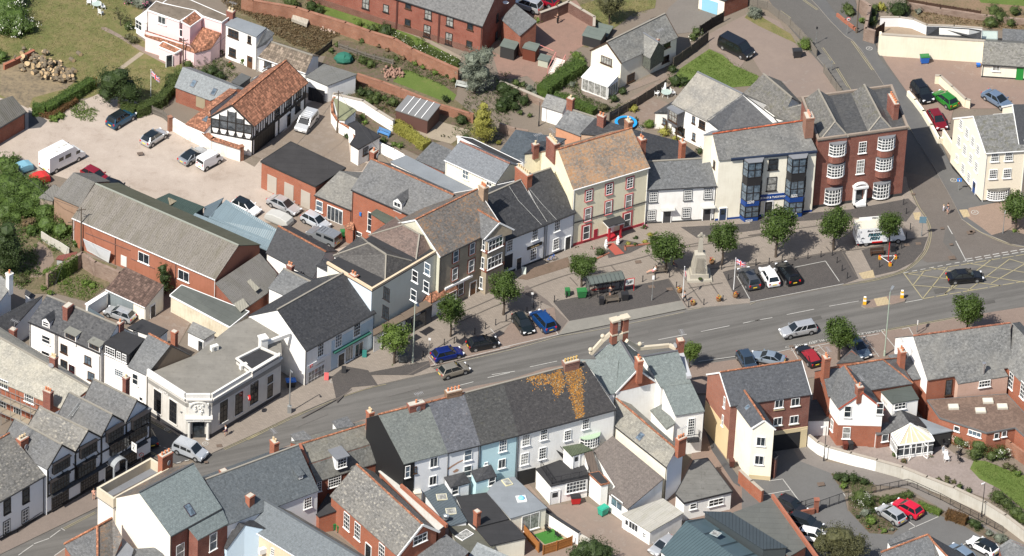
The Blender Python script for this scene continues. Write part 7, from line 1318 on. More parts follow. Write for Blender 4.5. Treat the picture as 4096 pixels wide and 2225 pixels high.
for s_,mt,lb in(('A2 820,680,.9 880,690,.8','dark','dark shrubs behind the white pot-hung wall'),('A2 920,730,.9 870,750,.7','mid','leafy shrub in the bed left of the covered lean-to'),('A2 1050,750,1.0','mid','shrub against the left side of the covered lean-to'),('A2 1560,880,1.0','dark','dark shrub left of the golden conifer'),('A2 1440,730,.7','dark','dark shrub at the corner of the small lawn'),('A2 830,440,.9 890,470,.8','mid','runner beans on canes in the vegetable bed'),('A2 825,300,.5','mid','small apple tree in the vegetable garden'),('A2 600,370,.5 640,330,.5','mid','young fruit bushes by the brown picket fence'),('A2 1215,470,.5 1270,495,.45','lime','pair of yellow-green shrubs beside the small lawn'),('A2 1360,535,.55','lime','low spreading shrub at the top of the small lawn'),('A2 980,1030,.6','mid','shrub by the blue garden bench'),('A2 1100,1070,.6 1060,1060,.5','lime','leafy mound below the yellow variegated shrub'),('A2 830,860,.5 850,900,.5','lime','climbing greenery beside the white pot-hung wall'),('A2 1860,650,1.3 1900,720,1.2','dark','dark shrubbery right of the silver-leaved tree'),('A2 1850,780,1.2','dark','dark mass of shrubs behind the golden conifer'),('A2 1830,1050,.5','yellow','narrow yellow shrub beside the golden conifer'),('A2 950,340,.4 1010,370,.4','dry','dry seedheads along the slatted fence'),('A2 720,1000,.6','dark','dark plant outside the curved garden wall')):V_('shrub',lb,'shrub',s_,mt,.14)
V_('tree','round-headed tree on the lawn left of the cream cottage','tree','A3 770,10,1.5 850,0,1.5 810,60,1.5','olive',.17,base='A3 805,180',tr=.14);hedge('hedge','broad dark green hedge below the red stair rail','A3 310,640 400,570 520,490 600,440',1.6,2.2,'ivy');hedge('hedge','hedge sloping down to the trampoline behind the small outhouse','A3 400,690 520,710 620,760 700,800',1.1,1.2,'ivy')
for s_,mt,lb in(('A3 560,410,.9 600,440,.7','lime','tall leafy plant with sunflowers by the brick pier'),('A3 285,145,.6','lime','bright shrub at the corner of the drying yard'),('A3 900,670,.7','dark','round shrub right of the white conservatory'),('A3 840,725,.75','dark','darker round shrub in front of the white conservatory'),('A3 988,800,.7','yellow','round variegated bush beside the trampoline'),('A3 1290,590,1.2 1350,600,.9','dark','large dark shrub on the corner of the small green lawn'),('A3 1270,510,.7','dark','shrub at the foot of the slate-hung gable posts'),('A3 1100,910,.85','lime','bright grassy shrub beside the white rear house'),('A3 1210,970,.9','yellow','golden yellow shrub below the oriel on posts'),('A3 1290,1020,.6','yellow','low golden shrub under the white rear house wall'),('A3 1470,1110,.6','dark','small dark shrub behind the low white cottage'),('A3 1450,230,.9 1420,270,.7','mid','white flowering shrub by the brick steps'),('A3 30,750,1.2 110,780,.9','dark','dark shrubs beside the rotary drier'),('A3 100,690,1.2 180,740,1.0 40,660,1.1','dark','dark shrubs against the old stone wall'),('A3 220,650,.7 250,690,.6','grey','silver shrub beside the stone wall'),('A3 120,610,.7 170,620,.6','mid','leafy plants along the gravel court edge'),('A3 530,620,.6','grey','pale hydrangea left of the conservatory'),('A3 760,790,.8','olive','rockery plants below the conservatory'),('A3 1870,90,1.1','grey','feathery bush beside the brick garage')):V_('shrub',lb,'shrub',s_,mt,.14,flowers='white' if 'white fl' in lb else None)
g=V_('topiary','clipped bright green bush beside the black wheelie bin','shrub','A4 405,325,1.05','lime',.12,90,flat=.9)
for s_,mt,lb in(('A4 40,90,1.0','grey','feathery shrub by the upper road fence'),('A4 720,60,1.0 740,90,.8','mid','ivy bush behind the twenty sign'),('A4 900,90,.9 890,150,1.0 920,60,.8','mid','leafy bush over the stone wall pier'),('A4 970,50,.8','yellow','yellow shrub behind the stone wall'),('A4 1090,70,1.6 1130,60,1.2','dark','big round dark bush on the white wall'),('A4 1245,80,.6','grey','spiky plant on the dry bank'),('A4 1800,80,1.3 1770,160,1.2 1840,120,1.2','mid','leafy bushes above the greenhouse'),('A4 1950,80,1.0 1920,170,.8','mid','bush with white flowers at the right edge'),('A4 820,150,.6','lime','low shrub inside the brick corner wall'),('A4 1550,730,.4','grey','pale climbing plant on the cream dividing wall')):V_('shrub',lb,'shrub',s_,mt,.15)
V_('ivy_bank','great bank of ivy and brambles left of the long warehouse','ivy','B1 60,30,2.4 170,60,2.2 280,90,2.0 90,150,2.0 200,160,1.8 330,200,1.9 440,190,1.6 500,240,1.4 350,290,1.7 450,330,1.5 560,420,.9 250,20,2. 390,140,1.6 500,330,1.1','ivy',.2,50);V_('ivy_bank','mass of brambles in front of the gravel yard at the left edge','ivy','A1 30,1200,1.6 80,1260,1.7 40,1330,1.9 140,1330,1.6 220,1370,1.6 100,1180,1.1','ivy',.2,50)
V_('conifer','tall dark conifer at the left edge of the overgrown garden','tree','B1 50,330,1.6 40,400,2.1 70,470,2.3 60,540,2.3','dark',.2,base='B1 75,640',tr=.25);V_('shrub','brown-leaved shrub beside the tall dark conifer','shrub','B1 215,285,1.2','dry',.16)
g=V_('conifer','upright dark evergreen against the red warehouse wall','tree','B1 1200,620,.8 1210,680,1.0 1215,740,1.0','dark',.16,base='B1 1218,800',tr=.1,flat=1.2)
for s_,mt,lb in(('B1 165,700,.9','olive','shrub behind the white chimney at left'),('B1 200,640,.6','mid','small shrub beside the earth path'),('B1 340,640,.7 390,620,.6','lime','bright ivy mound on the end of the ruined wall'),('B1 650,450,.7','ivy','ivy by the white boards on the warehouse'),('B1 630,720,.8 680,740,.7','lime','low brambles inside the ruined wall'),('B1 740,600,.6 820,640,.7','dry','dry ivy along the ruined wall top'),('B1 470,530,.5 530,510,.5','ivy','ivy over the rusty little shed'),('B1 320,760,.6 370,790,.6','lime','ivy behind the terrace roof'),('B1 480,720,.5','lime','weeds in the overgrown plot'),('B1 1007,600,.4','mid','small plant growing from the warehouse wall')):V_('shrub',lb,'shrub',s_,mt,.15,flat=.6)
hedge('ivy_wall','ivy trailing along the top of the ruined stone wall','B1 345,640 420,600 480,570 560,515',2.3,.7,'lime',cat='ivy')
for s_,mt,lb,f_ in(('B3 945,432,.42','yellow','golden ball shrub, leftmost in the hotel planter',None),('B3 992,440,.42','mid','green shrub between the two golden balls',None),('B3 1067,418,.45','yellow','golden ball shrub, rightmost in the hotel planter',None),('B3 1003,390,.4','dark','dark little bush above the hotel planter',None),('B3 740,492,.75','dark','dark round bush left of the red carpet',None),('B3 680,465,.35','mid','pink flowering pot by the hotel plinth','pink'),('B3 1065,310,.5','mid','pink hydrangea at the hotel corner','pink'),('B3 1105,365,.45','yellow','yellow-green shrub beside the pink hydrangea',None),('B3 568,465,.35','olive','small shrub at the left corner of the cream hotel',None),('B3 1215,625,.35 1190,630,.3','lime','low plants round the shaded street tree',None),('B4 1945,340,.4 1970,350,.35','lime','bright clipped planting at the foot of the right-hand street tree',None),('B2 1052,1328,.22','lime','tuft of weeds at the leaning street tree',None)):V_('shrub',lb,'shrub',s_,mt,.11,80,flowers=f_)
for s_,mt,lb,f_ in(('C4 700,820,.9 760,820,.9 640,815,.7','dark','broad low evergreen on the path island',None),('C4 840,848,.7','dark','dark shrub at the right of the path island',None),('C4 690,880,.6','lime','yellow-green shrub on the path island',None),('C4 895,865,.3','mid','small dome shrub on the path island tip',None),('C4 820,960,1.4 860,990,1.1','mid','large shrub with white flowers by the sliding gate','white'),('C4 845,1080,.8','grey','grey heather-like shrub below the white-flowered shrub',None),('C4 895,1135,.8','lime','round golden-green bush on the roundabout bed',None),('C4 795,1110,.4','dark','small dark shrub on the roundabout bed',None),('C4 870,1180,.4 950,1190,.35','mid','red bedding flowers on the roundabout bed','red'),('C4 990,1210,.5','lime','bright low shrub on the roundabout bed',None),('C4 1048,1200,.4','grey','pale dome shrub on the roundabout bed',None),('C4 905,1065,.5','dark','blue-green shrub beside the silver hatchback',None),('C4 970,1000,.5 1010,970,.6','mid','hedge plants behind the silver hatchback',None),('C4 1175,945,.7','mid','round shrub above the red car',None),('C4 1675,1170,.8 1640,1150,.7','dark','dark shrub below the bronze hedge',None),('C4 1760,1230,.6','grey','pale green shrub near the white car',None),('C4 1840,1265,.9 1880,1280,.6','grey','grey-green shrub by the bottom right corner',None),('C4 1390,835,.5 1450,850,.5','olive','dry perennials along the gravel patio wall',None),('C4 1540,890,.6 1610,920,.5','mid','perennials further along the gravel patio wall',None),('C4 1830,960,1.2 1890,1010,1.1','mid','leafy shrub right of the garden lamp',None),('C4 1960,1080,1.2 2010,1120,1.','mid','dark hedge shrub at the right edge',None),('C4 1550,540,1.2 1600,560,1.0','mid','white rambling rose beside the black boarded wall','white'),('C4 1690,590,1.5 1660,640,1.1','mid','big rounded shrub on the right-hand lawn edge',None),('C4 1850,640,1.2','mid','white flowering shrub against the old brick wall','white'),('C4 1890,730,.6 1930,750,.6','olive','border plants beside the right-hand lawn',None),('C4 1970,790,.6','lime','bright border plant at the right edge',None),('C4 1060,650,.4','mid','potted plant by the conservatory','red'),('C4 1135,695,.45','olive','orange flowering plant in front of the conservatory','red'),('C4 1330,660,.35','mid','red potted flowers right of the conservatory door','red')):V_('shrub',lb,'shrub',s_,mt,.13,70,flowers=f_)
hedge('hedge','bright clipped hedge behind the red car','C4 1235,1000 1330,1035 1405,1065',.7,.8,'lime');hedge('hedge','bronze-leaved hedge in the car park','C4 1450,1060 1520,1080 1600,1110',1.2,1.2,'bronze');hedge('hedge','low hedge along the railing behind the silver hatchback','C4 960,985 1060,960 1150,935',.6,.8,'mid')
V_('tree','large olive-brown tree at the bottom edge beside the grey felt roof','tree','C4 620,1260,2.0 700,1260,1.9 540,1310,1.8 660,1340,2.2 780,1320,1.8 720,1390,1.6','olive',.19,55,base='C4 660,1470',tr=.25);V_('tree','dark green tree at the bottom edge below the rear yard','tree','C3 620,1350,1.6 700,1350,1.9 770,1380,1.6 560,1390,1.2','dark',.18,base='C3 680,1500',tr=.2);V_('climbing_plant','bare climbing plant on the white wall by the fire escape','climber','C3 430,700,.6 430,640,.4','dry',.12,40);V_('shrub','green shrub between the flat roofs at the bottom','shrub','H4 815,1125,.5','mid',.12,flat=1.5)
def tufts(s_,n,mat,size=.16,h=.12):
 T=ground(s_,0);rnd=random.Random(n);mb=MB();x0,x1,y0,y1=min(t.x for t in T),max(t.x for t in T),min(t.y for t in T),max(t.y for t in T);k=0
 while k<n:
  p=V((rnd.uniform(x0,x1),rnd.uniform(y0,y1),.08));ins=False;j=len(T)-1
  for i in range(len(T)):
   if(T[i].y>p.y)!=(T[j].y>p.y)and p.x<(T[j].x-T[i].x)*(p.y-T[i].y)/(T[j].y-T[i].y)+T[i].x:ins=not ins
   j=i
  if not ins:continue
  k+=1;leaves(mb,p+V((0,0,h*.4)),(.3,.3,h),9,size,rnd)
 g=mb.build('ground_cover',LF[mat]);g['kind']='stuff'
LF['grass']=leafm((.24,.24,.09),(.36,.34,.15),name='grass_blades');tufts('A1 -60,-60 1040,-60 900,100 760,190 1000,330 880,520 700,540 600,580 500,520 250,370 0,470 -60,400',2600,'grass',.09,.04);tufts('A1 500,780 600,740 720,820 700,900 560,880',260,'lime');tufts('B1 420,700 620,660 760,760 640,860 440,800',300,'lime');tufts('A2 -260,-60 0,-20 330,110 690,240 600,290 480,400 250,300 120,210 0,120 -160,60',2200,'dry',.18,.2);tufts('A2 560,400 1090,400 1540,560 1500,660 1100,520',500,'mid',.15,.15);tufts('A3 1320,520 1540,370 1900,560 1860,630 1700,640',700,'lime',.1,.05)
tufts('B1 0,450 280,450 300,660 150,780 0,700',500,'ivy',.2,.25);tufts('A2 640,600 800,560 1050,780 1000,860 700,800',350,'mid',.16,.2);tufts('C4 1640,760 1740,700 2050,840 2050,1060 1830,890',700,'lime',.1,.05)
tufts('A2 1500,560 1914,540 1914,1000 1760,1100 1480,1000 1560,800 1600,700',700,'mid',.15,.2);tufts('A2 800,580 1100,660 1350,780 1200,900 900,800',420,'dry',.15,.15);tufts('A3 0,620 320,700 480,640 700,820 900,860 1000,740 820,800 600,700 560,600 420,600 300,740 60,760',700,'mid',.15,.25);tufts('B1 0,60 560,160 520,480 420,520 250,380 100,500 0,560',1300,'ivy',.2,.5);tufts('E2 250,620 640,640 820,800 760,900 480,800 260,720',300,'mid',.14,.2)
tufts('A1 560,600 700,520 1330,480 1200,700 1080,720',500,'grass',.1,.05);tufts('A3 590,40 700,-10 1150,0 1140,60 880,180 790,240',500,'grass',.1,.05);tufts('A4 1150,40 1700,100 2060,180 2060,240 1700,190 1300,180',500,'dry',.15,.12);tufts('C4 600,800 740,810 870,850 930,900 760,920',160,'mid',.13,.15);tufts('C4 730,960 930,960 1000,1010 940,1080 1090,1210 880,1230 770,1110',420,'mid',.13,.18)
for s_,mt,lb in(('A2 700,400,.5 740,410,.5','mid','leafy crops beside the green netting'),('A2 1080,430,.5','mid','shrub at the right end of the slatted fence'),('A2 1180,420,.5 1130,430,.45','dry','reddish shrubs against the long brick wall'),('A2 1460,560,.5 1500,590,.5','mid','shrubs in the border left of the silver tree'),('A2 760,600,.8 740,650,.7','dry','brown bushy growth by the corrugated garage'),('A2 940,700,.7 990,720,.6','mid','shrubs between white wall and brick garden wall'),('A2 1590,1010,.6 1640,1030,.5','dark','dark plants at the foot of the golden conifer'),('A2 1420,1000,.3 1470,1010,.3','olive','potted plants along the patio edge'),('A3 150,830,.5 220,850,.45','mid','pot plants on the terrace by the ornate lamp'),('A3 330,840,.4','mid','potted shrub beside the small white outhouse'),('A3 460,520,1.1 380,620,1.1','ivy','bulging ivy on the broad hedge below the stair'),('A3 1000,880,.4 1040,930,.4','olive','low plants beside the trampoline path'),('A1 500,700,.8 560,690,.7','ivy','ivy bulging from the clipped hedge by the log pile'),('A1 1120,750,.8 1200,690,.8','ivy','rounded growth on the hedge under the flagpole'),('B1 120,230,1.2 230,330,1.1','ivy','bramble mound beside the concrete panels'),('B1 20,200,1.6 0,90,1.8','ivy','dense ivy at the very left edge'),('C4 1450,820,.4 1500,850,.4','olive','dry tufts on the grey boundary wall'),('C4 1780,660,.9','mid','rounded shrub between the two white-flowered ones')):V_('shrub',lb,'shrub',s_,mt,.15)
# ---------------- vehicles ----------------
RUB=plain((.018,.018,.019),.7,name='tyre_rubber');RIM=plain((.45,.46,.47),.3,metal=.7,name='alloy');CG=plain((.012,.016,.019),.06,name='car_glass',spec=.7);TRIM=plain((.02,.02,.022),.5,name='black_trim');HL=plain((.75,.77,.8),.1,name='lamp_lens');TL=plain((.45,.01,.01),.2,name='red_lens');YP=plain((.75,.55,.05),.4,name='yellow_plate');WP=plain((.75,.75,.72),.4,name='white_plate')
CT={'hatch':(4.1,1.78,1.48,.93,.72,.73,.55,.15,.045),'saloon':(4.75,1.84,1.46,.93,.70,.72,.54,.27,.13),'estate':(4.75,1.86,1.53,.97,.74,.71,.56,.08,.03),'suv':(4.4,1.86,1.68,1.05,.85,.73,.58,.10,.03),'mpv':(4.5,1.84,1.66,1.02,.78,.80,.62,.08,.03),'coupe':(4.45,1.82,1.32,.86,.66,.68,.52,.30,.10)}
def wheels(g,L,W,r=.32,xs=(.19,.80)):
 w0=None
 for x in xs:
  for s in(-1,1):
   c=V(((x-.5)*L,s*(W/2-.09),r));t=MB();t.cyl(V((0,-.1,0)),V((0,.1,0)),r,n=16)
   if w0 is None:
    a=t.build('tyre',RUB);k=MB();k.cyl(V((0,-.108,0)),V((0,.108,0)),r*.62,n=12);k.cyl(V((0,-.115,0)),V((0,.115,0)),r*.16,n=8);b_=k.build('rim',RIM);w0=(a.data,b_.data);bpy.data.objects.remove(a);bpy.data.objects.remove(b_)
   a=bpy.data.objects.new('wheel',w0[0]);b_=bpy.data.objects.new('rim',w0[1])
   for o in(a,b_):S.collection.objects.link(o)
   a.parent=g;a.location=c;b_.parent=a
def ring(x,hw,zl,zt):return[V((x,-hw*.93,zl)),V((x,-hw,zl+.22)),V((x,-hw*.985,(zl+zt)/2+.1)),V((x,-hw*.93,zt-.05)),V((x,-hw*.80,zt)),V((x,hw*.80,zt)),V((x,hw*.93,zt-.05)),V((x,hw*.985,(zl+zt)/2+.1)),V((x,hw,zl+.22)),V((x,hw*.93,zl))]
def loft(mb,R,m=0):
 for a,b_ in zip(R,R[1:]):
  for i in range(len(a)):j=(i+1)%len(a);mb.poly([a[j],a[i],b_[i],b_[j]],m)
 mb.poly(R[0],m);mb.poly(R[-1][::-1],m)
def lamps(g,L,W,zb,zf):
 for s in(-1,1):
  for nm,x,z,m,d in(('headlight',L/2-.13,zf,HL,(.22,.34,.15)),('tail_light',-L/2+.06,zb,TL,(.14,.24,.24))):
   k=MB();k.box((x,s*(W/2-.27),z),d,s*(-.35 if x>0 else .3));k.build(nm,m,g)
 for x,m in((L/2+.015,WP),(-L/2-.015,YP)):k=MB();k.box((x,0,.48 if x>0 else .62),(.03,.52,.12));k.build('number_plate',m,g)
def car(s_,typ,col,lb,metal=.5,top=None,z0=.2,soft=None,grp=None):
 q=P(s_);a,d=un(q[0],z0+.45),un(q[1],z0+.45);L,W,H,be,hn,x1,x2,x3,x4=CT[typ];hw=W/2;pm=carpaint(col,metal)
 o=(a+d)/2;g=thing({'hatch':'hatchback','coupe':'sports_car','suv':'suv','mpv':'people_carrier'}.get(typ,typ+'_car'),lb,'car');X=lambda t:(t-.5)*L
 mb=MB();st=[(0,.80,.42,be*.80),(.012,.92,.25,be*.93),(.05,.98,.2,be),(.3,1,.18,be),(.6,1,.18,be-.01),(x1,1,.18,be-.03),(x1+.08,.98,.2,be-.07),(.93,.93,.22,hn+.03),(.98,.84,.27,hn-.08),(1.,.70,.36,hn-.22)]
 loft(mb,[ring(X(t),hw*k,zl,zt)for t,k,zl,zt in st]);mb.build('body',pm,g,smooth=False)
 k=MB();k.box((0,0,.26),(L*.94,W*1.005,.14));
 for x in(.19,.80):k.cyl(V((X(x),-hw*1.004,.34)),V((X(x),hw*1.004,.34)),.375,n=16)
 k.build('sill_trim',TRIM,g)
 B_=[(X(x4),.80),(X(x1),.80)];T_=[(X(x3),.64),(X(x2),.64)];bt=be-.02
 lo=[V((X(x4),-hw*.86,bt)),V((X(x1)+.08,-hw*.84,bt-.02)),V((X(x1)+.08,hw*.84,bt-.02)),V((X(x4),hw*.86,bt))];hi=[V((X(x3),-hw*.66,H-.05)),V((X(x2),-hw*.66,H-.05)),V((X(x2),hw*.66,H-.05)),V((X(x3),hw*.66,H-.05))]
 if not soft:
  k=MB()
  for i in range(4):j=(i+1)%4;k.poly([lo[i],lo[j],hi[j],hi[i]])
  k.build('windows',CG,g)
 k=MB();up=V((0,0,.05));e=.05;rf=[hi[0]+V((-e,-e,0)),hi[1]+V((e,-e,0)),hi[2]+V((e,e,0)),hi[3]+V((-e,e,0))];mid=[p.lerp(sum(hi,V((0,0,0)))/4,.18)+up for p in hi]
 k.poly(mid)
 for i in range(4):j=(i+1)%4;k.poly([rf[i],rf[j],mid[j],mid[i]])
 k.poly(rf[::-1])
 if soft:
  for i in range(4):j=(i+1)%4;k.poly([lo[i],lo[j],rf[j],rf[i]])
 k.build('roof',top or pm,g)
 k=MB()
 for i in range(4):k.bar(lo[i],hi[i],.10,.05)
 for t in(.5,.78)if typ in('estate','suv','mpv')else(.52,):
  for i,j in((0,1),(3,2)):p=lo[i].lerp(lo[j],.95-t*.9 if False else t*.88);r_=hi[i].lerp(hi[j],t*.85);k.bar(p,r_,.09,.045)
 k.build('pillars',pm,g)
 for s in(-1,1):k=MB();k.box((X(x1)-.12,s*(hw+.07),be+.06),(.16,.2,.14));k.build('wing_mirror',pm,g)
 lamps(g,L,W,be-.18,hn-.12);wheels(g,L,W)
 h=xy(d-a).normalized();g.location=(o.x,o.y,z0);g.rotation_euler=(0,0,math.atan2(h.y,h.x));return g
SIL=(.50,.51,.52);BLK=(.012,.013,.016);WHC=(.78,.78,.78);YZ=.06
car('A1 822,922 962,838','suv',(.01,.08,.16),'dark blue SUV with black glass roof near the gravel yard hedge',top=CG,z0=YZ);car('A1 1062,1062 1208,968','hatch',SIL,'silver hatchback with black glass roof in the gravel yard',top=CG,z0=YZ)
car('A1 1348,1190 1498,1105','coupe',(.36,.38,.40),'grey coupe with dark roof beside the small white van',top=CG,z0=YZ);car('A1 655,1275 752,1325','hatch',(.32,.015,.03),'dark red hatchback half hidden by the warehouse ridge',z0=YZ);car('A1 800,1370 900,1405','hatch',BLK,'black car almost hidden behind the warehouse ridge',z0=YZ)
car('B2 150,105 350,200','saloon',SIL,'silver saloon by the brick garage block',z0=YZ);car('B2 408,232 560,310','hatch',(.66,.70,.74),'pale icy white hatchback by the brick annex',z0=YZ);car('B1 1750,140 1870,195','hatch',WHC,'white car with black roof half hidden behind the folded blue shed roof',0,top=CG,z0=YZ)
car('B1 965,985 800,925','hatch',SIL,'silver hatchback parked across the cream garage door',z0=YZ);car('C1 1110,565 1065,480','hatch',BLK,'black car emerging from the side street by the coffee shop',z0=.12)
car('C2 1400,62 1600,5','hatch',(.30,.27,.22),'bronze-grey hatchback driving along the near lane',z0=.12);car('B2 1348,1275 1558,1225','hatch',(.012,.03,.20),'royal blue hatchback in the paved bays',z0=.2);car('B2 1610,1190 1818,1150','hatch',BLK,'black hatchback in the paved bays behind the royal blue one',z0=.2)
car('B3 118,955 222,1098','hatch',(.012,.018,.018),'black-green hatchback nose-on beside the blue people carrier',z0=.2);car('B3 368,1065 262,948','mpv',(.01,.07,.25),'blue people carrier with its tail to the road',z0=.2)
car('B3 1872,755 1795,632','suv',(.09,.095,.105),'dark grey SUV, leftmost in the block-paved bay',z0=.21);car('B4 180,742 105,612','hatch',WHC,'white hatchback between two dark cars in the block-paved bay',0,z0=.21);car('B4 322,715 235,592','estate',BLK,'black estate car, rightmost in the block-paved bay',z0=.21)
car('B4 1450,690 1712,668','saloon',BLK,'black saloon crossing the yellow box junction',z0=.12);car('B4 485,1045 222,1098','estate',SIL,'silver estate with roof rails driving on the main road',z0=.12);car('B4 490,1325 378,1195','coupe',BLK,'black convertible with dark red fabric roof in the disabled bay',z0=.2,soft=1,top=plain((.22,.01,.02),.9,name='red_hood'))
car('B4 728,1132 850,1262','saloon',(.10,.14,.19),'blue-grey saloon parked under the near-side street tree',z0=.2);car('B4 205,1290 55,1262','coupe',(.30,.36,.42),'pale metallic sports car behind the brick flats roof',z0=.2);car('B3 1790,1255 1850,1350','hatch',(.05,.08,.12),'slate-blue hatchback behind the left end of the brick flats roof',z0=.2)
car('A3 262,62 135,20','suv',SIL,'silver SUV at the top edge beside the red car',z0=YZ);car('A3 372,18 275,-15','hatch',(.38,.01,.03),'red hatchback at the top edge',z0=YZ);car('A4 1215,620 1318,755','suv',BLK,'black SUV behind the stepped cream wall',z0=YZ);car('A4 1495,778 1378,690','hatch',(.03,.26,.03),'bright green hatchback behind the stepped cream wall',z0=YZ);car('A4 1335,820 1420,955','hatch',(.26,.012,.02),'dark red hatchback behind the stepped cream wall',z0=YZ);car('A4 1765,705 1880,775','saloon',(.19,.26,.36),'pale blue saloon in the red concrete yard',z0=YZ)
car('C3 1270,1290 1140,1370','hatch',SIL,'silver car at the bottom edge beside the teal metal roof',z0=YZ);car('C4 1120,1150 955,1040','hatch',SIL,'silver hatchback beside the red one in the gated car park',z0=.12);car('C4 1265,1108 1055,992','hatch',(.48,.008,.03),'bright red hatchback in the gated car park',0,z0=.12);car('C4 1818,1385 1612,1275','hatch',WHC,'white car with black glass roof at the bottom right',0,top=CG,z0=.12)
car('C4 1600,1420 1500,1350','hatch',(.25,.33,.42),'pale blue car behind the orange-ridged roof',z0=.12);car('C4 245,1000 365,1060','hatch',(.03,.03,.035),'black hatchback by the low brick wall and railing',z0=.12);car('C4 340,1140 475,1185','suv',(.03,.035,.04),'dark grey car behind the brick parapet, above the white one',z0=.12);car('C4 395,1240 540,1270','hatch',WHC,'white car half hidden by the olive-brown tree',0,z0=.12)
def boxvan(s_,dims,prof,col,lb,nm,cat='van',z0=YZ,side=(),screen=None,rear=None,ribs=0,metal=.3,lift=0):
 q=P(s_);a,d=un(q[0],z0+.5),un(q[1],z0+.5);L,W,H=dims;hw=W/2;g=thing(nm,lb,cat);mb=MB();n=len(prof)
 def cs(z):return hw*(1-.10*max(0,(z-1.0)/max(.6,H-1.0)))if not lift else hw
 A_=[V((x-L/2,-cs(z),z))for x,z in prof];B_=[V((x-L/2,cs(z),z))for x,z in prof]
 for i in range(n):j=(i+1)%n;mb.poly([A_[i],B_[i],B_[j],A_[j]])
 mb.poly(A_);mb.poly(B_[::-1]);mb.build('body',carpaint(col,metal),g)
 for x0,x1,za,zb in side:
  for s in(-1,1):
   k=MB();y0,y1=s*(cs(za)+.012),s*(cs(zb)+.012);k.poly([V((x0-L/2,y0,za)),V((x1-L/2,y0,za)),V((x1-L/2,y1,zb)),V((x0-L/2,y1,zb))][::-s]);k.build('side_window',CG,g)
 for nm2,w_ in(('windscreen',screen),('rear_window',rear)):
  if w_:(x0,za,x1,zb)=w_;k=MB();k.poly([V((x0-L/2,-cs(za)*.9,za)),V((x0-L/2,cs(za)*.9,za)),V((x1-L/2,cs(zb)*.86,zb)),V((x1-L/2,-cs(zb)*.86,zb))]);k.build(nm2,CG,g)
 if ribs:k=MB();[k.box((-L/2+1.2+i*.42,0,H+.01),(.07,W*.62,.05))for i in range(ribs)];k.build('roof_bars',carpaint(mul(col,1.3),metal),g)
 lamps(g,L,W,1.0,.75);wheels(g,L,W,.33,(.18,.80));k=MB();k.box((0,0,.3),(L*.96,W*1.01,.18));[k.cyl(V(((x-.5)*L,-hw*1.004,.35)),V(((x-.5)*L,hw*1.004,.35)),.39,n=16)for x in(.18,.80)];k.build('sill_trim',TRIM,g)
 h=xy(d-a).normalized();o=(a+d)/2;g.location=(o.x,o.y,z0);g.rotation_euler=(0,0,math.atan2(h.y,h.x));return g
VP=[(0,.35),(4.1,.35),(4.14,.65),(4.0,.85),(3.25,1.08),(2.55,1.72),(2.3,1.79),(.25,1.79),(.02,1.2)];VW=[(.25,1.1,1.12,1.55),(1.25,2.1,1.12,1.55),(2.2,2.75,1.1,1.45)]
boxvan('A2 462,850 372,962',(4.14,1.76,1.79),VP,SIL,'silver people van with ribbed roof beside the half-timbered hall','people_van',side=VW,screen=(3.27,1.09,2.55,1.74),rear=(-.01,1.15,.2,1.65),ribs=5);boxvan('C1 1302,590 1500,668',(4.3,1.82,1.8),[(x*1.04,z)for x,z in VP],(.42,.45,.49),'silver-blue people van turning past the coffee shop','people_van',side=VW,screen=(3.4,1.09,2.65,1.74),z0=.12)
boxvan('A1 1480,1228 1605,1160',(3.6,1.5,1.85),[(0,.35),(3.5,.35),(3.6,.6),(3.5,.95),(3.05,1.3),(2.75,1.8),(2.6,1.86),(.15,1.86),(.02,1.3)],WHC,'small white van beside the grey coupe','van',side=[(2.35,3.0,1.2,1.6)],screen=(3.09,1.3,2.78,1.77),rear=(-.01,1.25,.08,1.65),metal=0)
boxvan('A3 1632,305 1848,415',(5.1,1.95,1.95),[(0,.35),(5.0,.35),(5.1,.7),(4.95,.98),(4.35,1.15),(3.6,1.88),(3.4,1.95),(.2,1.95),(.03,1.3)],BLK,'long black van parked on the worn drive','van',side=[(.3,1.5,1.25,1.7),(1.6,2.7,1.25,1.7),(2.9,3.7,1.2,1.6)],screen=(4.36,1.17,3.62,1.9))
g=boxvan('A1 345,1240 570,1125',(6.3,2.25,2.8),[(0,.5),(6.2,.4),(6.3,.8),(6.1,1.05),(5.4,1.35),(4.75,2.2),(4.2,2.75),(3.8,2.8),(0,2.8)],WHC,'white motorhome with roof hatches in the gravel yard','motorhome','motorhome',side=[(1.6,2.4,1.55,2.1),(2.7,3.7,1.5,2.1),(4.6,5.3,1.35,1.85)],screen=(5.43,1.36,4.78,2.2),metal=0,lift=1)
for x,y,w_ in((-1.4,-.3,.4),(-.6,.2,.5),(.3,.1,.8)):k=MB();k.box((x,y,2.86),(w_,.55,.12));q=k.build('roof_hatch',plain((.55,.53,.48),.4,name='hatch_cream'));q.parent=g
k=MB();k.poly([V((1.62,-.8,2.22)),V((1.62,.8,2.22)),V((1.1,.8,2.73)),V((1.1,-.8,2.73))]);k.box((1.25,0,2.55),(.5,1.5,.05),0,0,.77);q=k.build('overcab_window',CG);q.parent=g
g=boxvan('B2 640,430 445,345',(4.6,1.8,1.8),[(0,.45),(4.5,.4),(4.6,.7),(4.45,.95),(3.5,1.08),(2.95,1.65),(2.0,1.75),(1.9,1.82),(.1,1.82),(0,1.1)],(.22,.235,.25),'grey pickup with silver canopy and open tailgate','pickup_truck','pickup',side=[(.2,1.7,1.2,1.6),(2.1,2.9,1.15,1.5)],screen=(3.52,1.1,2.97,1.66),rear=(-.02,1.1,.05,1.7),ribs=6)
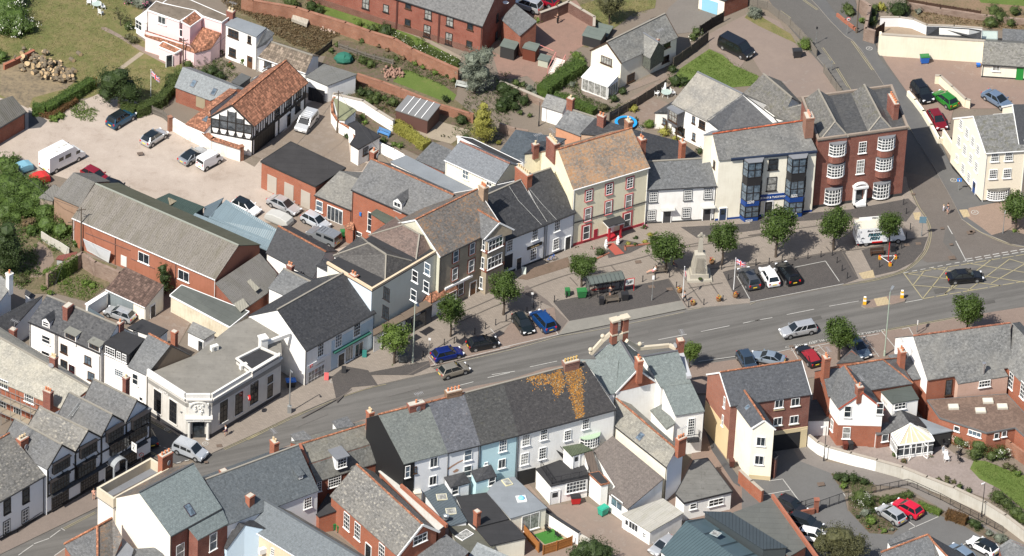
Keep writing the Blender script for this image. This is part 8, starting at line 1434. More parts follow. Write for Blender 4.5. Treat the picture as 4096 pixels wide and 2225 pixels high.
FZ=PZ+.02;q=P('B4 770,408 1130,378');a,d=un(q[0],FZ+.4),un(q[1],FZ+.4);L=(d-a).length;h=xy(d-a).normalized();g=thing('fish_van','white fresh fish sales van parked on the paved square with raised side sign','van',(((a+d)/2).x,((a+d)/2).y,FZ));g.rotation_euler=(0,0,math.atan2(h.y,h.x));print('fish L',L)
L=6.6;k=MB();k.box((-.9,0,1.75),(4.75,2.2,2.3));k.build('box_body',plain((.76,.77,.78),.5,name='white_panel')).parent=g;k=MB();k.box((-.9,0,2.93),(4.7,2.15,.06));k.build('roof',render((.55,.52,.44),.5,name='stained_roof')).parent=g
k=MB();pf=[(1.45,.45),(3.25,.45),(3.3,.85),(3.15,1.15),(2.6,1.4),(2.1,2.1),(1.5,2.15)]
for i in range(len(pf)):j=(i+1)%len(pf);k.poly([V((pf[i][0],-.95,pf[i][1])),V((pf[i][0],.95,pf[i][1])),V((pf[j][0],.95,pf[j][1])),V((pf[j][0],-.95,pf[j][1]))])
k.poly([V((x,-.95,z))for x,z in pf]);k.poly([V((x,.95,z))for x,z in pf][::-1]);k.build('cab',carpaint(WHC)).parent=g;k=MB();k.poly([V((2.63,-.85,1.42)),V((2.63,.85,1.42)),V((2.13,.8,2.08)),V((2.13,-.8,2.08))])
for s in(-1,1):k.poly([V((1.7,s*.965,1.35)),V((2.45,s*.965,1.35)),V((2.05,s*.965,1.95)),V((1.7,s*.965,1.95))][::-s])
k.build('cab_windows',CG).parent=g;wheels(g,6.6,2.05,.36,(.2,.85));k=MB();k.box((-.6,0,.52),(5.2,1.9,.2));k.build('chassis',TRIM).parent=g
bk=plain((.015,.02,.03),.5,name='sign_black');tq=plain((.15,.45,.5),.5,name='sign_teal');Yv=V((0,0,1));Xv=V((1,0,0))
for tx,sz,z_,dx,sh_ in(('Best Quality',.42,2.5,-.9,.3),('FRESH',.62,1.85,-.95,.25),('FISH',.62,1.25,-.95,.25)):
 if sz>.5:t=text(tx,sz,V((dx+.06,-1.107,z_-.06)),Xv,Yv,tq,shear=sh_,bold=.03,sx=1.05);t.parent=g
 t=text(tx,sz,V((dx,-1.115,z_)),Xv,Yv,bk,shear=sh_,bold=.03 if sz>.5 else .005,sx=1.05);t.parent=g
t=text('FRESH FISH',.3,V((-3.285,0,1.9)),V((0,-1,0)),Yv,bk,bold=.01);t.parent=g
k=MB()
for sx in(-2.5,.75):k.tube([V((sx-.25,-1.115,1.35)),V((sx,-1.115,1.5)),V((sx+.3,-1.115,1.3))],[.02,.07,.01],5)
k.build('fish_motif',bk).parent=g
k=MB();k.box((-1.1,.75,3.15),(3.2,.06,.5),0,0);k.build('raised_sign',WG).parent=g;t=text('FISH',.36,V((-.6,.71,3.16)),Xv,Yv,bk,bold=.01);t.parent=g
k=MB();k.box((-.55,-1.12,.65),(1.4,.04,.2));[k.box((x,y,.45),(.18,.18,.3))for x in(-3.,1.2)for y in(-.9,.9)];k.build('red_jack',plain((.5,.01,.01),.5)).parent=g
for s_,c_,lb,d in(('A1 290,1320',(.50,.03,.03),'car under a red cover at the left edge of the gravel yard',(2.6,1.6,1.3)),('A1 170,1235',(.16,.33,.42),'small car under a blue-grey cover by the brambles',(2.5,1.5,1.2)),('B2 215,250',(.42,.42,.40),'trailer under a pale cover between the silver saloon and white hatchback',(3.6,1.7,1.3))):
 k=MB();rs=[]
 for t,kk in((-1,.55),(-.9,.8),(-.35,1.),(.35,1.),(.9,.82),(1,.5)):rs.append(ring(t*d[0]/2,d[1]/2*(.9+.1*kk),.12,d[2]*kk))
 loft(k,rs);o=k.build('covered_car',render(c_,.15,name='fabric_cover'));tag(o,lb,'covered car');p=un(P(s_)[0],YZ+.5);o.location=(p.x,p.y,YZ);o.rotation_euler=(0,0,-.55 if s_[0]=='B' else .6)
 # ---------------- street furniture, garden things, people ----------------
GM=plain((.33,.34,.34),.4,metal=.5,name='galvanised');GRN=plain((.03,.16,.05),.5,name='green_plastic');REDM=plain((.45,.02,.02),.5,name='red_metal');BLU=plain((.02,.12,.45),.5,name='blue_plastic');WD=earth((.30,.17,.09),(.22,.12,.06),name='wood')
ORD='first second third fourth fifth sixth seventh eighth ninth tenth eleventh twelfth'.split()
mb=MB();mb.lathe((0,0,0),[(.09,0),(.09,.1),(.06,.15),(.055,.75),(.075,.8),(.075,.86),(.04,.95)],8);bo=mb.build('bollard',IRON);used_=0
for wh,s_ in(('the kerb of the paved parking bays','B2 1275,1265 1430,1178 1503,1165 1580,1122 1655,1098 1733,1060 1808,1032 1885,1000'),('the bus stop kerb and worn entrance','B3 45,1000 197,942 247,907 400,858 488,830'),('the row between bus stop and shaded bench','B3 1050,712 1142,697 1247,680'),('the forecourt of the war memorial','B3 1298,757 1388,900 1500,882 1640,857 1680,702 1763,835'),('the row above the block-paved bay','B3 1630,622 1883,592 B4 140,580 235,567 330,555 425,543 521,531 605,520'),('the diagonal row right of the block-paved bay','B4 640,573 677,632 716,688'),('the east end of the square','B4 952,606 1073,520 1115,468 1150,392 1180,325 1150,212 1130,145')):
 for i,q in enumerate(P(s_)):
  o=bo if not used_ else copy_tree(bo);used_=1;o.location=un(q,PZ+.02);tag(o,f'black bollard, {ORD[i]} from the left along {wh}','bollard','bollards round the square')
def post(s_,h,r,lb,cat='lamp post',name='street_lamp',m=GM,z0=PZ,head='lamp',arm=(0,-1),top=None,base=0):
 o=un(P(s_)[0],z0);g=thing(name,lb,cat,o);k=MB();k.cyl(o,o+Z*h,r,r*.6,8);(k.box(o+Z*.5,(.5,.5,1.))if base else k.cyl(o,o+Z*.8,r*1.6,r*1.5,8));k.build('post',m,g);t=o+Z*h
 if head=='lamp':a=V((arm[0],arm[1],0));k=MB();k.bar(t,t+a*.7,.08,.08);k.frame(t+a*1.0-Z*.02,a,V((-a.y,a.x,0)),Z,(.8,.34,.14));k.build('lamp_head',top or GM,g)
 if head=='sign':k=MB();w_,h_,yo=arm;k.box(t-Z*(h_/2-.05)+V((0,-.07,0)),(w_,.04,h_));k.build('sign_plate',top or WG,g)
 if head=='disc':k=MB();n_=V((.25,-.97,0));k.cyl(t-Z*.3+n_*.06,t-Z*.3+n_*.1,.32,.32,16);k.build('sign_plate',REDM,g);k=MB();k.cyl(t-Z*.3+n_*.1,t-Z*.3+n_*.12,.24,.24,16);k.build('sign_face',WG,g);text('20',.26,t-Z*.3+n_*.14,V((.97,.25,0)),Z,BG,g,bold=.01)
 if head=='pole':k=MB();k.bar(t-Z*.4-V((.6,.2,0)),t-Z*.4+V((.6,.2,0)),.08,.1);k.build('crossarm',m,g)
 return g
post('B4 990,1258',10.,.09,'tall pale green street lamp beside the disabled bays on the near side',m=plain((.35,.42,.34),.5),arm=(.3,.95));post('B2 1198,1308',9.8,.09,'tall street lamp between the leaning tree and the blue car',m=plain((.36,.4,.34),.5),arm=(.3,-.95));post('C2 290,340',6.6,.09,'camera post on a square box outside the coffee shop',m=GM,base=1,arm=(.2,-.4),cat='camera post',name='camera_post');post('C4 543,697',5.4,.06,'dark lamp post with white lantern beside the white boundary wall',m=IRON,z0=.1,top=WG,arm=(-.5,-.2));post('C4 1705,1105',5.2,.06,'dark lamp post with white lantern beside the railed path',m=IRON,z0=.1,top=WG,arm=(-.3,-.2));post('C1 1348,508',3.6,.06,'short grey lamp post at the coffee shop corner',z0=PZ,arm=(-.3,0));post('A3 285,930',4.0,.06,'ornate black garden lamp post by the old stone wall',m=IRON,z0=0,arm=(0,-.1))
TW=earth((.20,.155,.115),(.15,.12,.09),name='pole_timber')
for s_,h_,lb in(('A1 1348,487',4.5,'short telegraph pole beside the pink house lean-to'),('B1 597,492',7.0,'telegraph pole against the red warehouse corner'),('A2 643,978',6.7,'telegraph pole rising behind the curved garden wall'),('A4 783,250',6.2,'telegraph pole beside the twenty sign'),('B1 535,375',2.6,'short post with lamp at the warehouse gutter end')):post(s_,h_,.11,lb,'telegraph pole','telegraph_pole',TW,0,'pole')
post('B3 1118,850',3.9,.05,'bus stop pole with timetable on the dark paving','sign','bus_stop_sign',head='sign',arm=(.3,.6,0));post('B4 1262,378',3.1,.05,'road sign on the kerb at the east end of the square','sign','road_sign',head='sign',arm=(.9,1.0,0),top=plain((.12,.2,.25),.5));post('A4 715,248',2.7,.04,'round twenty sign at the brick corner wall','sign','speed_sign',head='disc');g=post('A4 1535,1402',1.9,.04,'blue no-through-road sign by the tall cream house','sign','road_sign',head='sign',arm=(.62,.5,0),top=plain((.02,.2,.6),.5));o=V(g.location)
k=MB();k.box(o+V((0,-.1,1.62)),(.09,.02,.26));k.build('sign_symbol',WG,g);k=MB();k.box(o+V((0,-.1,1.79)),(.26,.021,.09));k.build('sign_symbol',REDM,g);post('A4 485,320',2.7,.04,'sign back seen edge-on beside the upper road','sign','road_sign',head='sign',arm=(.25,.4,0),top=IRON);post('A4 598,520',1.6,.04,'sign back at the end of the lower panel fence','sign','road_sign',head='sign',arm=(.3,.4,0),top=GM);post('B4 1862,355',3.6,.05,'plain grey post outside the tall cream corner house','sign','sign_post',head='sign',arm=(.15,.5,0));post('B2 1318,1245',2.5,.04,'parking sign pole behind the royal blue car','sign','parking_sign',head='sign',arm=(.3,.35,0));post('B3 233,905',2.4,.04,'sign pole behind the parked blue people carrier','sign','parking_sign',head='sign',arm=(.3,.3,0));post('C1 1040,712',1.6,.04,'round speed sign on the corner of the half-timbered hotel','sign','speed_sign',head='disc');post('B4 1228,1085',1.9,.04,'white sign on the near-side pavement behind the brick hall','sign','road_sign',head='sign',arm=(.12,.7,0))
p0,n,X=BS['costa'].pl[kr]if False else BS['costa'].pl['f'];k=MB();o=un(P('C1 1843,232')[0],3.6)
k.cyl(o,o+V((-.25,-.06,0)),.36,n=16);k.frame(o+V((-.13,-.04,0)),V((.2,-.98,0)),V((.98,.2,0)),Z,(.5,.3,.12),1);single('no_entry_sign',k,[REDM,WG],'round red no entry sign projecting from the coffee shop wall','sign')
RED_,WHT_,BLU_=plain((.55,.02,.04),.7),plain((.78,.78,.78),.7),plain((.02,.03,.22),.7)
def flag(s_,h,lb,d=(.9,-.25,-.35),z0=PZ,sc=1.):
 o=un(P(s_)[0],z0);g=thing('flagpole',lb,'flagpole',o);k=MB();k.cyl(o,o+Z*h,.06,.035,8);k.blob(o+Z*h,.07);k.build('pole',WG,g);D=V(d).normalized();fl=MB();t=o+Z*(h-.1);U=V((0,0,-.85*sc));L=1.5*sc
 W=lambda u,v_:t+D*u*L+U*v_+V((0,.12*math.sin(u*7),-.05*u))
 def ln(a,b_,w_,m,e):
  N=8;dx,dy=(b_[0]-a[0])*L,(b_[1]-a[1])*.85*sc;l=math.hypot(dx,dy);nx,ny=-dy/l*w_/L,dx/l*w_/(.85*sc)
  for i in range(N):
   q=[(a[0]+(b_[0]-a[0])*s,a[1]+(b_[1]-a[1])*s)for s in(i/N,(i+1)/N)]
   for s in(-1,1):fl.poly([W(min(1,max(0,x+r_*nx)),min(1,max(0,y+r_*ny)))+V((0,s*e,0))for(x,y),r_ in((q[0],-1),(q[1],-1),(q[1],1),(q[0],1))][::s],m)
 ln((0,.5),(1,.5),.43*sc,0,.004)
 for a,b_ in(((0,0),(1,1)),((0,1),(1,0))):ln(a,b_,.10*sc,1,.012);ln(a,b_,.035*sc,2,.02)
 for a,b_ in(((0,.5),(1,.5)),((.5,0),(.5,1))):ln(a,b_,.15*sc,1,.028);ln(a,b_,.09*sc,2,.036)
 fl.build('flag',[BLU_,WHT_,RED_],g)
flag('B3 1345,830',4.9,'white flagpole left of the war memorial, flag hanging limp',(.3,-.1,-1),sc=.8);flag('B3 1720,772',5.0,'white flagpole right of the war memorial with flying flag',(.95,-.2,-.2),sc=.9);flag('A1 1110,712',4.3,'white flagpole with union flag on the back lawn',(.8,-.3,-.5),0)
GRA=render((.37,.345,.29),.5,name='granite');c=un(P('B3 1462,672')[0],PZ);g=thing('war_memorial','pale granite war memorial with wheel cross in the middle of the square','monument',c);yw=.12
def tap(mb,c,z0,z1,a0,a1,m=0):
 q=[[c+Matrix.Rotation(yw,3,'Z')@V((x*a,y*a*.85,z))for x,y in((-1,-1),(1,-1),(1,1),(-1,1))]for a,z in((a0,z0),(a1,z1))]
 for i in range(4):j=(i+1)%4;mb.poly([q[0][i],q[0][j],q[1][j],q[1][i]],m)
 mb.poly(q[1],m)
k=MB();tap(k,c,0,.3,1.65,1.6);tap(k,c,.3,.9,1.2,1.15);k.build('steps',GRA,g);k=MB();tap(k,c,.9,1.9,1.0,.92);tap(k,c,1.9,3.7,.9,.62);tap(k,c,3.7,3.95,.7,.35);k.build('pedestal',GRA,g);k=MB();tap(k,c,3.95,6.0,.32,.22);k.build('shaft',GRA,g);k=MB();t=c+Z*6.35
k.frame(t,V((1,.12,0)),V((-.12,1,0)),Z,(.95,.22,.24));k.frame(t,V((1,.12,0)),V((-.12,1,0)),Z,(.24,.22,1.0));[k.bar(t+V((math.cos(a)*.33,0,math.sin(a)*.33)),t+V((math.cos(a+.52)*.33,0,math.sin(a+.52)*.33)),.18,.08)for a in[i*.5236 for i in range(12)]];k.build('cross',GRA,g)
k=MB();rr=random.Random(5)
for r_ in range(16):
 zz=3.35-r_*.13;w_=.45+(3.35-zz)*.09;x=-w_
 while x<w_-.1:l=rr.uniform(.08,.22);k.box(c+V((x+l/2+.10,-.86+(zz-1.9)*.13-.10,zz)),(l,.03,.05));x+=l+.05
k.build('inscription',plain((.2,.18,.15),.8),g)
k=MB();k.lathe(c+V((.2,-1.35,.5)),[(.05,0),(.28,.05),(.28,.12),(.05,.15)],12);single('wreath',k,LF['dark'],'dark laurel wreath laid against the war memorial','wreath')
T=ground('B3 655,838 905,797',PZ);X_=(T[1]-T[0]).normalized();Y_=V((-X_.y,X_.x,0));o=(T[0]+T[1])/2;L=(T[1]-T[0]).length;g=thing('bus_shelter','black framed bus shelter with arched glazed roof on the dark paving','bus shelter',o);k=MB()
for i in range(5):
 for y in(0,1.3):p=o+X_*(i/4-.5)*L+Y_*y;k.bar(p,p+Z*2.4,.08,.08)
for zz in(.9,2.4):k.bar(o-X_*L/2+Y_*1.3+Z*zz,o+X_*L/2+Y_*1.3+Z*zz,.08,.08)
k.bar(o-X_*L/2+Z*2.4,o+X_*L/2+Z*2.4,.1,.12);k.build('frame',IRON,g);k=MB();[k.frame(o+X_*s*L/2+Y_*.65+Z*1.3,Y_,X_,Z,(1.1,.03,1.7))for s in(-1,1)];k.frame(o+Y_*1.3+Z*1.45,X_,Y_,Z,(L-.1,.03,1.0));k.build('glazing',clearglass((.1,.12,.12),.55),g);k=MB()
for i in range(6):a0,a1=-.3+i*.33,-.3+(i+1)*.33;f=lambda a:Y_*(a)+Z*(2.45+.35*math.sin((a+.3)/2*math.pi));k.slab([o-X_*(L/2+.1)+f(a0),o+X_*(L/2+.1)+f(a0),o+X_*(L/2+.1)+f(a1),o-X_*(L/2+.1)+f(a1)],.04)
k.build('roof',plain((.10,.115,.105),.25,name='smoked_glazing'),g);k=MB();[k.bar(o+X_*(i/8-.5)*L-Y_*.3+Z*2.5,o+X_*(i/8-.5)*L+Y_*.7+Z*2.84,.05,.05)for i in range(9)];k.build('roof_bars',IRON,g);k=MB();k.frame(o+Y_*1.0+Z*.5,X_,Y_,Z,(L*.7,.3,.06));k.build('seat',plain((.15,.02,.02),.5),g)
T=ground('B3 915,790 985,778',PZ);o=(T[0]+T[1])/2;X_=(T[1]-T[0]).normalized();Y_=V((-X_.y,X_.x,0));g=thing('notice_board','red framed town map board beside the bus shelter','notice board',o);k=MB();[k.bar(o+X_*s*.62,o+X_*s*.62+Z*2.,.08,.08)for s in(-1,1)];k.frame(o+Z*1.5,X_,Y_,Z,(1.3,.07,1.05));k.build('frame',REDM,g);k=MB();k.frame(o+Z*1.5-Y_*.04,X_,Y_,Z,(1.12,.03,.88));k.build('map_panel',plain((.72,.74,.7),.4),g);k=MB();rr=random.Random(2);[k.bar(o-Y_*.065+X_*rr.uniform(-.45,.45)+Z*(1.5+rr.uniform(-.3,.3)),o-Y_*.065+X_*rr.uniform(-.45,.45)+Z*(1.5+rr.uniform(-.3,.3)),.02,.03)for _ in range(9)];k.build('map_lines',BG,g)
def bn(s_,lb,m,d=(1.2,.9,1.2),yaw=.2,lid=None,z0=PZ,name='wheelie_bin',cat='bin'):
 c=un(P(s_)[0],z0);g=thing(name,lb,cat,c);k=MB();q=[[c+Matrix.Rotation(yaw,3,'Z')@V((x*d[0]/2*a,y*d[1]/2*a,z))for x,y in((-1,-1),(1,-1),(1,1),(-1,1))]for a,z in((.8,.12),(1,d[2]*.88))]
 for i in range(4):j=(i+1)%4;k.poly([q[0][i],q[0][j],q[1][j],q[1][i]])
 k.build('body',m,g);k=MB();k.box(c+Z*d[2]*.92,(d[0]*1.06,d[1]*1.06,.08),yaw);k.box(c+Z*d[2]*.98,(d[0]*.8,d[1]*.8,.06),yaw);k.build('lid',lid or m,g);k=MB();[k.blob(c+Matrix.Rotation(yaw,3,'Z')@V((x*d[0]*.36,y*d[1]*.36,.09)),.09,6,4)for x in(-1,1)for y in(-1,1)];k.build('wheels',RUB,g)
bn('B3 495,815','smaller green wheelie bin behind a bollard',GRN,(.6,.7,1.1));bn('B3 600,825','large green four-wheeled bin beside the bus shelter',GRN);bn('B2 1122,1300','big grey bin beside the leaning street tree',plain((.1,.11,.11),.5));bn('A4 345,418','large black bin by the clipped bright bush',BG,z0=.05);bn('A4 1283,462','blue bin with green lid against the tall cream wall',BLU,lid=GRN,z0=.05);bn('C3 555,1010','red bin with black lid by the roof terrace steps',REDM,lid=BG,z0=.05);bn('C3 758,1092','teal green bin against the white kitchen wing',plain((.03,.33,.22),.5),yaw=.8,z0=.05);bn('H3 1385,1065','green wheelie bin, left of the pair by the mottled hall',GRN,(.6,.7,1.1),z0=0);bn('H3 1435,1092','green wheelie bin, right of the pair by the mottled hall',GRN,(.6,.7,1.1),z0=0);bn('C2 300,155','blue lidded bin in the gap beside the coffee shop',BG,lid=BLU,z0=0);bn('A4 1680,492','small blue tub at the foot of the tall cream wall',BLU,(.5,.5,.5),z0=.05)
bn('B3 745,878','black litter bin left of the bus stop bench',IRON,(.6,.6,1.1),name='litter_bin');bn('B3 917,845','round black litter bin with red notice right of the bench',IRON,(.9,.8,1.1),name='litter_bin');bn('B4 1048,488','black litter bin at the foot of the fish van tree',IRON,(.6,.6,1.1),name='litter_bin');bn('C4 738,610','black wheelie bin against the brick villa',BG,(.6,.7,1.1),z0=.1);bn('C4 700,612','brown wheelie bin against the brick villa',plain((.12,.03,.02),.5),(.6,.7,1.1),z0=.1);bn('C3 1705,740','brown bin at the foot of the flats side wall',plain((.1,.04,.03),.5),(.6,.7,1.1),z0=.05);bn('B2 683,385','green bin beside the brick porch',GRN,(.6,.7,1.1),z0=.05)
def bench(s_,lb,m,yaw,z0=PZ,L=1.8):
 c=un(P(s_)[0],z0);g=thing('bench',lb,'bench',c);R_=Matrix.Rotation(yaw,3,'Z');k=MB();[k.box(c+R_@V((0,y,.45)),(L,.1,.04),yaw)for y in(-.2,-.07,.06,.19)];k.build('seat',m,g);k=MB();[k.box(c+R_@V((0,.26,z)),(L,.04,.1),yaw)for z in(.6,.75,.9)];k.build('backrest',m,g)
 for x in(-1,1):k=MB();k.box(c+R_@V((x*L*.45,0,.22)),(.07,.5,.44),yaw);k.box(c+R_@V((x*L*.45,.26,.5)),(.07,.06,.9),yaw);k.box(c+R_@V((x*L*.45,0,.65)),(.07,.45,.05),yaw);k.build('leg',m,g)
bench('B3 825,865','grey timber bench in front of the bus shelter',TB1,.3);bench('B4 935,515','dark brown bench beside the fish van tree',plain((.05,.025,.015),.6),.25);bench('A2 985,1000','blue painted bench against the white pot-hung wall',plain((.08,.22,.45),.6),-.5,0);bench('A2 1560,650','pale grey garden bench beside the silver tree',plain((.4,.42,.4),.6),-.3,0);bench('B3 1180,650','low timber bench seat under the shaded street tree',TB1,.25)
for i,(s_,w_)in enumerate((('B3 1322,790','foot of the left flagpole'),('B3 1420,882','kerb corner beside the walking woman'),('B3 1610,852','kerb midway between the flagpoles'),('B3 1733,825','foot of the right flagpole'),('B3 1558,575','round seat behind the war memorial'))):
 o=un(P(s_)[0],PZ);g=thing('barrel_planter','half-barrel planter of red and yellow flowers at the '+w_,'planter',o);k=MB();k.lathe(o,[(.28,0),(.36,.22),(.33,.42)],12);k.build('barrel',WD,g);k=MB();rr=random.Random(i);leaves(k,o+Z*.55,(.34,.34,.2),120,.1,rr);leaves(k,o+Z*.62,(.34,.34,.2),60,.1,rr,1);leaves(k,o+Z*.62,(.34,.34,.2),40,.1,rr,2);k.build('flowers',[LF['mid'],LF['red'],plain((.7,.5,.05),.6)],g)
for s_,w_ in(('B3 780,462','left'),('B3 868,435','right')):k=MB();o=un(P(s_)[0],PZ);k.lathe(o,[(.2,0),(.2,.1),(.1,.14)],10);[k.blob(o+Z*z_,r_,10,8)for z_,r_ in((.35,.26),(.68,.22),(.98,.18),(1.2,.12))];single('ornament',k,WG,f'white tiered ornament on the {w_} of the red carpet','ornament')
sheet('red_carpet','B3 775,440 835,425 915,503 848,517',PZ+.05,plain((.30,.07,.05),.9,name='red_matting'))
for s_,w_ in(('B4 843,878','left'),('B4 1118,830','right')):o=un(P(s_)[0],.25);g=thing('lit_bollard',f'yellow and white bollard at the {w_} end of the traffic island','traffic bollard',o);k=MB();k.box(o+Z*.25,(.42,.3,.5));k.box(o+Z*.92,(.36,.26,.28));k.build('body',plain((.75,.42,.02),.5),g);k=MB();k.box(o+Z*.64,(.4,.28,.28));k.box(o+Z*1.1,(.3,.24,.1));k.build('white_band',WG,g)
T=ground('B4 955,548 1070,545 1030,598',PZ);ban=MB()
for i,q in enumerate(T):k=MB();k.box(q+Z*.28,(.32,.3,.5),.3);k.box(q+Z*.58,(.2,.2,.1),.3,1);single('barrier_light',k,[plain((.7,.33,.02),.5),REDM],f'orange barrier block at the {("left", "right", "near")[i]} corner round the red post','barrier')
for i in range(3):ban.bar(T[i]+Z*.5,T[(i+1)%3]+Z*.5,.04,.07)
single('barrier_tape',ban,WHT_,'white tape strung between three orange barrier blocks','barrier tape');k=MB();o=un(P('B4 1016,565')[0],PZ);k.cyl(o,o+Z*3.,.06);single('red_post',k,REDM,'bare red post inside the taped barrier','post')
for s_,m,lb in(('C2 562,95',plain((.6,.12,.12),.5),'pink and white pavement board outside the white shop building'),('C2 690,45',BG,'black pavement board by the passage of the white shop building'),('B3 175,650',plain((.55,.6,.55),.5),'pale pavement board outside the black-signed shop'),('B2 842,1262',plain((.03,.17,.15),.5),'teal pavement board under the green fascia')):o=un(P(s_)[0],PZ);k=MB();[k.frame(o+V((0,s*.14,.5)),V((1,0,0)),V((0,1,s*.25)).normalized(),V((0,-s*.25,1)).normalized(),(.55,.04,1.0))for s in(-1,1)];single('pavement_board',k,m,lb,'sign board')
o=un(P('B3 375,562')[0],PZ);g=thing('bicycle','blue bicycle leaning by the white house wall','bicycle',o);A=V((.92,.4,0));
for s in(-.5,.5):k=MB();[k.bar(o+A*(s+math.cos(a)*.33)+Z*(.34+math.sin(a)*.33),o+A*(s+math.cos(a+.524)*.33)+Z*(.34+math.sin(a+.524)*.33),.04,.04)for a in[i*.524 for i in range(12)]];k.build('wheel',RUB,g)
k=MB();pt=[(-.5,.34),(-.15,.85),(.35,.9),(.5,.34)];[k.bar(o+A*a[0]+Z*a[1],o+A*b_[0]+Z*b_[1],.04,.04)for a,b_ in zip(pt,pt[1:])];k.bar(o+A*-.5+Z*.34,o+Z*.3,.04,.04);k.bar(o+Z*.3,o+A*.35+Z*.85,.04,.04);k.bar(o+A*.4+Z*.95-V((.2,-.4,0))*.5,o+A*.4+Z*.95+V((.2,-.4,0))*.5,.03,.03);k.build('frame',BLU,g);k=MB();k.box(o+A*-.15+Z*.92,(.25,.12,.05));k.build('saddle',BG,g)
rnd=random.Random(8);k=MB();k.cyl(V((0,0,-.2)),V((0,0,.2)),.28,n=9,m=0);k.f;lg=k.build('log',[earth((.16,.13,.09),(.22,.18,.13),name='log_bark'),earth((.62,.46,.28),(.5,.36,.2),name='cut_wood')]);[setattr(p,'material_index',1)for p in lg.data.polygons if abs(p.normal.z)>.9];T=ground('A1 150,430 260,520 400,560 500,590 330,470 220,420')
for i in range(130):
 a,d=rnd.random(),rnd.random();p=ground('A1 190,450')[0].lerp(ground('A1 510,600')[0],a)+V((rnd.gauss(0,.7),rnd.gauss(0,1.3)*(1.1-.5*a),0));hh=.2+rnd.random()*.9*max(0,1-abs(a-.45));o=lg if i==0 else lg.copy();(S.collection.objects.link(o)if i else None);o.location=(p.x,p.y,hh);o.rotation_euler=(rnd.gauss(0,.8),rnd.gauss(0,.8),rnd.random()*3);s=rnd.uniform(.6,1.25);o.scale=(s,s,s*rnd.uniform(.7,1.6));tag(o,'pale freshly cut log round in the big heap at left','log','logs in the heap')
for s_,lb in(('A1 583,395','lone log lying on the middle of the lawn'),('A1 435,468','log lying on the lawn beside the heap'),('A1 545,518','small upright log round near the hedge'),('A1 530,440','broad flat-topped stump on the lawn')):o=lg.copy();S.collection.objects.link(o);p=un(P(s_)[0],.2);o.location=p;o.rotation_euler=(1.4,0,.6);o.scale=(1,1,2.2);tag(o,lb,'log')
def chair(s_,lb,m,yaw=0.,z0=0.):
 c=un(P(s_)[0],z0);g=thing('garden_chair',lb,'chair',c);R_=Matrix.Rotation(yaw,3,'Z');k=MB();k.box(c+R_@V((0,0,.45)),(.55,.5,.05),yaw);k.build('seat',m,g);k=MB();k.frame(c+R_@V((0,.28,.8)),R_@V((1,0,0)),R_@V((0,1,-.2)),R_@V((0,.2,1)),(.55,.04,.7));k.build('backrest',m,g)
 for x in(-1,1):k=MB();[k.bar(c+R_@V((x*.27,y,0)),c+R_@V((x*.27,y,.65)),.04,.04)for y in(-.23,.25)];k.bar(c+R_@V((x*.27,-.23,.65)),c+R_@V((x*.27,.25,.65)),.04,.04);k.build('leg',m,g)
def table(s_,lb,m,r=.7,z0=0.):c=un(P(s_)[0],z0);g=thing('garden_table',lb,'table',c);k=MB();k.cyl(c+Z*.7,c+Z*.74,r,n=12);k.build('tabletop',clearglass((.5,.6,.55),.6),g);[MB.build((lambda q:(q.bar(c+V((math.cos(a)*r*.8,math.sin(a)*r*.8,0)),c+V((math.cos(a)*r*.5,math.sin(a)*r*.5,.7)),.05,.05),q)[1])(MB()),'leg',m,g)for a in(.5,2.1,3.7,5.2)]
for s_,y,lb,z_ in(('A1 655,35',0,'white lounger chair, left of the pair on the big lawn',0),('A1 695,35',0,'white lounger chair, right of the pair on the big lawn',0),('A1 758,68',2,'white chair right of the glass table on the big lawn',0),('A1 742,112',2.6,'white chair below the glass table on the big lawn',0),('A3 1155,705',1.2,'white chair left of the triangular glass table',0),('A3 1205,672',0,'white chair above the triangular glass table',0),('A3 1272,700',2,'white chair right of the triangular glass table',0),('C4 1435,655',1,'white slatted chair stack on the gravel patio',.1),('C4 1445,700',.3,'white folding chair nearest the lawn on the gravel patio',.1)):chair(s_,lb,WG,y,z_)
for s_,y,lb in(('C4 1535,655',4,'dark chair beside the white ones on the gravel patio'),('C4 1545,705',2,'dark chair nearest the lawn edge on the gravel patio'),('C4 1437,595',1,'dark lounger against the black boarded wall')):chair(s_,lb,IRON,y,.1)
for s_,lb in(('C3 350,1222','black chair against the white courtyard wall'),('C3 425,1262','black chair in the corner of the artificial grass')):chair(s_,lb,IRON,2.3,.15)
table('A1 712,58','glass garden table between white chairs on the big lawn',WG);table('A3 1222,710','triangular glass garden table with white chairs',WG)
o=un(P('A3 927,900')[0],.5);g=thing('trampoline','round trampoline with bright blue rim behind the hotel chimneys','trampoline',xy(o));k=MB();k.cyl(o-Z*.02,o,1.15,n=20);k.build('mat',BG,g);k=MB()
for i in range(20):a,a2=.314*i,.314*(i+1);k.slab([o+V((math.cos(t)*r_,math.sin(t)*r_,.02))for t,r_ in((a,1.12),(a,1.5),(a2,1.5),(a2,1.12))],.06)
k.build('rim',plain((.02,.28,.65),.5),g);k=MB();[k.bar(xy(o)+V((math.cos(a),math.sin(a),0))*1.3,xy(o)+V((math.cos(a),math.sin(a),0))*1.3+Z*.5,.05,.05)for a in range(6)];k.build('legs',GM,g)
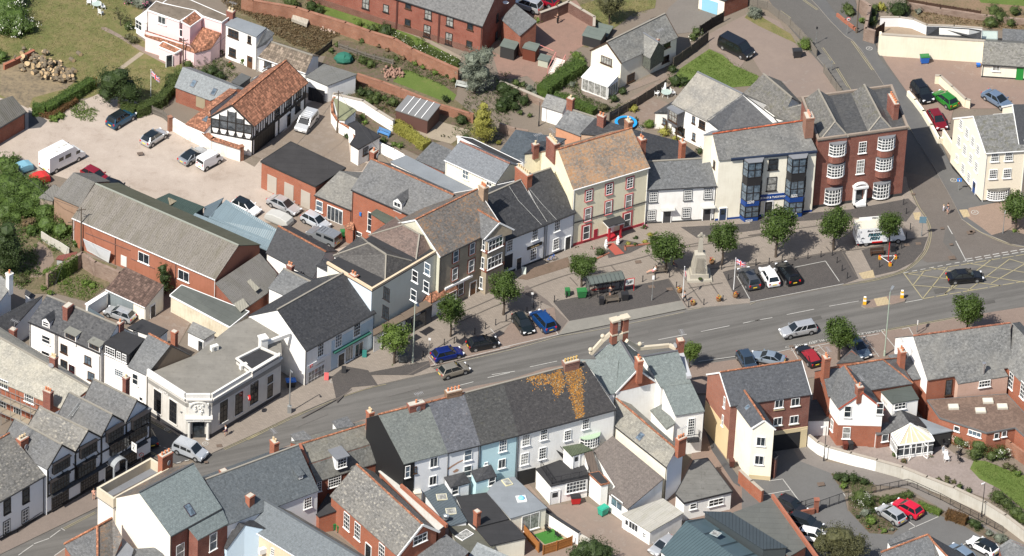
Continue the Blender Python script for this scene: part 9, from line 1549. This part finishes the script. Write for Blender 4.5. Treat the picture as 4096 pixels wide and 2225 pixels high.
b=ext('covered_lean_to','grey sheet-roofed garden shelter with white glazing bars on red posts','shelter','A2 1068,808,2.3 1310,888,2.3 1405,770,2.7 1160,700,2.7',plain((.10,.05,.04),.7),plain((.17,.17,.17),.4,name='grey_sheet'));k=MB();[k.bar(b.T[0].lerp(b.T[1],t)+Z*.05,b.T[3].lerp(b.T[2],t)+Z*.05,.09,.06)for t in(.2,.4,.6,.8)]if not b.rev else[k.bar(b.T[3].lerp(b.T[2],t)+Z*.05,b.T[0].lerp(b.T[1],t)+Z*.05,.09,.06)for t in(.2,.4,.6,.8)];k.build('glazing_bars',WG,b.root)
k=MB();o=un(P('A2 690,455')[0],0);k.blob(o+Z*.5,(1.3,1.,.9),8,6,jit=.08);single('crop_netting',k,plain((.02,.12,.085),.9),'green netted crop cage in the vegetable garden','netting')
k=MB();rnd=random.Random(4);T=ground('A2 1050,550')[0]
for i in range(60):k.blob(T+V((rnd.gauss(0,.8),rnd.gauss(0,.7),rnd.uniform(.1,.5))),rnd.uniform(.1,.25),5,4,jit=.1,rnd=rnd)
q=k.build('rubble',earth((.45,.27,.2),(.36,.22,.17),name='pink_stone'));q['kind']='stuff';k=MB();T=ground('A2 590,225')[0];[k.blob(T+V((rnd.gauss(0,.7),rnd.gauss(0,.4),rnd.uniform(.1,.4))),rnd.uniform(.1,.22),5,4,jit=.1,rnd=rnd)for i in range(30)];q=k.build('rubble',earth((.55,.42,.34),(.46,.34,.27),name='pale_rubble'));q['kind']='stuff'
T=[un(q,.5)for q in P('A2 322,105 440,145 418,198 305,155')];k=MB();[k.slab([p+Z*i*.12 for p in T],.06)for i in range(4)];single('stacked_panels',k,corr((.6,.55,.46),.2,.2,spots=.1),'stack of cream roof sheets against the long brick wall','panels')
T=[un(q,q[2])for q in P('B1 612,395,2.6 815,490,2.6 800,570,.2 640,480,.4')];k=MB();k.slab(T,.08);single('board_stack',k,plain((.68,.70,.72),.6),'white boards leaning on the red warehouse wall','boards')
T=[un(q,0)for q in P('C1 -40,500 330,640')];k=MB();pl=MB();X_=(BS['scaf'].ends['f'][1]-BS['scaf'].ends['f'][0]).normalized();n=BS['scaf'].pl['f'][1];a=BS['scaf'].ends['f'][0]
for i in range(7):
 for y in(.5,1.5):p=a+X_*(i*1.5+.5)+n*y;k.bar(p,p+Z*5.6,.06,.06)
for zz in(1.9,3.8,4.8):
 for y in(.5,1.5):k.bar(a+n*y+Z*zz,a+X_*10+n*y+Z*zz,.06,.06)
 if zz<4.5:pl.frame(a+X_*5+n*1.+Z*(zz+.06),X_,n,Z,(10,.9,.05))
g=thing('scaffolding','scaffolding with timber boards along the brick house at left','scaffolding',a);k.build('poles',GM,g);pl.build('boards',SLAB,g)
k=MB();A,B_=[un(q,q[2])for q in P('C1 590,270,9.3 515,370,8.2')];s_=V((.25,.12,0));[k.bar(A+s_*t,B_+s_*t,.05,.05)for t in(-1,1)];[k.bar(A.lerp(B_,i/9)-s_,A.lerp(B_,i/9)+s_,.04,.04)for i in range(10)];single('roof_ladder',k,GM,'ladder lying on the half-timbered hotel roof','ladder')
T=[un(q,q[2])for q in P('A3 410,425,1.4 350,545,0')];k=MB();W_=V((1.3,-.55,0));[k.slab([T[0].lerp(T[1],i/9),T[0].lerp(T[1],i/9)+W_,T[0].lerp(T[1],(i+.7)/9)+W_,T[0].lerp(T[1],(i+.7)/9)],.15)for i in range(9)];g=thing('garden_steps','pale steps with pinkish red handrails below the drying yard','steps',xy(T[1]));k.build('treads',render((.6,.52,.48)),g);k=MB();[k.bar(T[0]+W_*s+Z*.9,T[1]+W_*s+Z*.9,.06,.06)or k.bar(T[1]+W_*s,T[1]+W_*s+Z*.9,.06,.06)or k.bar(T[0]+W_*s,T[0]+W_*s+Z*.9,.06,.06)for s in(0,1)];R_=[un(q,2.)for q in P('A3 200,300 300,335 395,375')];[k.bar(R_[i],R_[i+1],.06,.06)for i in(0,1)];k.build('handrail',plain((.55,.2,.18),.5),g)
for s_,d,m,lb in(('A3 65,415',(2.,1.5,1.9),SLD,'black shed left of the brown one in the gravel court'),('A3 225,430',(1.8,1.4,1.9),plain((.12,.035,.02),.6),'dark brown shed beside the red stair rail'),('A3 325,480',(1.4,1.1,1.1),plain((.4,.42,.34),.6),'low pale green store beside the red stairs'),('A3 755,260',(2.,2.2,.8),BG,'black cold frames beside the cream cottage gable'),('A3 690,320',(2.6,2.,1.6),BG,'black shed against the cream cottage')):
 o=un(P(s_)[0],0);g=thing('garden_shed',lb,'shed',o);k=MB();k.box(o+Z*d[2]/2,d,-.35);k.build('wall',plain((.03,.03,.03),.7)if m is SLD else m,g);k=MB();k.frame(o+Z*(d[2]+.08),V((.94,-.34,0)),V((.34,.94,.12)).normalized(),V((-.03,-.11,1)).normalized(),(d[0]+.2,d[1]+.2,.08));k.build('roof',felt((.16,.19,.17),.15),g)
CW=plain((.05,.05,.05),.6,name='cable_black')
for s_,lb in(('A1 1340,290,4.4 1500,400,4.0 E2 700,380,4.6','overhead cable from the short telegraph pole to the white house'),('B1 590,180,6.9 380,100,5.6 120,-120,5.5','overhead cable from the warehouse pole towards the gravel yard'),('B1 590,180,6.9 470,560,6. 380,810,7.2','overhead cable from the warehouse pole to the white terrace'),('A2 657,680,6.6 500,900,5.6 330,1080,4.6','overhead cable from the garden wall pole over the brick garages'),('A2 657,680,6.6 860,1000,5.8 1050,1230,8.','overhead cable from the garden wall pole to the brick building')):
 T=[un(q,q[2])for q in P(s_)];k=MB();k.tube(T,.022,4);single('overhead_cable',k,CW,lb,'cable')
 # ---------------- people ----------------
def skinm(name,pts,edges,m,parent,lv=1):
 me=bpy.data.meshes.new(name);me.from_pydata([p[:3]for p in pts],edges,[]);o=bpy.data.objects.new(name,me);S.collection.objects.link(o);md=o.modifiers.new('s','SKIN');md.use_smooth_shade=True
 for i,sv_ in enumerate(me.skin_vertices[0].data):r=pts[i][3];sv_.radius=(r,r);sv_.use_root=i==0
 o.modifiers.new('b','SUBSURF').levels=lv;dg=bpy.context.evaluated_depsgraph_get();m2=bpy.data.meshes.new_from_object(o.evaluated_get(dg));bpy.data.objects.remove(o);q=bpy.data.objects.new(name,m2);S.collection.objects.link(q);m2.materials.clear();m2.materials.append(m);q.parent=parent;return q
SKN=plain((.52,.30,.21),.6,name='skin')
def person(s_,lb,yaw=0.,pose='stand',top=(.7,.7,.7),bot=(.05,.06,.1),hair=(.06,.035,.02),sc=1.,z0=PZ,short=False,dz=0.):
 g=thing('person',lb,'person',un(P(s_)[0],z0+dz));lg={'stand':((.02,0),(-.02,0)),'walk':((.22,.1),(-.2,-.26)),'sit':None,'recline':None}[pose];hz=.94;t=.04
 if pose in('sit','recline'):hz=.52;t=0. if pose=='sit' else-.28
 H_=lambda s:(0,s*.09,hz-.02,.085);ch=(t*1.0,0,hz+.42,.125);nk=(t*1.15,0,hz+.56,.055);hd=(t*1.2+.02,0,hz+.70,.095)
 pts=[(0,0,hz,.12),(t*.5,0,hz+.2,.11),ch,nk,hd,(hd[0]+.0,0,hd[2]+.06,.085),(hd[0]+.1,0,hd[2]-.01,.018)];E=[(0,1),(1,2),(2,3),(3,4),(4,5),(4,6)];arm=[]
 for s in(1,-1):
  sw=.25*s if pose=='walk' else .03;n=len(pts);el=(ch[0]+sw*.4,s*.23,hz+.16,.038);wr=(ch[0]+sw+(.25 if pose!='walk' else .08),s*.2,hz+(.05 if pose!='stand' else .22),.026)
  pts+=[(ch[0],s*.17,hz+.44,.055),el,wr,(wr[0]+.06,wr[1],wr[2]-.03,.032)];E+=[(2,n),(n,n+1),(n+1,n+2),(n+2,n+3)];arm.append((pts[n],el))
  for k,(dy,l)in enumerate(((-.03,.06),(-.01,.075),(.01,.07),(.028,.055))):pts.append((wr[0]+.06+l,wr[1]+dy,wr[2]-.06,.009));E.append((n+3,len(pts)-1))
  pts.append((wr[0]+.08,wr[1]-s*.06,wr[2]-.02,.011));E.append((n+3,len(pts)-1))
 legs=[]
 for s,i in((1,0),(-1,1)):
  n=len(pts)
  if lg:k_,f_=lg[i];kn,an=(k_+.03,s*.095,hz*.53,.06),(f_,s*.095,.09,.04)
  elif pose=='sit':kn,an=(.42,s*.1,hz-.02,.062),(.46,s*.1,.09,.04)
  else:kn,an=(.42,s*.09,hz+.06,.062),(.82,s*.09,.30,.04)
  pts+=[H_(s),kn,an,(an[0]+.14,an[1],max(.04,an[2]-.05),.035)];E+=[(0,n),(n,n+1),(n+1,n+2),(n+2,n+3)];legs.append((pts[n],kn,an,pts[n+3]))
 skinm('body',pts,E,SKN,g);f=lambda p,d:(p[0],p[1],p[2],p[3]+d)
 sp=[f(pts[0],.015),f(pts[1],.02),f(ch,.02)];se=[(0,1),(1,2)]
 for a,e in arm:n=len(sp);sp+=[f(a,.018),tuple((a[i]+e[i])/2 for i in range(3))+(.06,)];se+=[(2,n),(n,n+1)]
 skinm('shirt',sp,se,plain(top,.9,name='cloth'),g);tp=[(0,0,hz-.02,.135)];te=[]
 for h_,kn,an,ft in legs:n=len(tp);tp+=[f(h_,.02),f(kn,.018)if not short else tuple(h_[i]*.45+kn[i]*.55 for i in range(3))+(.085,)];te+=[(0,n),(n,n+1)];(tp.append(f(an,.015)),te.append((n+1,n+2)))if not short else None
 skinm('shorts' if short else 'trousers',tp,te,plain(bot,.9,name='cloth'),g)
 for h_,kn,an,ft in legs:k=MB();k.blob(((an[0]+ft[0])/2,an[1],ft[2]),(.13,.055,.05),8,5);k.build('shoe',plain((.2,.18,.17),.7)).parent=g
 k=MB();k.blob((hd[0]-.025,0,hd[2]+.05),(.115,.1,.115),10,8);k.build('hair',plain(hair,.8,name='hair')).parent=g;k=MB();[k.blob((hd[0]+.09,s*.035,hd[2]+.02),.013,6,4)for s in(-1,1)];k.build('eyes',BG).parent=g
 g.rotation_euler=(0,0,yaw);g.scale=(sc,)*3
person('B3 808,825','man in dark T-shirt and shorts standing at the bus shelter',1.0,'stand',(.04,.045,.055),(.05,.05,.06),short=True);person('B3 1360,862','woman in patterned top and dark leggings walking past the left flagpole',3.3,'walk',(.35,.36,.38),(.03,.03,.035));person('B3 1128,655','woman in white top and pink skirt reclining on the low bench',3.3,'recline',(.75,.72,.7),(.6,.2,.25),short=True)
person('B3 1205,590','person in dark clothes with grey hair seated under the shaded street tree',1.2,'sit',(.04,.04,.05),hair=(.4,.4,.4));person('B3 1275,610','person in dark clothes seated right of the shaded tree trunk',.2,'sit',(.05,.02,.02));person('B4 1455,213','woman in black top and denim shorts crossing the side road with a child',3.9,'walk',(.02,.02,.025),(.12,.16,.24),short=True,z0=.1);person('B4 1425,195','small blond child in white crossing the side road',3.8,'walk',(.7,.7,.72),(.45,.5,.6),(.55,.4,.2),.62,z0=.1)
person('C1 1663,512','woman in white top and purple shorts walking beside the coffee shop',3.6,'walk',(.75,.72,.7),(.10,.04,.12),short=True);person('C1 690,985','woman in a peach top standing at the foot of the cream parapet building',1.8,'stand',(.6,.32,.25),(.55,.3,.22),short=True);person('H3 1320,1060','person in a yellow high-visibility vest beside the green bins',.5,'stand',(.6,.7,.05),z0=0);person('A3 425,175','person in black bending over boxes in the drying yard',2.6,'stand',(.02,.02,.02),(.02,.02,.02),z0=0);person('B4 1935,290','person in black standing behind the right-hand street tree',2.,'stand',(.02,.02,.02),(.02,.02,.02))
